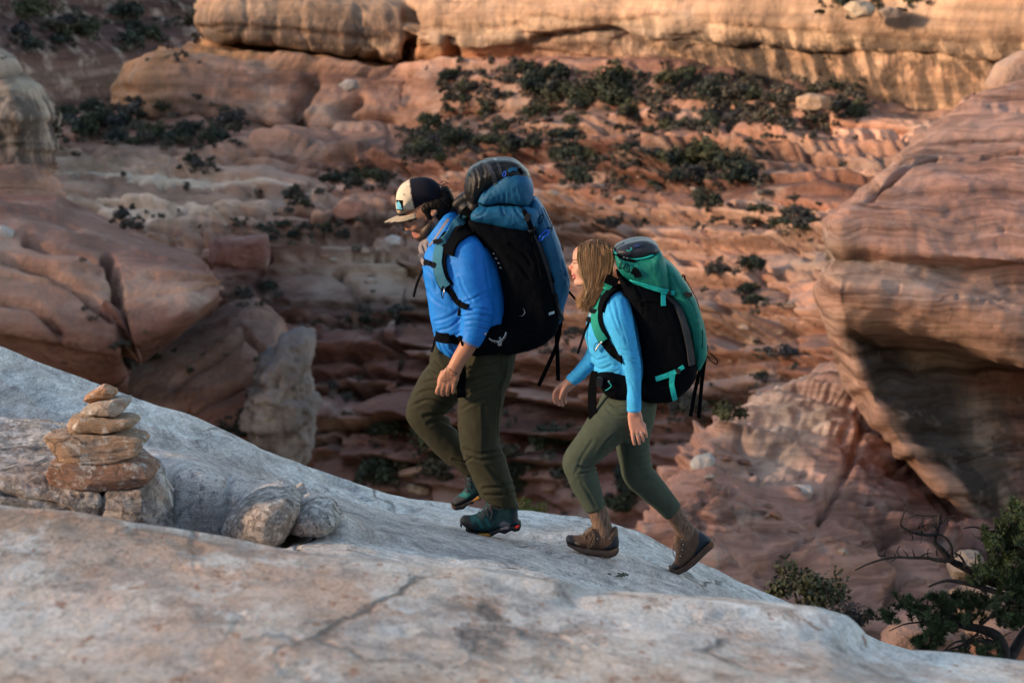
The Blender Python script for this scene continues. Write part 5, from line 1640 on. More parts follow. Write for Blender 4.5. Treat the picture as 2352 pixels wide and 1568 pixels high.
# webbing and buckles
strap_on('compression_strap', pskin, [(1203, 484), (1214, 508), (1222, 530), (1226, 560), (1238, 600), (1246, 640)], 0.024, WEB, pack, 0.004)
strap_on('frame_edge', pskin, [(1222, 525), (1244, 580), (1264, 640), (1278, 700), (1286, 735)], 0.046, fabric('dark grey frame cloth', (0.02, 0.024, 0.03), 0.55), pack, 0.008, 0.002)
strap_on('side_stretch_panel', pskin, [(1236, 560), (1252, 600), (1270, 650)], 0.03, WEB, pack, 0.004, 0.004)
q, n_ = pskin.at(1211, 500, 0.008)
block('buckle', q, (0.026, 0.014, 0.038), PLAST, pack, 0.2, 0.35)
strap_on('lid_cord', pskin, [(1099, 466), (1120, 472), (1150, 467), (1180, 470), (1200, 480), (1212, 492)], 0.006, WEB, pack, 0.003, 0.003)
strap_on('dry_bag_seam', pskin, [(1112, 372), (1124, 385), (1134, 405), (1138, 424)], 0.022, fabric('glossy black tape', (0.03, 0.033, 0.037), 0.25, spec=0.6), dry, 0.002, 0.002)
strap_on('dry_bag_seam', pskin, [(1136, 366), (1146, 382), (1152, 402)], 0.014, fabric('dull black tape', (0.02, 0.022, 0.025), 0.3, spec=0.6), dry, 0.002, 0.002)
strap_on('grab_tab', pskin, [(1168, 395), (1176, 389), (1186, 391)], 0.018, PETROL, lid, 0.004, 0.003)
strap_on('grab_tab', pskin, [(1192, 387), (1196, 394), (1200, 400)], 0.016, WEB, lid, 0.004, 0.003)
cord('toggle_loop', [(np.array([pskin.at(x, y, 0.01)[0] for x, y in [(1154, 402), (1158, 396), (1162, 398), (1159, 404), (1154, 403)]]), 0.0022)], BLUEPLAST, lid)
cy = [(1250, 543), (1247, 550), (1242, 550), (1243, 541), (1249, 533), (1254, 530), (1258, 531), (1254, 538), (1250, 543)]
cord('accessory_loop', [(np.array([pskin.at(x, y, 0.012)[0] for x, y in cy]), 0.0036)], BLUEPLAST, pack)
cord('shock_cord', [(np.array([pskin.at(x, y, 0.006)[0] for x, y in [(1236, 514), (1234, 508), (1240, 498), (1246, 492), (1246, 505), (1240, 513)]]), 0.0022), (np.array([pskin.at(x, y, 0.006)[0] for x, y in [(1256, 530), (1258, 522), (1264, 526), (1266, 518)]]), 0.002),
                    (np.array([pskin.at(x, y, 0.004)[0] for x, y in [(1246, 478), (1256, 500), (1266, 520), (1266, 532)]]), 0.002)], WEB, pack)
# printed marks
for k_, (x, y) in enumerate(((1134.5, 582), (1140, 592.5), (1145.5, 603.5), (1149.8, 614))):
    decal('arrow_print', pskin, [(x - 2.6, y + 2), (x, y - 2.4), (x + 3.0, y + 2), (x, y + 0.8)], WHITEPRINT, main, 0.003)
an = np.linspace(-1.2, 1.75, 10)
for a0 in an[::1]:
    x, y = 1196 + 9 * math.cos(a0), 716 + 9 * math.sin(a0)
    tx, ty = -math.sin(a0), math.cos(a0)
    decal('dash_print', pskin, [(x - 1.3 * tx - 0.5, y - 1.3 * ty), (x + 1.3 * tx - 0.5, y + 1.3 * ty), (x + 1.3 * tx + 0.7, y + 1.3 * ty + 0.4), (x - 1.3 * tx + 0.7, y - 1.3 * ty + 0.4)], WHITEPRINT, main, 0.003)
decal('reflective_tab', pskin, [(1259, 718), (1271, 714), (1271, 720), (1259, 724)], WHITEPRINT, main, 0.008)
# spread-winged bird mark on the hip belt
bird = []
arc = catmull([(1123, 776), (1131, 781), (1144, 783), (1152, 779), (1159, 771), (1161.5, 763)], 40)
logo_parts = []


def ink_line(pts, wpx):
    a = [pskin.at(x, y, 0.003)for x, y in pts]
    return ribbon('logo_line', [q[0] for q in a], wpx / MPX, 0.001, None, None, [q[1] for q in a], n=max(4, 3 * len(pts)))


lines = [arc[i] for i in range(0, 40, 3)]
mm = [ink_line(lines, 1.5)]
for i in range(3, 38, 2):
    d = arc[min(i + 1, 39)] - arc[i - 1]
    d /= np.hypot(*d)
    nrm2 = np.array([-d[1], d[0]])
    L = 1.6 + 3.6 * math.sin(math.pi * i / 40)
    e = arc[i] + nrm2 * L
    mm.append(ink_line([arc[i], e], 0.7))
for ln in ([(1146, 778), (1148, 774), (1150, 777), (1147, 783)], [(1146, 783), (1144, 788), (1148, 791), (1152, 787), (1149, 783)], [(1143, 791), (1147, 793), (1152, 791)], [(1144, 786), (1152, 790)]):
    mm.append(ink_line(ln, 1.3))
bm = bmesh.new()
for m_ in mm:
    bm.from_mesh(m_)
me = bpy.data.meshes.new('bird_print')
bm.to_mesh(me)
bm.free()
obj('bird_print', me, WHITEPRINT, belt)
decal('dash_print', pskin, [(1112, 762), (1117, 765), (1115, 769), (1111, 767)], WHITEPRINT, belt, 0.004)

# shoulder strap: black edge, grey-blue mesh face
sh = [(1080, 482), (1064, 498), (1045, 522), (1026, 545), (1014, 566), (1008, 590), (1009, 618), (1015, 640), (1026, 658)]
a = [(q[0] + 3, q[1] + 2) for q in sh]
strap_on('shoulder_strap', jskin, a, 0.072, WEB, pack, 0.009, 0.004, MY - 0.15)
ss = strap_on('strap_face', jskin, sh, 0.052, STRAPBLUE, pack, 0.004, 0.014, MY - 0.15)
strap_on('shoulder_pad', jskin, [(1032, 586), (1040, 562), (1058, 542), (1084, 532), (1108, 536)], 0.062, BLACK, pack, 0.012, 0.006, MY - 0.17)
strap_on('strap_tail', jskin, [(1024, 654), (1040, 676), (1056, 697), (1076, 706)], 0.03, WEB, pack, 0.004, 0.006, MY - 0.17)
strap_on('strap_tail', jskin, [(1055, 688), (1058, 705), (1056, 724)], 0.02, WEB, pack, 0.003, 0.006, MY - 0.17)
strap_on('load_lifter', pskin, [(1087, 528), (1098, 545), (1113, 568)], 0.016, WEB, pack, 0.004, 0.004)
q, n_ = jskin.at(1012, 556, 0.024)
block('buckle', q, (0.045, 0.012, 0.022), PLAST, pack, 0.2, -0.25)
strap_on('sternum_strap', jskin, [(978, 600), (986, 603), (996, 607), (1008, 612)], 0.022, WEB, pack, 0.004, 0.008, MY - 0.1)
q, n_ = jskin.at(987, 604, 0.016)
block('buckle', q, (0.038, 0.014, 0.024), PLAST, pack, 0.2, 0.35)
q, n_ = jskin.at(1001, 609, 0.018)
block('buckle', q, (0.026, 0.014, 0.028), PLAST, pack, 0.2, 0.35)
strap_on('strap_face', jskin, [(966, 582), (971, 594), (979, 606)], 0.028, GREY, pack, 0.005, 0.008, MY - 0.06)
ribbon('strap_tail', PP([(979, 606), (971, 622), (961, 644), (955, 662), (950, 682)], MY - 0.1), 0.013, 0.003, WEB, pack, np.tile([-0.5, -0.8, 0.1], (5, 1)))
cord('zip_pull', [(np.array([jskin.at(x, y, 0.02, MY - 0.15)[0] for x, y in [(1020, 655), (1016, 668), (1020, 684), (1022, 668), (1020, 655)]]), 0.0022)], WEB, pack)
cord('zip_pull', [(np.array([jskin.at(x, y, 0.02, MY - 0.15)[0] for x, y in [(1023, 660), (1022, 680)]]), 0.003)], METAL, pack)
strap_on('waist_strap', pskin, [(1004, 772), (1020, 776), (1040, 777), (1062, 782)], 0.052, BLACK, pack, 0.006, 0.004)
ribbon('strap_tail', PP([(1003, 768), (999, 782), (996, 795), (991, 808)], MY - 0.14), 0.013, 0.003, WEB, pack, np.tile([-0.6, -0.7, 0.1], (4, 1)))
ribbon('strap_tail', np.array([P(1066, 836, MY - 0.19), P(1063, 865, MY - 0.2), P(1059, 890, MY - 0.205), P(1060, 913, MY - 0.205)]), 0.04, 0.003, WEB, pack, wtab=[0.012, 0.034, 0.042, 0.044])
ribbon('strap_tail', PP([(1292, 688), (1288, 740), (1279, 790), (1262, 832), (1237, 886)], MY - 0.04), 0.021, 0.003, WEB, pack, np.tile([-0.3, -0.9, 0.1], (5, 1)))
ribbon('strap_tail', PP([(1279, 742), (1279, 790), (1281, 830), (1282, 874)], MY - 0.02), 0.021, 0.003, WEB, pack)
ribbon('strap_tail', PP([(1294, 660), (1302, 665), (1312, 676), (1325, 691)], MY - 0.06), 0.012, 0.003, WEB, pack)
cord('shock_cord', [(PP([(1186, 797), (1202, 804), (1216, 800), (1226, 790)], MY - 0.15), 0.0035)], WEB, pack)
# ------------------------------------------------------------------ the woman
WY = 11.7
b = Solid(*bounds(1260, 545, 1650, 1325, WY, 0.30), 0.0050)
limb(b, [(1440, 905, WY, 38), (1425, 830, WY, 32), (1408, 760, WY, 38), (1396, 705, WY, 34)], 0.02, 1.25)
limb(b, [(1396, 706, WY, 24), (1376, 668, WY, 19), (1362, 640, WY, 19)], 0.02)
b.ball(P(1363, 594, WY), (0.091, 0.072, 0.094), 0.02, rot=0.1)
limb(b, [(1340, 594, WY, 21), (1339, 620, WY, 21), (1339, 640, WY, 15)], 0.02, 1.12)
for sgn in (-1, 1):
    limb(b, [(1365, 634, WY + sgn * 0.046, 9), (1345, 646, WY + sgn * 0.034, 8), (1328, 649, WY + sgn * 0.010, 7)], 0.012)
    b.ball(P(1330, 617, WY + sgn * 0.034), (0.022, 0.024, 0.024), 0.012)
    b.ball(P(1318.5, 605, WY + sgn * 0.030), (0.010, 0.013, 0.010), 0.006, cut=True)
    b.ball(P(1324.5, 605, WY + sgn * 0.028), (0.0125, 0.0125, 0.012), 0.003)
b.ball(P(1330, 586, WY), (0.026, 0.045, 0.038), 0.02)
b.ball(P(1326, 649, WY), (0.017, 0.019, 0.016), 0.010)
limb(b, [(1319.5, 603, WY, 3.6), (1314.5, 609, WY, 3.8), (1310, 613.5, WY, 4.3)], 0.005)
b.ball(P(1313.5, 617.5, WY), (0.012, 0.0145, 0.0075), 0.006, rot=-0.3)
limb(b, [(1318, 622, WY, 5), (1318.5, 628, WY, 5)], 0.008, 2.0)
b.ball(P(1316.5, 630.5, WY), (0.010, 0.021, 0.0062), 0.003, rot=-0.2)
b.ball(P(1318.2, 637.5, WY), (0.009, 0.019, 0.0068), 0.003, rot=0.1)
# legs
limb(b, [(1440, 930, WY - 0.085, 38), (1390, 985, WY - 0.09, 34), (1332, 1056, WY - 0.09, 26), (1345, 1110, WY - 0.09, 23), (1380, 1195, WY - 0.09, 15), (1385, 1245, WY - 0.09, 13)], 0.02)
limb(b, [(1455, 930, WY + 0.085, 38), (1458, 1010, WY + 0.09, 29), (1464, 1085, WY + 0.09, 25), (1515, 1140, WY + 0.09, 21), (1562, 1202, WY + 0.09, 14), (1585, 1245, WY + 0.09, 12)], 0.02)
# arms
limb(b, [(1412, 708, WY - 0.12, 22), (1428, 760, WY - 0.165, 20), (1448, 820, WY - 0.18, 16), (1456, 885, WY - 0.19, 13), (1457, 944, WY - 0.195, 11.5)], 0.015, 0.9)
b.plate(XZ([(1444, 940), (1470, 940), (1477, 966), (1484, 984), (1480, 994), (1463, 999), (1450, 997), (1443, 972)], WY - 0.195), WY - 0.195, 0.0145, 0.0135, 0.012, smooth=2)
for x0, y0, x1, y1, x2, y2, r in ((1453.5, 994, 1454.5, 1008, 1457, 1020, 4.6), (1464, 996, 1466.5, 1008, 1469, 1019, 4.6), (1473.5, 993, 1476, 1003, 1477.5, 1013, 4.3), (1481, 986, 1484, 995, 1485, 1004, 3.9)):
    finger(b, [(x0 - 1, y0 - 12, WY - 0.195, r), (x0, y0, WY - 0.203, r), (x1, y1, WY - 0.203, r - 0.3), (x2, y2, WY - 0.193, r - 1.2)])
finger(b, [(1447, 958, WY - 0.18, 6), (1444, 976, WY - 0.163, 5), (1448, 992, WY - 0.158, 4.4), (1452, 1001, WY - 0.16, 3.6)])
limb(b, [(1392, 712, WY + 0.12, 22), (1384, 770, WY + 0.165, 19), (1366, 818, WY + 0.18, 16), (1336, 852, WY + 0.185, 13.5), (1306, 880, WY + 0.185, 11)], 0.015, 0.9)
b.plate(XZ([(1318, 868), (1324, 882), (1308, 898), (1296, 904), (1278, 902), (1273, 895), (1284, 882), (1304, 870)], WY + 0.185), WY + 0.185, 0.015, 0.013, 0.010, smooth=2)
for rows in ([(1282, 892, WY + 0.175, 4.6), (1275, 899, WY + 0.172, 4.6), (1272, 913, WY + 0.174, 4.2), (1276, 926, WY + 0.18, 3.2)],
             [(1288, 896, WY + 0.185, 4.6), (1281, 904, WY + 0.184, 4.6), (1279, 919, WY + 0.186, 4.2), (1285, 931, WY + 0.19, 3.2)],
             [(1294, 898, WY + 0.196, 4.5), (1289, 908, WY + 0.197, 4.4), (1288, 921, WY + 0.198, 4.0), (1293, 932, WY + 0.2, 3.1)],
             [(1301, 898, WY + 0.205, 4.0), (1297, 907, WY + 0.208, 4.0), (1296, 917, WY + 0.21, 3.6), (1300, 926, WY + 0.21, 2.9)],
             [(1304, 884, WY + 0.172, 6), (1296, 893, WY + 0.16, 5.2), (1290, 904, WY + 0.158, 4.6), (1287, 915, WY + 0.16, 3.6)]):
    finger(b, rows)
me = b.mesh('body')
V = coords_of(me)
px = proj(V)
sk = np.tile(np.array([0.56, 0.315, 0.235]), (len(V), 1)) * (1 + 0.07 * fbm(V * 30, 3, seed=2))[:, None]
hands = px[:, 1] > 850
sk[hands] *= np.array([0.98, 0.86, 0.84])
hd = px[:, 1] < 665
rosy = hd & (np.hypot(px[:, 0] - 1310, px[:, 1] - 616) < 9)
sk[rosy] *= np.array([1.0, 0.78, 0.76])
lip = hd & inpoly(px, [(1309, 627), (1316, 626.5), (1324, 633), (1322, 641), (1312, 642)])
sk[lip] = (0.50, 0.18, 0.16)
sk[hd & (seg_dist2d(px, [(1316, 597.5), (1327, 596.5)]) < 1.5)] = (0.2, 0.12, 0.08)
sk[hd & (seg_dist2d(px, [(1317, 604.5), (1326, 605)]) < 1.3)] = (0.06, 0.04, 0.035)
set_col(me, np.clip(sk, 0, 1))
woman = person_root('person', 'long haired hiker in pale blue top and grey green trousers striding uphill', me)
for (x0, y0), (x1, y1) in (((1459, 995), (1471, 999)), ((1469, 990), (1480, 994))):
    ax = np.array([(x0 + x1) / 2, (y0 + y1) / 2])
    cc = P(ax[0], ax[1], WY - 0.202)
    an = np.linspace(0, 2 * np.pi, 9)
    d = P(x1, y1, WY) - P(x0, y0, WY)
    d /= np.linalg.norm(d)
    cord('ring', [(np.array([cc + 0.0112 * (math.cos(a_) * d + math.sin(a_) * np.array([0, 1.0, 0])) for a_ in an]), 0.0014)], METAL, woman, 5)
block('ring_stone', P(1461, 997, WY - 0.215), (0.006, 0.004, 0.006), fabric('green gem', (0.2, 0.35, 0.02), 0.2, spec=0.6), woman, 0.3)

# top
j = Solid(*bounds(1285, 640, 1520, 960, WY, 0.30), 0.0066)
j.plate(XZ([(1374, 690), (1362, 704), (1353, 722), (1347, 748), (1345, 772), (1349, 794), (1357, 820), (1366, 846), (1372, 872), (1400, 890), (1440, 905), (1500, 900), (1496, 850), (1478, 785), (1458, 715), (1440, 676), (1412, 658), (1390, 672)], WY), WY, 0.155, 0.115, 0.02, smooth=3)
limb(j, [(1416, 702, WY - 0.105, 31), (1421, 730, WY - 0.145, 31), (1430, 764, WY - 0.165, 27), (1447, 818, WY - 0.18, 20.5), (1453, 850, WY - 0.186, 18), (1456, 885, WY - 0.19, 15.8), (1456.5, 925, WY - 0.194, 15.6), (1456.5, 960, WY - 0.195, 15.2)], 0.022, 0.95)
limb(j, [(1394, 712, WY + 0.11, 29), (1384, 766, WY + 0.16, 25), (1366, 816, WY + 0.18, 20.5), (1340, 848, WY + 0.185, 17), (1318, 869, WY + 0.185, 15), (1298, 886, WY + 0.185, 14)], 0.022, 0.95)
ring = [(1368, 694, WY, 6), (1374, 684, WY - 0.045, 6), (1392, 670, WY - 0.06, 7), (1408, 662, WY, 8), (1392, 670, WY + 0.06, 7), (1374, 684, WY + 0.045, 6), (1368, 694, WY, 6)]
limb(j, ring, 0.012)
j.plate(XZ([(1420, 946), (1440, 946.5), (1473, 943.5), (1490, 943), (1490, 990), (1420, 990)], WY - 0.195), WY - 0.195, 0.09, 0.003, 0.003, cut=True)
j.plate(XZ([(1292, 862), (1299.5, 868.5), (1322.5, 886.5), (1328, 900), (1280, 920), (1260, 880)], WY + 0.185), WY + 0.185, 0.09, 0.003, 0.003, cut=True)
me = j.mesh('top')
FW = [([(1432, 812), (1446, 822), (1466, 826)], 3, 0.006), ([(1434, 824), (1450, 832), (1468, 838)], 3, 0.006), ([(1424, 800), (1440, 806), (1462, 806)], 3, 0.005), ([(1398, 690), (1410, 730), (1428, 770)], 4, 0.005), ([(1430, 690), (1440, 730), (1452, 770)], 4, 0.005), ([(1414, 690), (1424, 740), (1440, 790)], 4, 0.004),
      ([(1352, 810), (1370, 826), (1395, 820)], 4, 0.007), ([(1360, 836), (1380, 848), (1405, 838)], 4, 0.008), ([(1366, 856), (1390, 862), (1420, 850)], 3.5, 0.007), ([(1372, 866), (1396, 872), (1420, 866)], 3, 0.006), ([(1352, 770), (1375, 790), (1400, 800)], 5, 0.004),
      ([(1310, 858), (1326, 868), (1338, 872)], 3, 0.005), ([(1446, 870), (1456, 890), (1462, 915)], 3, 0.003)]
drape(me, FW, 0.0025, (9, 9, 9), 25, None)
top = obj('top', me, TEE, woman)
tskin = Skin([top])
s = Solid(*bounds(1345, 670, 1400, 740, WY, 0.14), 0.004)
limb(s, [(1362, 698, WY - 0.03, 7), (1364, 712, WY - 0.05, 8), (1358, 728, WY - 0.05, 5)], 0.01)
limb(s, [(1374, 690, WY - 0.055, 7), (1372, 706, WY - 0.07, 7), (1366, 722, WY - 0.07, 5)], 0.01)
limb(s, [(1366, 692, WY + 0.03, 7), (1362, 708, WY + 0.04, 7)], 0.01)
gm = s.mesh('neck_scarf')
drape(gm, [([(1360, 700), (1366, 720)], 2, 0.005), ([(1370, 690), (1370, 715)], 2, 0.005)], 0.005, (22, 22, 22), 6)
SC = NB('patterned scarf cloth')
obj('neck_scarf', gm, SC.done(SC.ramp(SC.noise(75, 2, 0.5), [(0.42, (0.03, 0.22, 0.5)), (0.5, (0.25, 0.55, 0.75)), (0.58, (0.65, 0.75, 0.78))]), 0.8), woman)

# trousers
t = Solid(*bounds(1280, 895, 1585, 1210, WY, 0.24), 0.0066)
t.plate(XZ([(1389, 905), (1440, 902), (1502, 908), (1504, 940), (1494, 985), (1470, 1010), (1410, 1000), (1375, 950)], WY), WY, 0.165, 0.105, 0.03, smooth=2)
limb(t, [(1442, 938, WY - 0.08, 50), (1400, 975, WY - 0.088, 47), (1355, 1026, WY - 0.09, 38), (1329, 1060, WY - 0.09, 34.5), (1335, 1082, WY - 0.09, 34), (1343, 1106, WY - 0.09, 32), (1358, 1142, WY - 0.09, 26), (1374, 1180, WY - 0.09, 22.5)], 0.03)
limb(t, [(1456, 940, WY + 0.08, 47), (1452, 1005, WY + 0.09, 39), (1459, 1060, WY + 0.09, 35), (1466, 1088, WY + 0.09, 35), (1488, 1113, WY + 0.09, 32), (1518, 1143, WY + 0.09, 27.5), (1552, 1182, WY + 0.09, 22)], 0.03)
t.plate(XZ([(1320, 1168), (1347, 1177), (1370, 1169), (1396, 1156), (1420, 1160), (1420, 1240), (1320, 1240)], WY - 0.09), WY - 0.09, 0.10, 0.003, 0.003, cut=True)
t.plate(XZ([(1505, 1202), (1529, 1192), (1564, 1160), (1600, 1150), (1620, 1240), (1505, 1240)], WY + 0.09), WY + 0.09, 0.10, 0.003, 0.003, cut=True)
me = t.mesh('trousers')
FT = [([(1330, 1070), (1350, 1074), (1370, 1066)], 4, 0.009), ([(1330, 1088), (1350, 1084), (1372, 1078)], 4, 0.008), ([(1362, 1010), (1335, 1050), (1322, 1090)], 5, 0.004), ([(1430, 1000), (1440, 1040), (1440, 1070)], 4, 0.005),
      ([(1452, 1050), (1475, 1052), (1490, 1044)], 4, 0.008), ([(1456, 1068), (1480, 1066), (1496, 1060)], 4, 0.009), ([(1460, 1086), (1484, 1080), (1502, 1076)], 4, 0.008), ([(1466, 1104), (1490, 1094), (1512, 1092)], 4, 0.007),
      ([(1400, 925), (1420, 935), (1450, 930)], 4, 0.006), ([(1395, 940), (1420, 955), (1452, 950)], 4, 0.005), ([(1450, 1030), (1470, 1034), (1488, 1022)], 4, 0.006), ([(1336, 1110), (1356, 1140), (1370, 1165)], 5, 0.004), ([(1408, 1000), (1390, 1020), (1372, 1046)], 4, 0.006)]
drape(me, FT, 0.003, (8, 8, 6), 35, None)
wtrou = obj('trousers', me, SAGE, woman)
# socks
SK = NB('brown ribbed wool')
ribn = SK.noise(150, 2, 0.5, SK.mapping((1.0, 1.0, 0.12), (0, 0.4, 0)))
SOCKM = SK.done(SK.mix(1.0, (0.155, 0.105, 0.078), SK.ramp(ribn, [(0.35, 0.6), (0.65, 1.35)]), 'MULTIPLY'), 0.95, SK.bump(ribn, 0.004, 0.8), 0.1)
for rows, Y in (([(1364, 1152, 19.5), (1372, 1172, 20.5), (1379, 1195, 20.5), (1387, 1222, 21.5), (1388, 1232, 21)], WY - 0.09), ([(1536, 1162, 19), (1546, 1176, 20), (1560, 1198, 20), (1577, 1222, 21), (1580, 1232, 21)], WY + 0.09)):
    s = Solid(*bounds(min(q[0] for q in rows) - 30, rows[0][1] - 30, max(q[0] for q in rows) + 30, rows[-1][1] + 30, Y, 0.08), 0.004)
    limb(s, [(x, y, Y, r_) for x, y, r_ in rows], 0.01)
    obj('sock', s.mesh('sock'), SOCKM, woman)
BRN = (0.105, 0.066, 0.045)
WB1 = boot(woman, [(1300, 1242), (1300, 1234), (1306, 1228), (1322, 1229), (1338, 1227), (1350, 1217), (1362, 1206), (1382, 1213), (1402, 1213), (1417, 1208), (1420, 1230), (1421, 1256), (1400, 1264), (1370, 1262), (1335, 1256), (1312, 1250)],
           [(1298, 1238), (1304, 1245), (1320, 1250), (1345, 1255), (1375, 1259), (1400, 1260), (1421, 1252), (1421, 1262), (1415, 1271), (1401, 1277), (1388, 1276), (1384, 1273), (1360, 1272), (1345, 1269), (1322, 1260), (1304, 1250)],
           WY - 0.09, 0.045, BRN, (0.075, 0.055, 0.045),
           paint=[([(1298, 1245), (1300, 1226), (1312, 1226), (1320, 1240), (1330, 1250), (1312, 1256)], (0.03, 0.035, 0.045)), ([(1384, 1262), (1404, 1248), (1412, 1232), (1424, 1228), (1424, 1266)], (0.022, 0.027, 0.036)), ([(1318, 1243), (1328, 1246), (1334, 1252), (1322, 1250)], (0.3, 0.24, 0.17))])
WB2 = boot(woman, [(1550, 1228), (1570, 1226), (1594, 1212), (1607, 1219), (1628, 1234), (1630, 1244), (1606, 1268), (1580, 1292), (1560, 1306), (1546, 1308), (1540, 1302), (1550, 1286), (1554, 1262), (1549, 1242)],
           [(1634, 1238), (1639, 1244), (1637, 1253), (1622, 1266), (1608, 1280), (1596, 1292), (1576, 1307), (1556, 1316), (1542, 1314), (1536, 1305), (1538, 1300), (1552, 1304), (1572, 1294), (1594, 1274), (1612, 1256), (1626, 1243)],
           WY + 0.09, 0.045, BRN, (0.085, 0.055, 0.042),
           paint=[([(1605, 1218), (1632, 1232), (1632, 1246), (1606, 1268), (1590, 1278), (1598, 1262), (1606, 1246)], (0.02, 0.03, 0.045)), ([(1536, 1304), (1546, 1292), (1560, 1300), (1556, 1312)], (0.03, 0.03, 0.034))],
           solepaint=[([(1630, 1234), (1642, 1240), (1638, 1256), (1628, 1258)], (0.17, 0.085, 0.05))])
TANL = fabric('brown lace', (0.16, 0.115, 0.085), 0.8)
laces(WB1, [(1332, 1229), (1346, 1237), (1341, 1225), (1356, 1234), (1350, 1218), (1366, 1229), (1358, 1212), (1378, 1222)], WY - 0.09, TANL,
      [[(1360, 1216), (1350, 1222), (1340, 1228), (1346, 1216), (1358, 1209)], [(1364, 1224), (1352, 1248), (1350, 1258), (1358, 1252), (1366, 1228)], [(1364, 1224), (1366, 1240), (1362, 1252)]])
laces(WB2, [(1552, 1282), (1562, 1286), (1556, 1268), (1568, 1272), (1554, 1254), (1570, 1258), (1552, 1242), (1568, 1244)], WY + 0.09, TANL,
      [[(1556, 1242), (1548, 1252), (1546, 1268), (1552, 1278), (1554, 1250)], [(1556, 1242), (1562, 1258), (1558, 1270)]])
wb1s, wb2s = Skin([WB1]), Skin([WB2])
for sk_, bo, spots in ((wb1s, WB1, ((1382, 1222), (1390, 1221), (1386, 1232), (1400, 1236), (1372, 1236))), (wb2s, WB2, ((1566, 1238), (1569, 1250), (1567, 1262), (1563, 1276)))):
    for x, y in spots:
        q, _n = sk_.at(x, y, 0.002)
        block('lace_hook', q, (0.007, 0.005, 0.006), METAL, bo, 0.3)

# hair: long straight strands over a cap of hair
h = Solid(*bounds(1312, 540, 1420, 720, WY, 0.14), 0.006)
h.ball(P(1368, 591, WY), (0.085, 0.075, 0.089), 0.01)
limb(h, [(1385, 600, WY, 22), (1382, 640, WY, 22), (1366, 678, WY, 14), (1350, 694, WY, 7)], 0.02, 1.3)
for sgn in (-1, 1):
    limb(h, [(1362, 580, WY + sgn * 0.040, 24), (1358, 610, WY + sgn * 0.052, 22), (1362, 640, WY + sgn * 0.054, 20), (1356, 672, WY + sgn * 0.052, 15), (1344, 694, WY + sgn * 0.048, 7)], 0.02, 0.42)
h.plate(XZ([(1300, 540), (1322, 552), (1331, 568), (1330, 590), (1330, 620), (1337, 640), (1346, 660), (1326, 690), (1300, 700)], WY), WY, 0.2, 0.004, 0.006, cut=True)
hm = h.mesh('hair')
HR = NB('light brown hair')
hc, _ha = HR.attr()
HAIRL = HR.done(HR.mix(1.0, hc, HR.ramp(HR.noise(90, 3, 0.6, HR.mapping((1, 1, 0.1))), [(0.35, 0.65), (0.65, 1.3)]), 'MULTIPLY'), 0.5, None, 0.18)
V = coords_of(hm)
set_col(hm, np.tile(np.array([0.085, 0.05, 0.03]), (len(V), 1)))
hair2 = obj('hair', hm, HAIRL, woman)
r = np.random.default_rng(12)
Vs, Qs, Cs, off = [], [], [], 0
for i in range(2600):
    # start on the parting / crown, run down the side and swing forward to the ends
    th = r.uniform(-1.0, 1.0)
    side = -1 if r.random() < 0.72 else 1
    a0 = r.uniform(0, 1) ** 0.9
    x0 = 1326 + 74 * a0
    y0 = np.interp(x0, [1326, 1333, 1345, 1372, 1393, 1404, 1410], [568, 560, 554, 548.5, 555, 568, 585]) + r.uniform(0, 7)
    yo0 = r.uniform(0.0, 0.035)
    sp = r.uniform(0, 1)
    lay = r.uniform(0.94, 1.05)
    x1 = np.interp(a0, [0, .3, .7, 1], [1328, 1349, 1386, 1408]) + r.normal() * 1.4
    x2 = np.interp(a0, [0, .3, .7, 1], [1334, 1352, 1382, 1400]) + r.normal() * 1.7
    x3 = np.interp(a0, [0, .3, .7, 1], [1344, 1354, 1370, 1383]) + r.normal() * 2
    x4 = np.interp(a0, [0, .3, .7, 1], [1331, 1336, 1350, 1366]) + r.normal() * 5
    ye = np.interp(a0, [0, .3, .7, 1], [690, 702, 708, 694]) + r.normal() * 5
    pts = [(x0, y0, yo0), (0.5 * (x0 + x1), max(y0 + 5, 569 + r.normal() * 2), 0.068 * lay), (x1, 598 + r.normal() * 2, 0.080 * lay), (x2, 628, 0.089 * lay), (x3, 662, 0.086 * lay), (x4, ye, (0.078 + 0.012 * r.normal()) * lay)]
    if i % 9 == 0:
        pts[-1] = (x4 - r.uniform(0, 9), ye + r.uniform(-6, 6), 0.08)
    c3 = np.array([P(x, y, WY + side * yo) for x, y, yo in pts])
    n = 14
    p = catmull(c3, n)
    Tg = np.gradient(p, axis=0)
    Tg /= np.linalg.norm(Tg, axis=1, keepdims=True)
    outw = np.tile(np.array([r.normal() * 0.25, side * 1.0, r.normal() * 0.15]), (n, 1))
    B = np.cross(Tg, outw)
    B /= np.linalg.norm(B, axis=1, keepdims=True)
    wd = 0.0016 * np.interp(np.linspace(0, 1, n), [0, .3, .8, 1], [0.8, 1.2, 1.0, 0.25])[:, None]
    Vv = np.stack([p - B * wd, p + outw * 0.0006, p + B * wd], 1).reshape(-1, 3)
    Vs.append(Vv)
    Qs.append(grid_quads(n, 3) + off)
    off += len(Vv)
    light = float(np.clip(r.normal(0.26 + 0.3 * (a0 < 0.35) * (r.random() < 0.6), 0.16), 0, 1))
    base = np.array([0.115, 0.060, 0.032]) * (1 - light) + np.array([0.58, 0.35, 0.165]) * light
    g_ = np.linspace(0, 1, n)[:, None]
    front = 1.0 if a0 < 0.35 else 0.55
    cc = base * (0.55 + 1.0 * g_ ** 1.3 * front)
    Cs.append(np.repeat(cc, 3, 0))
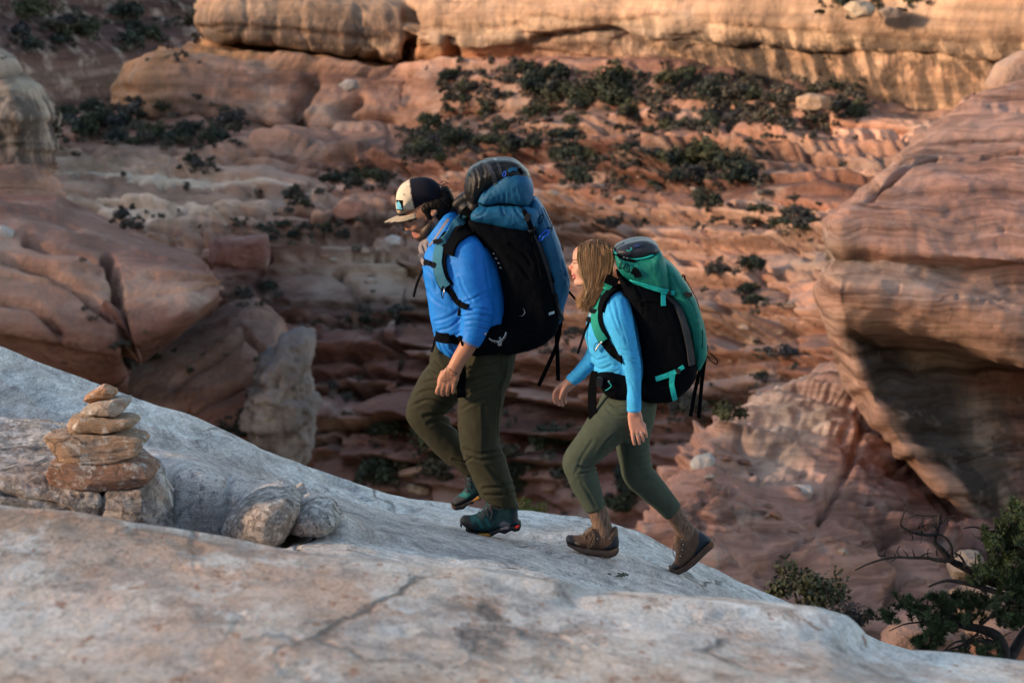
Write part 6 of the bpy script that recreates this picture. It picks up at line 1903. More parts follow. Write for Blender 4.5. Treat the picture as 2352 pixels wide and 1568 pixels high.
for i in range(40):        # flyaways over the forehead and the crown
    x0 = r.uniform(1326, 1395)
    y0 = np.interp(x0, [1326, 1345, 1372, 1395], [570, 556, 550, 556])
    c3 = np.array([P(x0, y0, WY - 0.02), P(x0 - r.uniform(2, 6), y0 - r.uniform(1, 5), WY - 0.02), P(x0 - r.uniform(6, 14), y0 + r.uniform(-5, 6), WY - 0.03), P(x0 - r.uniform(8, 18), y0 + r.uniform(0, 16), WY - 0.03)])
    p = catmull(c3, 8)
    B = np.tile(np.array([0.3, 0, 0.95]), (8, 1)) * 0.0006
    Vs.append(np.stack([p - B, p, p + B], 1).reshape(-1, 3))
    Qs.append(grid_quads(8, 3) + off)
    off += 24
    Cs.append(np.tile(np.array([0.22, 0.14, 0.085]), (24, 1)))
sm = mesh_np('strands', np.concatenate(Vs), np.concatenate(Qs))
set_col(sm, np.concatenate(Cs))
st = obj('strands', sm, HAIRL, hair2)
st['kind'] = 'stuff'

# ------------------------------------------------------------------ her pack
wp = thing('backpack', 'green teal and black trekking pack with mint straps worn by the long haired hiker', 'backpack', tuple(P(1530, 912, WY)))
wmain = bag('main_bag', [(1416, 622), (1440, 640), (1500, 655), (1545, 680), (1571, 720), (1588, 780), (1596, 840), (1590, 868), (1562, 898), (1535, 913), (1474, 913), (1462, 885), (1474, 850), (1470, 790), (1458, 720), (1440, 680)], WY, 0.185, 0.07, BLACK, wp,
            folds=[([(1460, 660), (1475, 690), (1480, 720)], 4, 0.006), ([(1490, 830), (1520, 850), (1560, 850)], 5, 0.006), ([(1480, 870), (1510, 885), (1545, 880)], 5, 0.006)], wrinkle=0.005, seed=43)
wlid = bag('lid_pocket', [(1411, 577), (1424, 584), (1450, 590), (1490, 582), (1513, 572), (1523, 594), (1535, 630), (1530, 668), (1482, 655), (1442, 634), (1420, 616)], WY, 0.175, 0.06, TEAL, wp,
           folds=[([(1468, 596), (1468, 620), (1466, 644)], 1.6, 0.005), ([(1508, 588), (1510, 620), (1506, 656)], 1.8, 0.005), ([(1420, 606), (1436, 622), (1458, 634)], 3, 0.004)], wrinkle=0.004, seed=45)
wtop = bag('lid_top', [(1411, 573), (1425, 560), (1450, 551.5), (1475, 548.5), (1497, 552.5), (1513, 569), (1496, 588), (1466, 592), (1430, 588)], WY, 0.165, 0.07, fabric('dark navy pack cloth', (0.014, 0.018, 0.028), 0.4, spec=0.4, bump=0.003), wp, wrinkle=0.004, seed=47)
wrear = bag('rear_pocket', [(1518, 600), (1532, 600), (1548, 614), (1563, 632), (1586, 668), (1606, 713), (1618, 764), (1620, 805), (1610, 830), (1597, 845), (1587, 800), (1574, 745), (1556, 700), (1530, 668)], WY, 0.15, 0.05, TEAL, wp,
            folds=[([(1545, 630), (1560, 660), (1580, 690)], 3, 0.006), ([(1570, 660), (1596, 720), (1608, 790)], 2, 0.006), ([(1580, 700), (1598, 770), (1600, 830)], 3, 0.005)], wrinkle=0.005, seed=49)
wbelt = bag('hip_belt', [(1374, 858), (1400, 852), (1440, 862), (1480, 876), (1490, 896), (1470, 910), (1420, 914), (1390, 904), (1376, 880)], WY - 0.115, 0.085, 0.045, BLACK, wp, wrinkle=0.004, seed=51, folds=[([(1384, 866), (1410, 872), (1440, 880)], 3, 0.005)])
ws = Skin([wmain, wlid, wtop, wrear, wbelt, top, wtrou])
strap_on('upper_strap', ws, [(1438, 641), (1470, 650), (1500, 660), (1532, 669)], 0.025, MINT, wp, 0.004, 0.004)
strap_on('upper_strap_end', ws, [(1536, 670), (1545, 672), (1550, 673)], 0.022, MINT, wp, 0.004, 0.004)
strap_on('strap_tail', ws, [(1525, 668), (1522, 684), (1523, 703)], 0.024, MINT, wp, 0.003, 0.009)
q, n_ = ws.at(1540, 671, 0.01)
block('buckle', q, (0.022, 0.014, 0.026), PLAST, wp, 0.2, 0.25)
strap_on('lower_strap', ws, [(1506, 870), (1530, 862), (1552, 854)], 0.025, MINT, wp, 0.004, 0.004)
strap_on('lower_strap_end', ws, [(1560, 848), (1570, 841)], 0.02, MINT, wp, 0.004, 0.004)
strap_on('strap_tail', ws, [(1545, 857), (1543, 880), (1549, 915)], 0.025, MINT, wp, 0.003, 0.008)
q, n_ = ws.at(1558, 851, 0.01)
block('buckle', q, (0.02, 0.014, 0.026), PLAST, wp, 0.2, -0.3)
strap_on('frame_edge', ws, [(1524, 674), (1552, 700), (1570, 745), (1582, 795), (1588, 838)], 0.04, fabric('charcoal frame cloth', (0.013, 0.015, 0.02), 0.55), wp, 0.006, 0.003)
strap_on('lid_zip', ws, [(1414, 584), (1424, 591), (1438, 597), (1460, 601)], 0.022, WEB, wp, 0.003, 0.003)
strap_on('lid_edge', ws, [(1412, 577), (1424, 588), (1448, 594), (1478, 592), (1500, 585)], 0.008, MINT, wp, 0.004, 0.003)
strap_on('lid_patch', ws, [(1452, 620), (1462, 626), (1466, 636)], 0.036, BLACK, wp, 0.003, 0.003)
for x, y in ((1432, 594), (1440, 596)):
    q, n_ = ws.at(x, y, 0.008)
    block('zip_slider', q, (0.009, 0.006, 0.008), METAL, wp, 0.3)
strap_on('grab_tab', ws, [(1458, 568), (1465, 566), (1471, 565)], 0.014, fabric('navy tab', (0.02, 0.04, 0.12), 0.5), wtop, 0.004, 0.003)
cord('toggle_loop', [(np.array([ws.at(x, y, 0.008)[0] for x, y in [(1440, 576), (1446, 578), (1451, 574), (1449, 571)]]), 0.0022)], MINT, wtop)
strap_on('lid_seam', ws, [(1412, 571), (1422, 563), (1434, 557)], 0.012, fabric('glossy navy tape', (0.05, 0.06, 0.075), 0.3, spec=0.6), wtop, 0.002, 0.002)
cord('zip_pull', [(np.array([ws.at(x, y, 0.008)[0] for x, y in [(1428, 602), (1424, 614), (1420, 620), (1426, 616), (1430, 604)]]), 0.002), (np.array([ws.at(x, y, 0.008)[0] for x, y in [(1438, 606), (1434, 616), (1442, 624), (1446, 618), (1440, 606)]]), 0.002)], WEB, wp)
cord('shock_cord', [(np.array([ws.at(x, y, 0.004)[0] for x, y in [(1570, 634), (1590, 668), (1604, 700), (1612, 760), (1612, 800)]]), 0.0022), (PP([(1566, 640), (1568, 632), (1573, 634), (1573, 644)], WY - 0.05), 0.003)], WEB, wp)
q, n_ = ws.at(1578, 677, 0.012)
block('buckle', q, (0.038, 0.014, 0.022), PLAST, wp, 0.2, 0.1)
strap_on('side_compression', ws, [(1468, 700), (1480, 690), (1500, 690), (1530, 700)], 0.014, WEB, wp, 0.003, 0.004)
# straps in front
wsh = [(1406, 634), (1398, 652), (1388, 674), (1378, 698), (1372, 716), (1370, 738), (1376, 760), (1388, 782)]
strap_on('shoulder_strap', tskin, [(x + 3, y + 1) for x, y in wsh], 0.064, WEB, wp, 0.008, 0.004, WY - 0.12)
strap_on('strap_face', tskin, wsh, 0.044, STRAPGRN, wp, 0.004, 0.013, WY - 0.12)
strap_on('shoulder_pad', tskin, [(1384, 716), (1390, 692), (1404, 674), (1424, 664), (1442, 672)], 0.05, BLACK, wp, 0.012, 0.006, WY - 0.13)
strap_on('strap_tail', tskin, [(1386, 778), (1400, 798), (1416, 814), (1430, 826)], 0.045, WEB, wp, 0.004, 0.006, WY - 0.14)
q, n_ = tskin.at(1371, 718, 0.022)
block('buckle', q, (0.04, 0.012, 0.022), PLAST, wp, 0.2, 0.15)
q, n_ = tskin.at(1358, 735, 0.012)
block('buckle', q, (0.026, 0.014, 0.026), PLAST, wp, 0.2, 0.3)
strap_on('sternum_strap', tskin, [(1351, 732), (1358, 735), (1366, 738)], 0.02, WEB, wp, 0.004, 0.006, WY - 0.08)
ribbon('strap_tail', PP([(1353, 738), (1345, 758), (1336, 785), (1327, 812)], WY - 0.08), 0.012, 0.003, WEB, wp, np.tile([-0.5, -0.8, 0.1], (4, 1)))
cord('whistle', [(np.array([tskin.at(x, y, 0.02, WY - 0.13)[0] for x, y in [(1385, 784), (1379, 793), (1373, 802)]]), 0.005)], METAL, wp)
cord('whistle_cord', [(np.array([tskin.at(x, y, 0.02, WY - 0.13)[0] for x, y in [(1382, 784), (1372, 790), (1370, 798), (1374, 803)]]), 0.0018)], WEB, wp)
ribbon('strap_tail', np.array([P(1366, 852, WY - 0.12), P(1362, 880, WY - 0.13), P(1360, 915, WY - 0.13), P(1362, 962, WY - 0.13)]), 0.042, 0.003, WEB, wp, np.tile([-0.3, -0.9, 0.1], (4, 1)), wtab=[0.03, 0.042, 0.044, 0.044])
q, n_ = ws.at(1381, 876, 0.012)
block('belt_buckle', q, (0.03, 0.02, 0.05), PLAST, wp, 0.2, 0.1)
cord('zip_pull', [(np.array([ws.at(x, y, 0.01)[0] for x, y in [(1398, 876), (1404, 884), (1400, 890), (1392, 895)]]), 0.0022)], MINT, wbelt)
q, n_ = ws.at(1398, 875, 0.008)
block('zip_slider', q, (0.009, 0.006, 0.008), METAL, wbelt, 0.3)
ribbon('strap_tail', PP([(1618, 816), (1608, 850), (1596, 900), (1586, 956)], WY - 0.03), 0.019, 0.003, WEB, wp)
ribbon('strap_tail', PP([(1620, 818), (1614, 860), (1609, 910), (1605, 960)], WY - 0.01), 0.019, 0.003, WEB, wp)
cord('shock_cord', [(PP([(1617, 802), (1630, 810), (1646, 825), (1646, 836), (1632, 828), (1618, 808)], WY - 0.03), 0.0028), (PP([(1620, 788), (1626, 796), (1624, 806)], WY - 0.02), 0.0028),
                    (PP([(1503, 912), (1520, 922), (1536, 914)], WY - 0.14), 0.0028), (PP([(1568, 893), (1574, 898), (1570, 904), (1566, 900)], WY - 0.05), 0.0025)], WEB, wp)
# ------------------------------------------------------------------ rocks that stand alone in the canyon
GREYROCK = far_rock('pale grey sandstone', 1.0, 0.2, False)
REDROCK = far_rock('red boulder sandstone', 0.9, 0.3, True)
boulder('hoodoo', 'knobbly white and red rock tower standing above the slab edge',
        [(655, 778), (690, 768), (708, 785), (714, 822), (698, 850), (706, 900), (712, 962), (706, 1040), (680, 1090), (630, 1090), (590, 1040), (578, 960), (588, 900), (598, 850), (612, 820), (638, 806)], 122, 3.0, GREYROCK, 82, (0.19, 0.16, 0.155), rough=0.5, freq=1.5, cuts=1, e=0.7, beds=0.9, nphi=120, npsi=60)
for lab, ol, Y, hd, col, m_, sd in (
    ('square dark red block perched on the canyon bench left of the man', [(478, 560), (500, 548), (560, 546), (612, 542), (618, 570), (616, 612), (560, 612), (500, 604), (480, 596)], 203, 2.6, (0.27, 0.125, 0.10), REDROCK, 83),
    ('white boulder lying on the pink slope behind the striding hiker', [(1586, 1066), (1600, 1048), (1632, 1042), (1642, 1056), (1630, 1080), (1608, 1098), (1592, 1092)], 42.5, 0.22, (0.55, 0.52, 0.49), GREYROCK, 84),
    ('flat pale boulder on the pink slope under the dark overhang', [(1812, 1120), (1838, 1116), (1866, 1118), (1862, 1142), (1838, 1162), (1818, 1150)], 42.5, 0.25, (0.50, 0.44, 0.40), GREYROCK, 85),
    ('small whitish boulder beyond the face of the man in the cap', [(884, 548), (900, 540), (920, 546), (918, 560), (896, 562)], 208, 0.8, (0.5, 0.47, 0.44), GREYROCK, 86),
    ('grey boulder lying under the orange alcove', [(778, 196), (796, 182), (820, 186), (824, 202), (800, 212)], 281, 1.3, (0.36, 0.32, 0.30), GREYROCK, 87),
    ('largest grey boulder on the rim at the top of the cliff', [(1938, 18), (1955, 4), (1990, 2), (2010, 18), (2000, 38), (1960, 42)], 246, 1.6, (0.38, 0.30, 0.22), GREYROCK, 88),
    ('dark low boulder beside the bushes on the cliff rim', [(2016, 26), (2040, 16), (2070, 24), (2066, 40), (2030, 44)], 245, 1.3, (0.26, 0.20, 0.16), GREYROCK, 89),
    ('rounded reddish knob bulging at the top of the undercut bluff', [(2272, 200), (2300, 150), (2352, 118), (2480, 110), (2500, 260), (2352, 262), (2300, 240)], 62, 1.3, (0.40, 0.25, 0.18), REDROCK, 90),
    ('pale grey boulder at the left picture edge on the red slope', [(-20, 522), (8, 518), (30, 532), (34, 560), (14, 572), (-20, 570)], 128, 0.7, (0.40, 0.36, 0.34), GREYROCK, 91),
    ('lone tan boulder among the upper bush belt under the streaked cliff', [(1830, 225), (1860, 216), (1905, 222), (1908, 244), (1870, 252), (1832, 250)], 240, 1.6, (0.42, 0.29, 0.2), REDROCK, 92),
    ('red boulder right of the pale slickrock patch', [(766, 480), (790, 462), (836, 464), (850, 480), (830, 500), (780, 506)], 220, 1.6, (0.33, 0.165, 0.12), REDROCK, 93),
    ('rounded boulder behind the bare limbs of the pinyon', [(2180, 1300), (2215, 1272), (2250, 1270), (2248, 1300), (2215, 1330), (2190, 1330)], 27, 0.3, (0.20, 0.165, 0.14), REDROCK, 94),
    ('big tan boulder behind the pinyon branches', [(2190, 1370), (2250, 1340), (2340, 1352), (2420, 1400), (2400, 1460), (2300, 1470), (2210, 1440)], 25, 0.5, (0.21, 0.15, 0.12), REDROCK, 95),
    ('orange boulder at the lower right picture edge', [(2240, 1450), (2300, 1436), (2400, 1440), (2440, 1560), (2300, 1570), (2240, 1530)], 23, 0.45, (0.22, 0.11, 0.075), REDROCK, 96),
    ('pinkish boulder left of the pinyon trunk', [(2030, 1470), (2060, 1440), (2120, 1430), (2180, 1450), (2200, 1510), (2120, 1540), (2040, 1520)], 24, 0.4, (0.22, 0.14, 0.11), REDROCK, 97),
):
    boulder('boulder', lab, ol, Y, hd, m_, sd, col, rough=0.045 * hd + 0.01, freq=2.4 / hd, cuts=4, e=0.55, nphi=64, npsi=32, group=None)

# ------------------------------------------------------------------ bushes
dg = bpy.context.evaluated_depsgraph_get()
TREES = [BVHTree.FromObject(bpy.data.objects[n], dg) for n in ('canyon_slope', 'sandstone_cliff', 'slickrock_dome', 'tilted_slabs', 'butte', 'pink_rock_slope', 'undercut_bluff', 'far_canyon_wall')]


def ground_at(px, py):
    d = P(px, py, 10.0) - np.array([0, 0, CZ])
    d = Vector(d / np.linalg.norm(d))
    best = None
    for t_ in TREES:
        h_ = t_.ray_cast(Vector((0, 0, CZ)), d)
        if h_[0] is not None and (best is None or h_[3] < best[1]):
            best = (h_[0], h_[3])
    return best


def leaf_cloud(r, clumps, per, leaf, flat=0.8, spread=1.0):
    """many leaf-sized faces gathered in clumps through a crown of radius 1"""
    Vs, cs = [], []
    for _ in range(clumps):
        th, ph = r.uniform(0, 2 * np.pi), np.arccos(r.uniform(-0.35, 1))
        rr = r.uniform(0.25, 0.85) * spread
        c = np.array([rr * np.sin(ph) * np.cos(th), rr * np.sin(ph) * np.sin(th), 0.55 + flat * rr * np.cos(ph)])
        cr = r.uniform(0.2, 0.42)
        d = r.normal(size=(per, 3))
        d /= np.linalg.norm(d, axis=1, keepdims=True)
        p = c + d * cr * r.uniform(0.35, 1.0, (per, 1)) ** 0.6
        a = r.normal(size=(per, 3))
        a /= np.linalg.norm(a, axis=1, keepdims=True)
        b2 = np.cross(a, d)
        b2 /= np.linalg.norm(b2, axis=1, keepdims=True) + 1e-9
        L = leaf * r.uniform(0.6, 1.3, (per, 1))
        q = np.stack([p - a * L - b2 * L * 0.45, p + a * L - b2 * L * 0.45, p + a * L * 0.8 + b2 * L * 0.5, p - a * L * 0.8 + b2 * L * 0.5], 1)
        Vs.append(q.reshape(-1, 3))
        shade = r.uniform(0.6, 1.5)
        cs.append(np.repeat(np.clip(shade * r.uniform(0.75, 1.3, (per, 1)), 0.3, 2), 4, 0) * np.ones((1, 3)))
    V = np.concatenate(Vs)
    V[:, 2] = np.maximum(V[:, 2], 0.02)
    return V, np.concatenate(cs)


def leaf_mat(name, col, var=0.35):
    k = NB(name)
    c, a = k.attr()
    oi = k.n('ShaderNodeObjectInfo')
    base = k.mix(1.0, c, col, 'MULTIPLY')
    base = k.mix(1.0, base, k.ramp(oi.outputs['Random'], [(0.0, (0.65, 0.7, 0.85)), (0.5, (1, 1, 1)), (1.0, (1.5, 1.35, 1.0))]), 'MULTIPLY')
    return k.done(base, 0.75, None, 0.2)


LEAF = leaf_mat('juniper foliage', (0.036, 0.044, 0.030))
LEAFG = leaf_mat('blackbrush foliage', (0.052, 0.050, 0.046))
LEAFY = leaf_mat('yellow green foliage', (0.09, 0.12, 0.03))
r = np.random.default_rng(31)
BUSH = []
for i in range(8):
    v, c = leaf_cloud(r, 12 + i, 46, 0.085, 0.75 if i < 5 else 0.5)
    me = mesh_np('bush', v, np.arange(len(v)).reshape(-1, 4), smooth=False)
    set_col(me, c)
    me.materials.append(LEAF if i % 3 else LEAFG)
    BUSH.append(me)

patches = [
    # cx, cy, half width, half height, how many, radius in picture units, name of the place
    (1130, 190, 105, 24, 13, 21, 'dark bush on the bench under the left end of the tan cliff', 'bushes under the tan cliff, left'),
    (1460, 222, 235, 34, 46, 24, 'dark bush in the dense upper belt below the tan cliff', 'bushes of the dense upper belt'),
    (1830, 246, 150, 44, 26, 24, 'dark bush at the foot of the streaked cliff', 'bushes at the foot of the streaked cliff'),
    (1190, 265, 160, 34, 17, 18, 'dark bush on the broken ledges under the upper belt', 'bushes on the broken ledges'),
    (1650, 288, 250, 26, 20, 18, 'scattered bush on the ledge below the dense upper belt', 'bushes below the upper belt'),
    (1130, 340, 200, 38, 28, 25, 'dark bush on the slope right above the tall backpack', 'bushes above the tall backpack'),
    (1520, 398, 225, 42, 40, 25, 'dark bush in the middle belt above the long haired hiker', 'bushes of the middle belt'),
    (845, 420, 85, 22, 10, 20, 'dark bush on the slope left of the tall backpack', 'bushes left of the tall backpack'),
    (345, 298, 200, 40, 42, 22, 'dark bush below the orange headland', 'bushes below the orange headland'),
    (455, 386, 45, 14, 4, 18, 'dark bush at the edge of the pale slickrock', 'bushes by the pale slickrock'),
    (690, 532, 140, 24, 13, 19, 'dark bush on the bench behind the face of the man', 'bushes on the middle bench'),
    (700, 466, 40, 14, 4, 19, 'dark bush right of the pale slickrock', 'bushes right of the pale slickrock'),
    (1740, 512, 145, 38, 22, 24, 'dark bush in the lower belt beside the undercut bluff', 'bushes beside the bluff'),
    (1450, 515, 70, 20, 4, 16, 'small bush above the head of the long haired hiker', 'small bushes above the hiker'),
    (1690, 645, 70, 40, 7, 22, 'dark bush on the red ledges right of the green backpack', 'bushes right of the green backpack'),
    (890, 730, 60, 30, 6, 24, 'dark bush on the maroon ledges left of the man', 'bushes on the maroon ledges'),
    (585, 690, 50, 22, 4, 20, 'small bush below the rounded dome', 'bushes below the dome'),
    (790, 910, 45, 24, 3, 18, 'small bush right of the white rock tower', 'bushes by the rock tower'),
    (960, 1070, 110, 70, 12, 40, 'dark bush in the canyon bottom behind the legs of the man', 'bushes behind the legs'),
    (1240, 1090, 100, 70, 13, 42, 'dark bush in the canyon bottom between the two hikers', 'bushes between the hikers'),
    (1445, 1150, 50, 40, 5, 34, 'dark bush in the canyon bottom behind the striding legs', 'bushes behind the striding legs'),
    (1285, 800, 50, 36, 4, 24, 'dark bush between the two backpacks', 'bushes between the backpacks'),
    (1600, 960, 80, 50, 6, 30, 'dark bush below the hanging straps of the green backpack', 'bushes below the green backpack'),
    (1790, 860, 45, 40, 5, 26, 'dark bush at the foot of the bluff above the pink slope', 'bushes above the pink slope'),
    (310, 830, 40, 40, 5, 24, 'dark bush in the gap under the rounded dome', 'bushes under the dome'),
    (555, 985, 60, 26, 5, 28, 'dark bush at the foot of the white rock tower', 'bushes at the rock tower'),
    (2000, 16, 130, 18, 9, 20, 'dark bush on the very rim of the cliff', 'bushes on the rim'),
    (240, 80, 220, 45, 22, 30, 'dark bush on the shaded far canyon wall', 'bushes on the far wall'),
    (1760, 700, 60, 14, 4, 17, 'small bush under the lip of the bluff', 'small bushes under the bluff'),
    (320, 510, 70, 30, 5, 17, 'small bush on the red slope above the dome', 'bushes above the dome'),
]
def where(u, v):
    """words for a place inside a patch, u and v from -1 to 1"""
    a = 'far left' if u < -0.72 else 'left' if u < -0.35 else 'left of middle' if u < -0.08 else 'middle' if u < 0.14 else 'right of middle' if u < 0.4 else 'right' if u < 0.74 else 'far right'
    b_ = 'higher up' if v < -0.4 else 'lower down' if v > 0.4 else 'at mid height'
    return a + ', ' + b_


left = 298
seen = {}
for cx, cy, hw, hh, n, rad, lab, grp in patches:
    for i in range(int(math.ceil((0.72 if cy < 450 else 0.5) * n))):
        for attempt in range(25):                 # no two bushes of a patch alike in size, form, hue and place
            u_, v_ = r.uniform(-1, 1), r.uniform(-1, 1)
            x = cx + hw * u_
            y = cy + hh * v_
            f_, hz, mi = r.uniform(0.85, 1.9), r.uniform(0.7, 1.25), int(r.integers(0, 8))
            size = 'small' if f_ < 1.15 else 'large' if f_ > 1.55 else 'mid-sized'
            form = 'low' if hz < 0.88 else 'tall' if hz > 1.08 else 'round'
            hue = 'green' if mi % 3 else 'grey'
            place = grp.split(',')[0] + ', ' + where(u_, v_)
            l_ = size + ' ' + form + ' ' + hue + ' bush among ' + place
            if len(l_.split()) > 16:
                l_ = l_.replace(' at mid height', ' midway').replace('of middle', 'centre')
            if len(l_.split()) > 16:
                l_ = size + ' ' + form + ' bush among ' + place.replace(' at mid height', ' midway').replace('of middle', 'centre')
            if l_ not in seen:
                break
        g_ = ground_at(x, y)
        if g_ is None or left <= 0:
            continue
        left -= 1
        seen[l_] = 1
        s_ = rad * f_ * g_[1] / F
        o = bpy.data.objects.new('bush', BUSH[mi])
        COL.objects.link(o)
        o.location = g_[0] - Vector((0, 0, 0.12 * s_))
        o.scale = (s_ * r.uniform(0.85, 1.3), s_ * r.uniform(0.8, 1.2), s_ * hz)
        o.rotation_euler = (0, 0, r.uniform(0, 6.28))
        tag(o, l_, 'bush', grp)

# low scrub: too much of it to count
vs, cs = [], []
wts = np.array([q_[4] * (2.2 if q_[1] < 450 and 900 < q_[0] < 1900 else 1.0) for q_ in patches], float)
for i in range(1600):
    cx, cy, hw, hh, n, rad, lab, grp = patches[int(r.choice(len(patches), p=wts / wts.sum()))]
    x, y = cx + 1.1 * hw * r.uniform(-1, 1), cy + 1.2 * hh * r.normal() * 0.6
    if i % 14 == 0:
        x, y = r.uniform(100, 2000), r.uniform(260, 1100)
    g_ = ground_at(x, y)
    if g_ is None or g_[1] < 60:
        continue
    s_ = r.uniform(8, 21) * g_[1] / F
    v, c = leaf_cloud(r, 5, 17, 0.16, 0.6)
    vs.append(v * s_ + np.array(g_[0]))
    cs.append(c * r.uniform(0.7, 1.5))
v = np.concatenate(vs)
me = mesh_np('scrub', v, np.arange(len(v)).reshape(-1, 4), smooth=False)
set_col(me, np.concatenate(cs))
o = obj('scrub', me, LEAFG)
o['kind'] = 'stuff'

# loose rubble on the ledges
rb = []
RUB = []
for i in range(5):
    bm = bmesh.new()
    bmesh.ops.create_icosphere(bm, subdivisions=3, radius=1.0)
    v = np.array([q.co[:] for q in bm.verts])
    for _ in range(7):
        n_ = r.normal(size=3)
        n_ /= np.linalg.norm(n_)
        v -= np.clip(v @ n_ - r.uniform(0.45, 0.8), 0, None)[:, None] * n_
    v *= np.array([1.2, 1.0, 0.7]) * (1 + 0.06 * fbm(v * 2, 3, seed=i))[:, None]
    for q, c in zip(bm.verts, v):
        q.co = c
    me = bpy.data.meshes.new('boulder')
    bm.to_mesh(me)
    bm.free()
    me.polygons.foreach_set('use_smooth', np.ones(len(me.polygons), bool))
    set_col(me, np.tile(np.array([(0.42, 0.30, 0.24), (0.46, 0.38, 0.32), (0.34, 0.19, 0.14), (0.40, 0.25, 0.18), (0.44, 0.33, 0.26)][i] + (0.0,)), (len(v), 1)))
    me.materials.append(REDROCK)
    RUB.append(me)
for cx, cy, hw, hh, n, rad, lab, grp in (
    (1300, 440, 380, 60, 46, 9, 'boulder on the bushy ledges', 'boulders on the bushy ledges'),
    (1150, 280, 120, 40, 16, 8, 'boulder under the tan cliff', 'boulders under the tan cliff'),
    (900, 590, 200, 60, 18, 9, 'boulder on the middle bench', 'boulders on the middle bench'),
    (1680, 770, 160, 80, 16, 11, 'boulder right of the green backpack', 'boulders right of the green backpack'),
    (1150, 1100, 220, 70, 14, 17, 'boulder in the canyon bottom', 'boulders in the canyon bottom'),
    (1800, 1150, 200, 130, 9, 12, 'stone on the pink slope', 'stones on the pink slope'),
):
    for i in range(n):
        for attempt in range(25):
            x, y = cx + hw * r.uniform(-1, 1), cy + hh * r.uniform(-1, 1)
            f_, wx, hz = r.uniform(0.5, 1.7), r.uniform(0.8, 1.6), r.uniform(0.6, 1.0)
            mi = int(r.integers(0, 5))
            l_ = ('long ' if wx > 1.3 else 'blocky ') + ('flat ' if hz < 0.75 else '') + ('larger ' if f_ > 1.15 else 'small ') + ('tan ', 'pale ', 'red ', 'pinkish ', 'sandy ')[mi] + lab + ', ' + where((x - cx) / hw, (y - cy) / hh).replace('at mid height', 'midway')
            if l_ not in seen and len(l_.split()) <= 16:
                break
        g_ = ground_at(x, y)
        if g_ is None:
            continue
        seen[l_] = 1
        s_ = rad * f_ * g_[1] / F
        o = bpy.data.objects.new('boulder', RUB[mi])
        COL.objects.link(o)
        o.location = g_[0] + Vector((0, 0, 0.2 * s_))
        o.scale = (s_ * wx, s_, s_ * hz)
        o.rotation_euler = (r.uniform(-0.3, 0.3), r.uniform(-0.3, 0.3), r.uniform(-0.5, 0.5))
        tag(o, l_, 'rock', grp)

# ------------------------------------------------------------------ shrubs beyond the edge of the slab
BARK = NB('dark bark')
bk = BARK.noise(30, 5, 0.7, BARK.mapping((1, 1, 0.25)))
BARK = BARK.done(BARK.ramp(bk, [(0.3, (0.012, 0.010, 0.010)), (0.7, (0.055, 0.045, 0.042))]), 0.9, BARK.bump(bk, 0.01, 0.8), 0.2)


def shrub(label, x, y, Y, rad, seed, mat):
    r2 = np.random.default_rng(seed)
    base = P(x, y, Y)
    s_ = rad * Y / F
    t_ = thing('shrub', label, 'shrub', tuple(base))
    v, c = leaf_cloud(r2, 26, 60, 0.06, 0.8, 1.0)
    me = mesh_np('crown', v * s_ + base, np.arange(len(v)).reshape(-1, 4), smooth=False)
    set_col(me, c)
    obj('crown', me, mat, t_)
    for k_ in range(5):
        a = r2.uniform(0, 6.28)
        tip = base + s_ * np.array([0.7 * math.cos(a), 0.7 * math.sin(a), r2.uniform(0.6, 1.1)])
        cord('stem', [(np.array([base - [0, 0, 0.3 * s_], base + 0.5 * (tip - base) + r2.normal(size=3) * 0.08 * s_, tip]), [0.05 * s_, 0.03 * s_, 0.01 * s_])], BARK, t_)
    return t_


shrub('wide dark shrub growing behind the slab edge right of the back boot', 1845, 1420, 22, 105, 3, LEAF)
shrub('lower dark shrub at the slab edge left of the pinyon', 1945, 1455, 21, 62, 4, LEAFG)
shrub('yellow green shrub seen just behind the heel of the planted boot', 1215, 1215, 60, 55, 5, LEAFY)

# pinyon at the right: bare limbs to the left, green tufts to the right
PY = 14.9
pin = thing('pinyon_tree', 'pinyon pine with bare dark limbs and green tufts at the slab edge', 'tree', tuple(P(2307, 1560, PY)))


def q(X, Yy, dy=0.0):
    return P(1929.4 + .26785 * X, 1148.4 + .26785 * Yy, PY + dy)


PXM = F / 15.2


def limb_path(name, pts, r0, r1, dy=0.0, lean=0.0):
    n = len(pts)
    p = np.array([q(a, b_, dy + lean * i / max(n - 1, 1)) for i, (a, b_) in enumerate(pts)])
    return cord(name, [(p, list(1.35 * np.linspace(r0, r1, n)))], BARK, pin, 7)


limb_path('trunk', [(1400, 1560), (1410, 1390), (1402, 1260), (1340, 1160), (1210, 1105), (1060, 1075), (960, 1005), (880, 960)], 0.034, 0.012)
limb_path('trunk', [(1400, 1560), (1450, 1380), (1490, 1300), (1560, 1180), (1640, 1050), (1680, 900)], 0.034, 0.02, 0.05, 0.2)
limb_path('branch', [(1700, 860), (1560, 780), (1300, 700), (1180, 640), (1090, 590), (960, 520), (880, 430), (812, 352), (838, 240), (852, 120)], 0.026, 0.008, 0.1, -0.1)
limb_path('branch', [(960, 520), (850, 515), (750, 495), (600, 492), (480, 488), (350, 510), (230, 550), (130, 600)], 0.011, 0.003, 0.0, 0.2)
limb_path('branch', [(830, 292), (740, 298), (640, 280), (570, 250), (520, 205), (545, 120), (570, 60)], 0.009, 0.003, 0.0, -0.1)
limb_path('branch', [(955, 512), (958, 410), (930, 350), (890, 310), (840, 290)], 0.008, 0.005)
limb_path('branch', [(1075, 585), (1060, 520), (1020, 470), (980, 450)], 0.007, 0.004)
limb_path('branch', [(1600, 900), (1450, 830), (1300, 775), (1110, 720), (950, 690), (860, 700), (760, 740)], 0.018, 0.004, -0.1, 0.1)
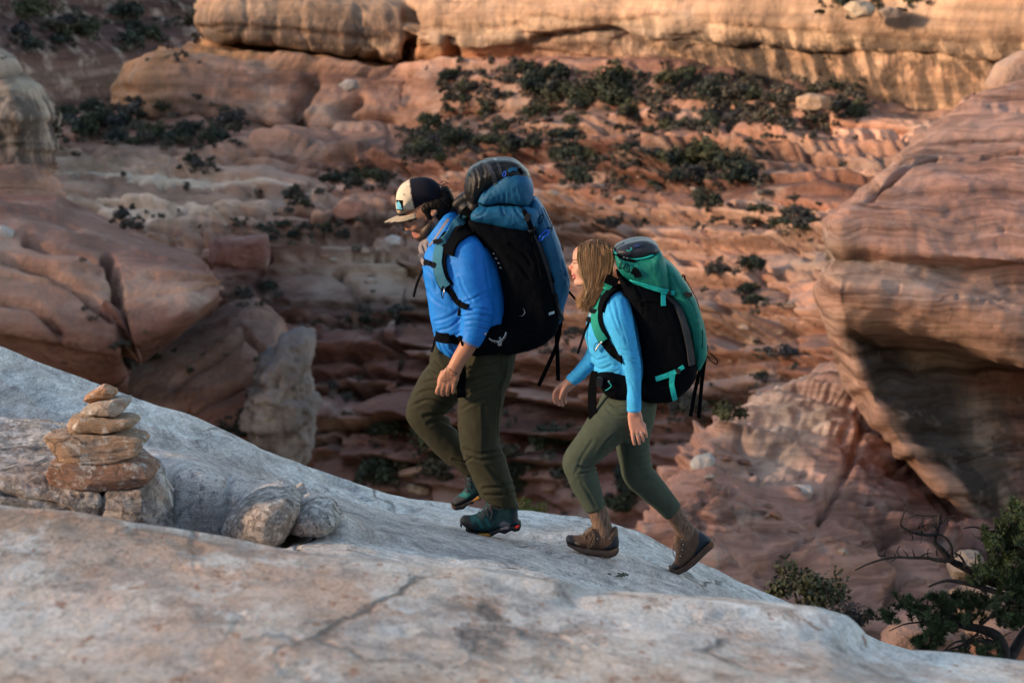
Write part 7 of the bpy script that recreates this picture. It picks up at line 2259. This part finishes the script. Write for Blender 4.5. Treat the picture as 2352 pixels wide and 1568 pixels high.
limb_path('branch', [(850, 125), (740, 130), (640, 128), (590, 150)], 0.006, 0.003)
limb_path('branch', [(1680, 900), (1600, 700), (1560, 420), (1520, 260), (1560, 60)], 0.02, 0.007, 0.2, 0.2)
limb_path('branch', [(1530, 300), (1400, 262), (1280, 270), (1160, 230), (1060, 240)], 0.008, 0.003, 0.1, -0.1)
limb_path('branch', [(1210, 1105), (1120, 1190), (980, 1220), (860, 1320)], 0.008, 0.003, 0, -0.2)
limb_path('branch', [(1390, 1230), (1240, 1210), (1100, 1230), (960, 1270), (780, 1330)], 0.009, 0.003, 0, -0.15)
limb_path('branch', [(1060, 1075), (900, 1020), (740, 1040), (560, 1060), (420, 1120)], 0.009, 0.002, 0, 0.1)
limb_path('branch', [(960, 1005), (860, 900), (800, 840), (760, 800)], 0.008, 0.003, 0, -0.1)
limb_path('branch', [(1600, 900), (1420, 820), (1330, 950), (1230, 1050), (1150, 1090)], 0.010, 0.005, -0.1, 0.0)
r = np.random.default_rng(77)
twigs = []
tufts = []
spots = [(870, 870, 3), (950, 880, 3), (1000, 860, 2), (800, 1050, 3), (850, 1090, 3), (690, 1190, 3), (775, 1225, 3), (850, 1165, 2), (730, 1240, 2), (1090, 900, 3), (1180, 890, 3), (1230, 940, 3), (1080, 1030, 3), (980, 1060, 2), (720, 950, 2), (640, 990, 2),
         (440, 990, 3), (1330, 690, 3), (1290, 850, 3), (1500, 200, 5), (1420, 250, 5), (1560, 100, 5), (1570, 380, 5), (1480, 450, 4), (1400, 560, 5), (1530, 560, 5), (1340, 430, 4), (1300, 340, 4), (1620, 250, 6), (1640, 500, 6), (1360, 640, 4), (1450, 680, 5), (1560, 700, 5),
         (1250, 1260, 2), (1255, 1320, 2), (1090, 1290, 2), (1340, 1330, 2), (1540, 850, 4), (1440, 880, 3), (1480, 1010, 3), (1400, 1010, 3), (1620, 880, 5), (1560, 1040, 3), (590, 880, 2), (560, 860, 1), (1250, 690, 3), (1230, 600, 2), (1380, 330, 5), (1450, 340, 5), (900, 960, 2)]
for X, Yy, n in spots:
    for k_ in range(n * 3):
        x0, y0 = X + r.normal() * 42, Yy + r.normal() * 36
        dyo = r.normal() * 0.16
        base = q(x0, y0 + r.uniform(15, 45), dyo)
        dirv = np.array([r.normal() * 0.55 - 0.15, r.normal() * 0.6, r.uniform(0.3, 1.0)])
        dirv /= np.linalg.norm(dirv)
        L = r.uniform(0.05, 0.10)
        twigs.append((np.array([base, base + dirv * L * 0.5 + r.normal(size=3) * 0.006, base + dirv * L]), [0.004, 0.003, 0.002]))
        tufts.append((base, dirv, L))
for i in range(90):
    pth = [(960, 520), (750, 495), (480, 488), (640, 280), (850, 200), (1090, 590), (1300, 775), (1100, 1230), (900, 1020), (740, 1040), (860, 900), (1280, 270), (1240, 1210), (1500, 900)][int(r.integers(0, 14))]
    x0, y0 = pth[0] + r.normal() * 60, pth[1] + r.normal() * 22
    a = r.uniform(-2.6, -0.4) if r.random() < 0.7 else r.uniform(0, 6.28)
    L = r.uniform(40, 130)
    twigs.append((np.array([q(x0, y0), q(x0 + .5 * L * math.cos(a) + r.normal() * 8, y0 + .5 * L * math.sin(a), r.normal() * 0.03), q(x0 + L * math.cos(a + 0.2), y0 + L * math.sin(a + .2), r.normal() * 0.06)]), [0.006, 0.0042, 0.0025]))
o = cord('twigs', twigs, BARK, pin, 4)
o['kind'] = 'stuff'
vs, cs = [], []
for base, dv, L in tufts:
    n = 110
    t_ = r.uniform(0.05, 1.05, n)[:, None]
    d = r.normal(size=(n, 3))
    d -= (d @ dv)[:, None] * dv
    d /= np.linalg.norm(d, axis=1, keepdims=True)
    d = d * 0.8 + dv * r.uniform(0.3, 1.0, (n, 1))
    d /= np.linalg.norm(d, axis=1, keepdims=True)
    ln = r.uniform(0.022, 0.040, (n, 1))
    p0 = base + dv * t_ * L
    p1 = p0 + d * ln
    sd = np.cross(d, r.normal(size=(n, 3)))
    sd /= np.linalg.norm(sd, axis=1, keepdims=True)
    vs.append(np.stack([p0 - sd * 0.0024, p0 + sd * 0.0024, p1 + sd * 0.0012, p1 - sd * 0.0012], 1).reshape(-1, 3))
    cs.append(np.repeat(r.uniform(0.5, 1.7) * r.uniform(0.7, 1.3, (n, 1)) * np.array([[1.0, 1.0, 1.0]]), 4, 0))
v = np.concatenate(vs)
me = mesh_np('crown', v, np.arange(len(v)).reshape(-1, 4), smooth=False)
set_col(me, np.concatenate(cs))
k = NB('pinyon needles')
c, a = k.attr()
obj('crown', me, k.done(k.mix(1.0, c, (0.032, 0.050, 0.018), 'MULTIPLY'), 0.6, None, 0.3), pin)

# a sprig in a crack of the slab
dg = bpy.context.evaluated_depsgraph_get()
SLB = BVHTree.FromObject(bpy.data.objects['slickrock_slab'], dg)
d = P(1418, 1325, 10.0) - np.array([0, 0, CZ])
hh = SLB.ray_cast(Vector((0, 0, CZ)), Vector(d / np.linalg.norm(d)))[0]
if hh is not None:
    v, c = leaf_cloud(np.random.default_rng(3), 8, 14, 0.13, 0.5)
    me = mesh_np('sprig', v * np.array([0.06, 0.04, 0.02]) + np.array(hh), np.arange(len(v)).reshape(-1, 4), smooth=False)
    set_col(me, c * np.array([1.6, 1.8, 1.2]))
    tag(obj('sprig', me, LEAF), 'tiny green sprig growing in a crack of the slab by the hiker', 'plant')
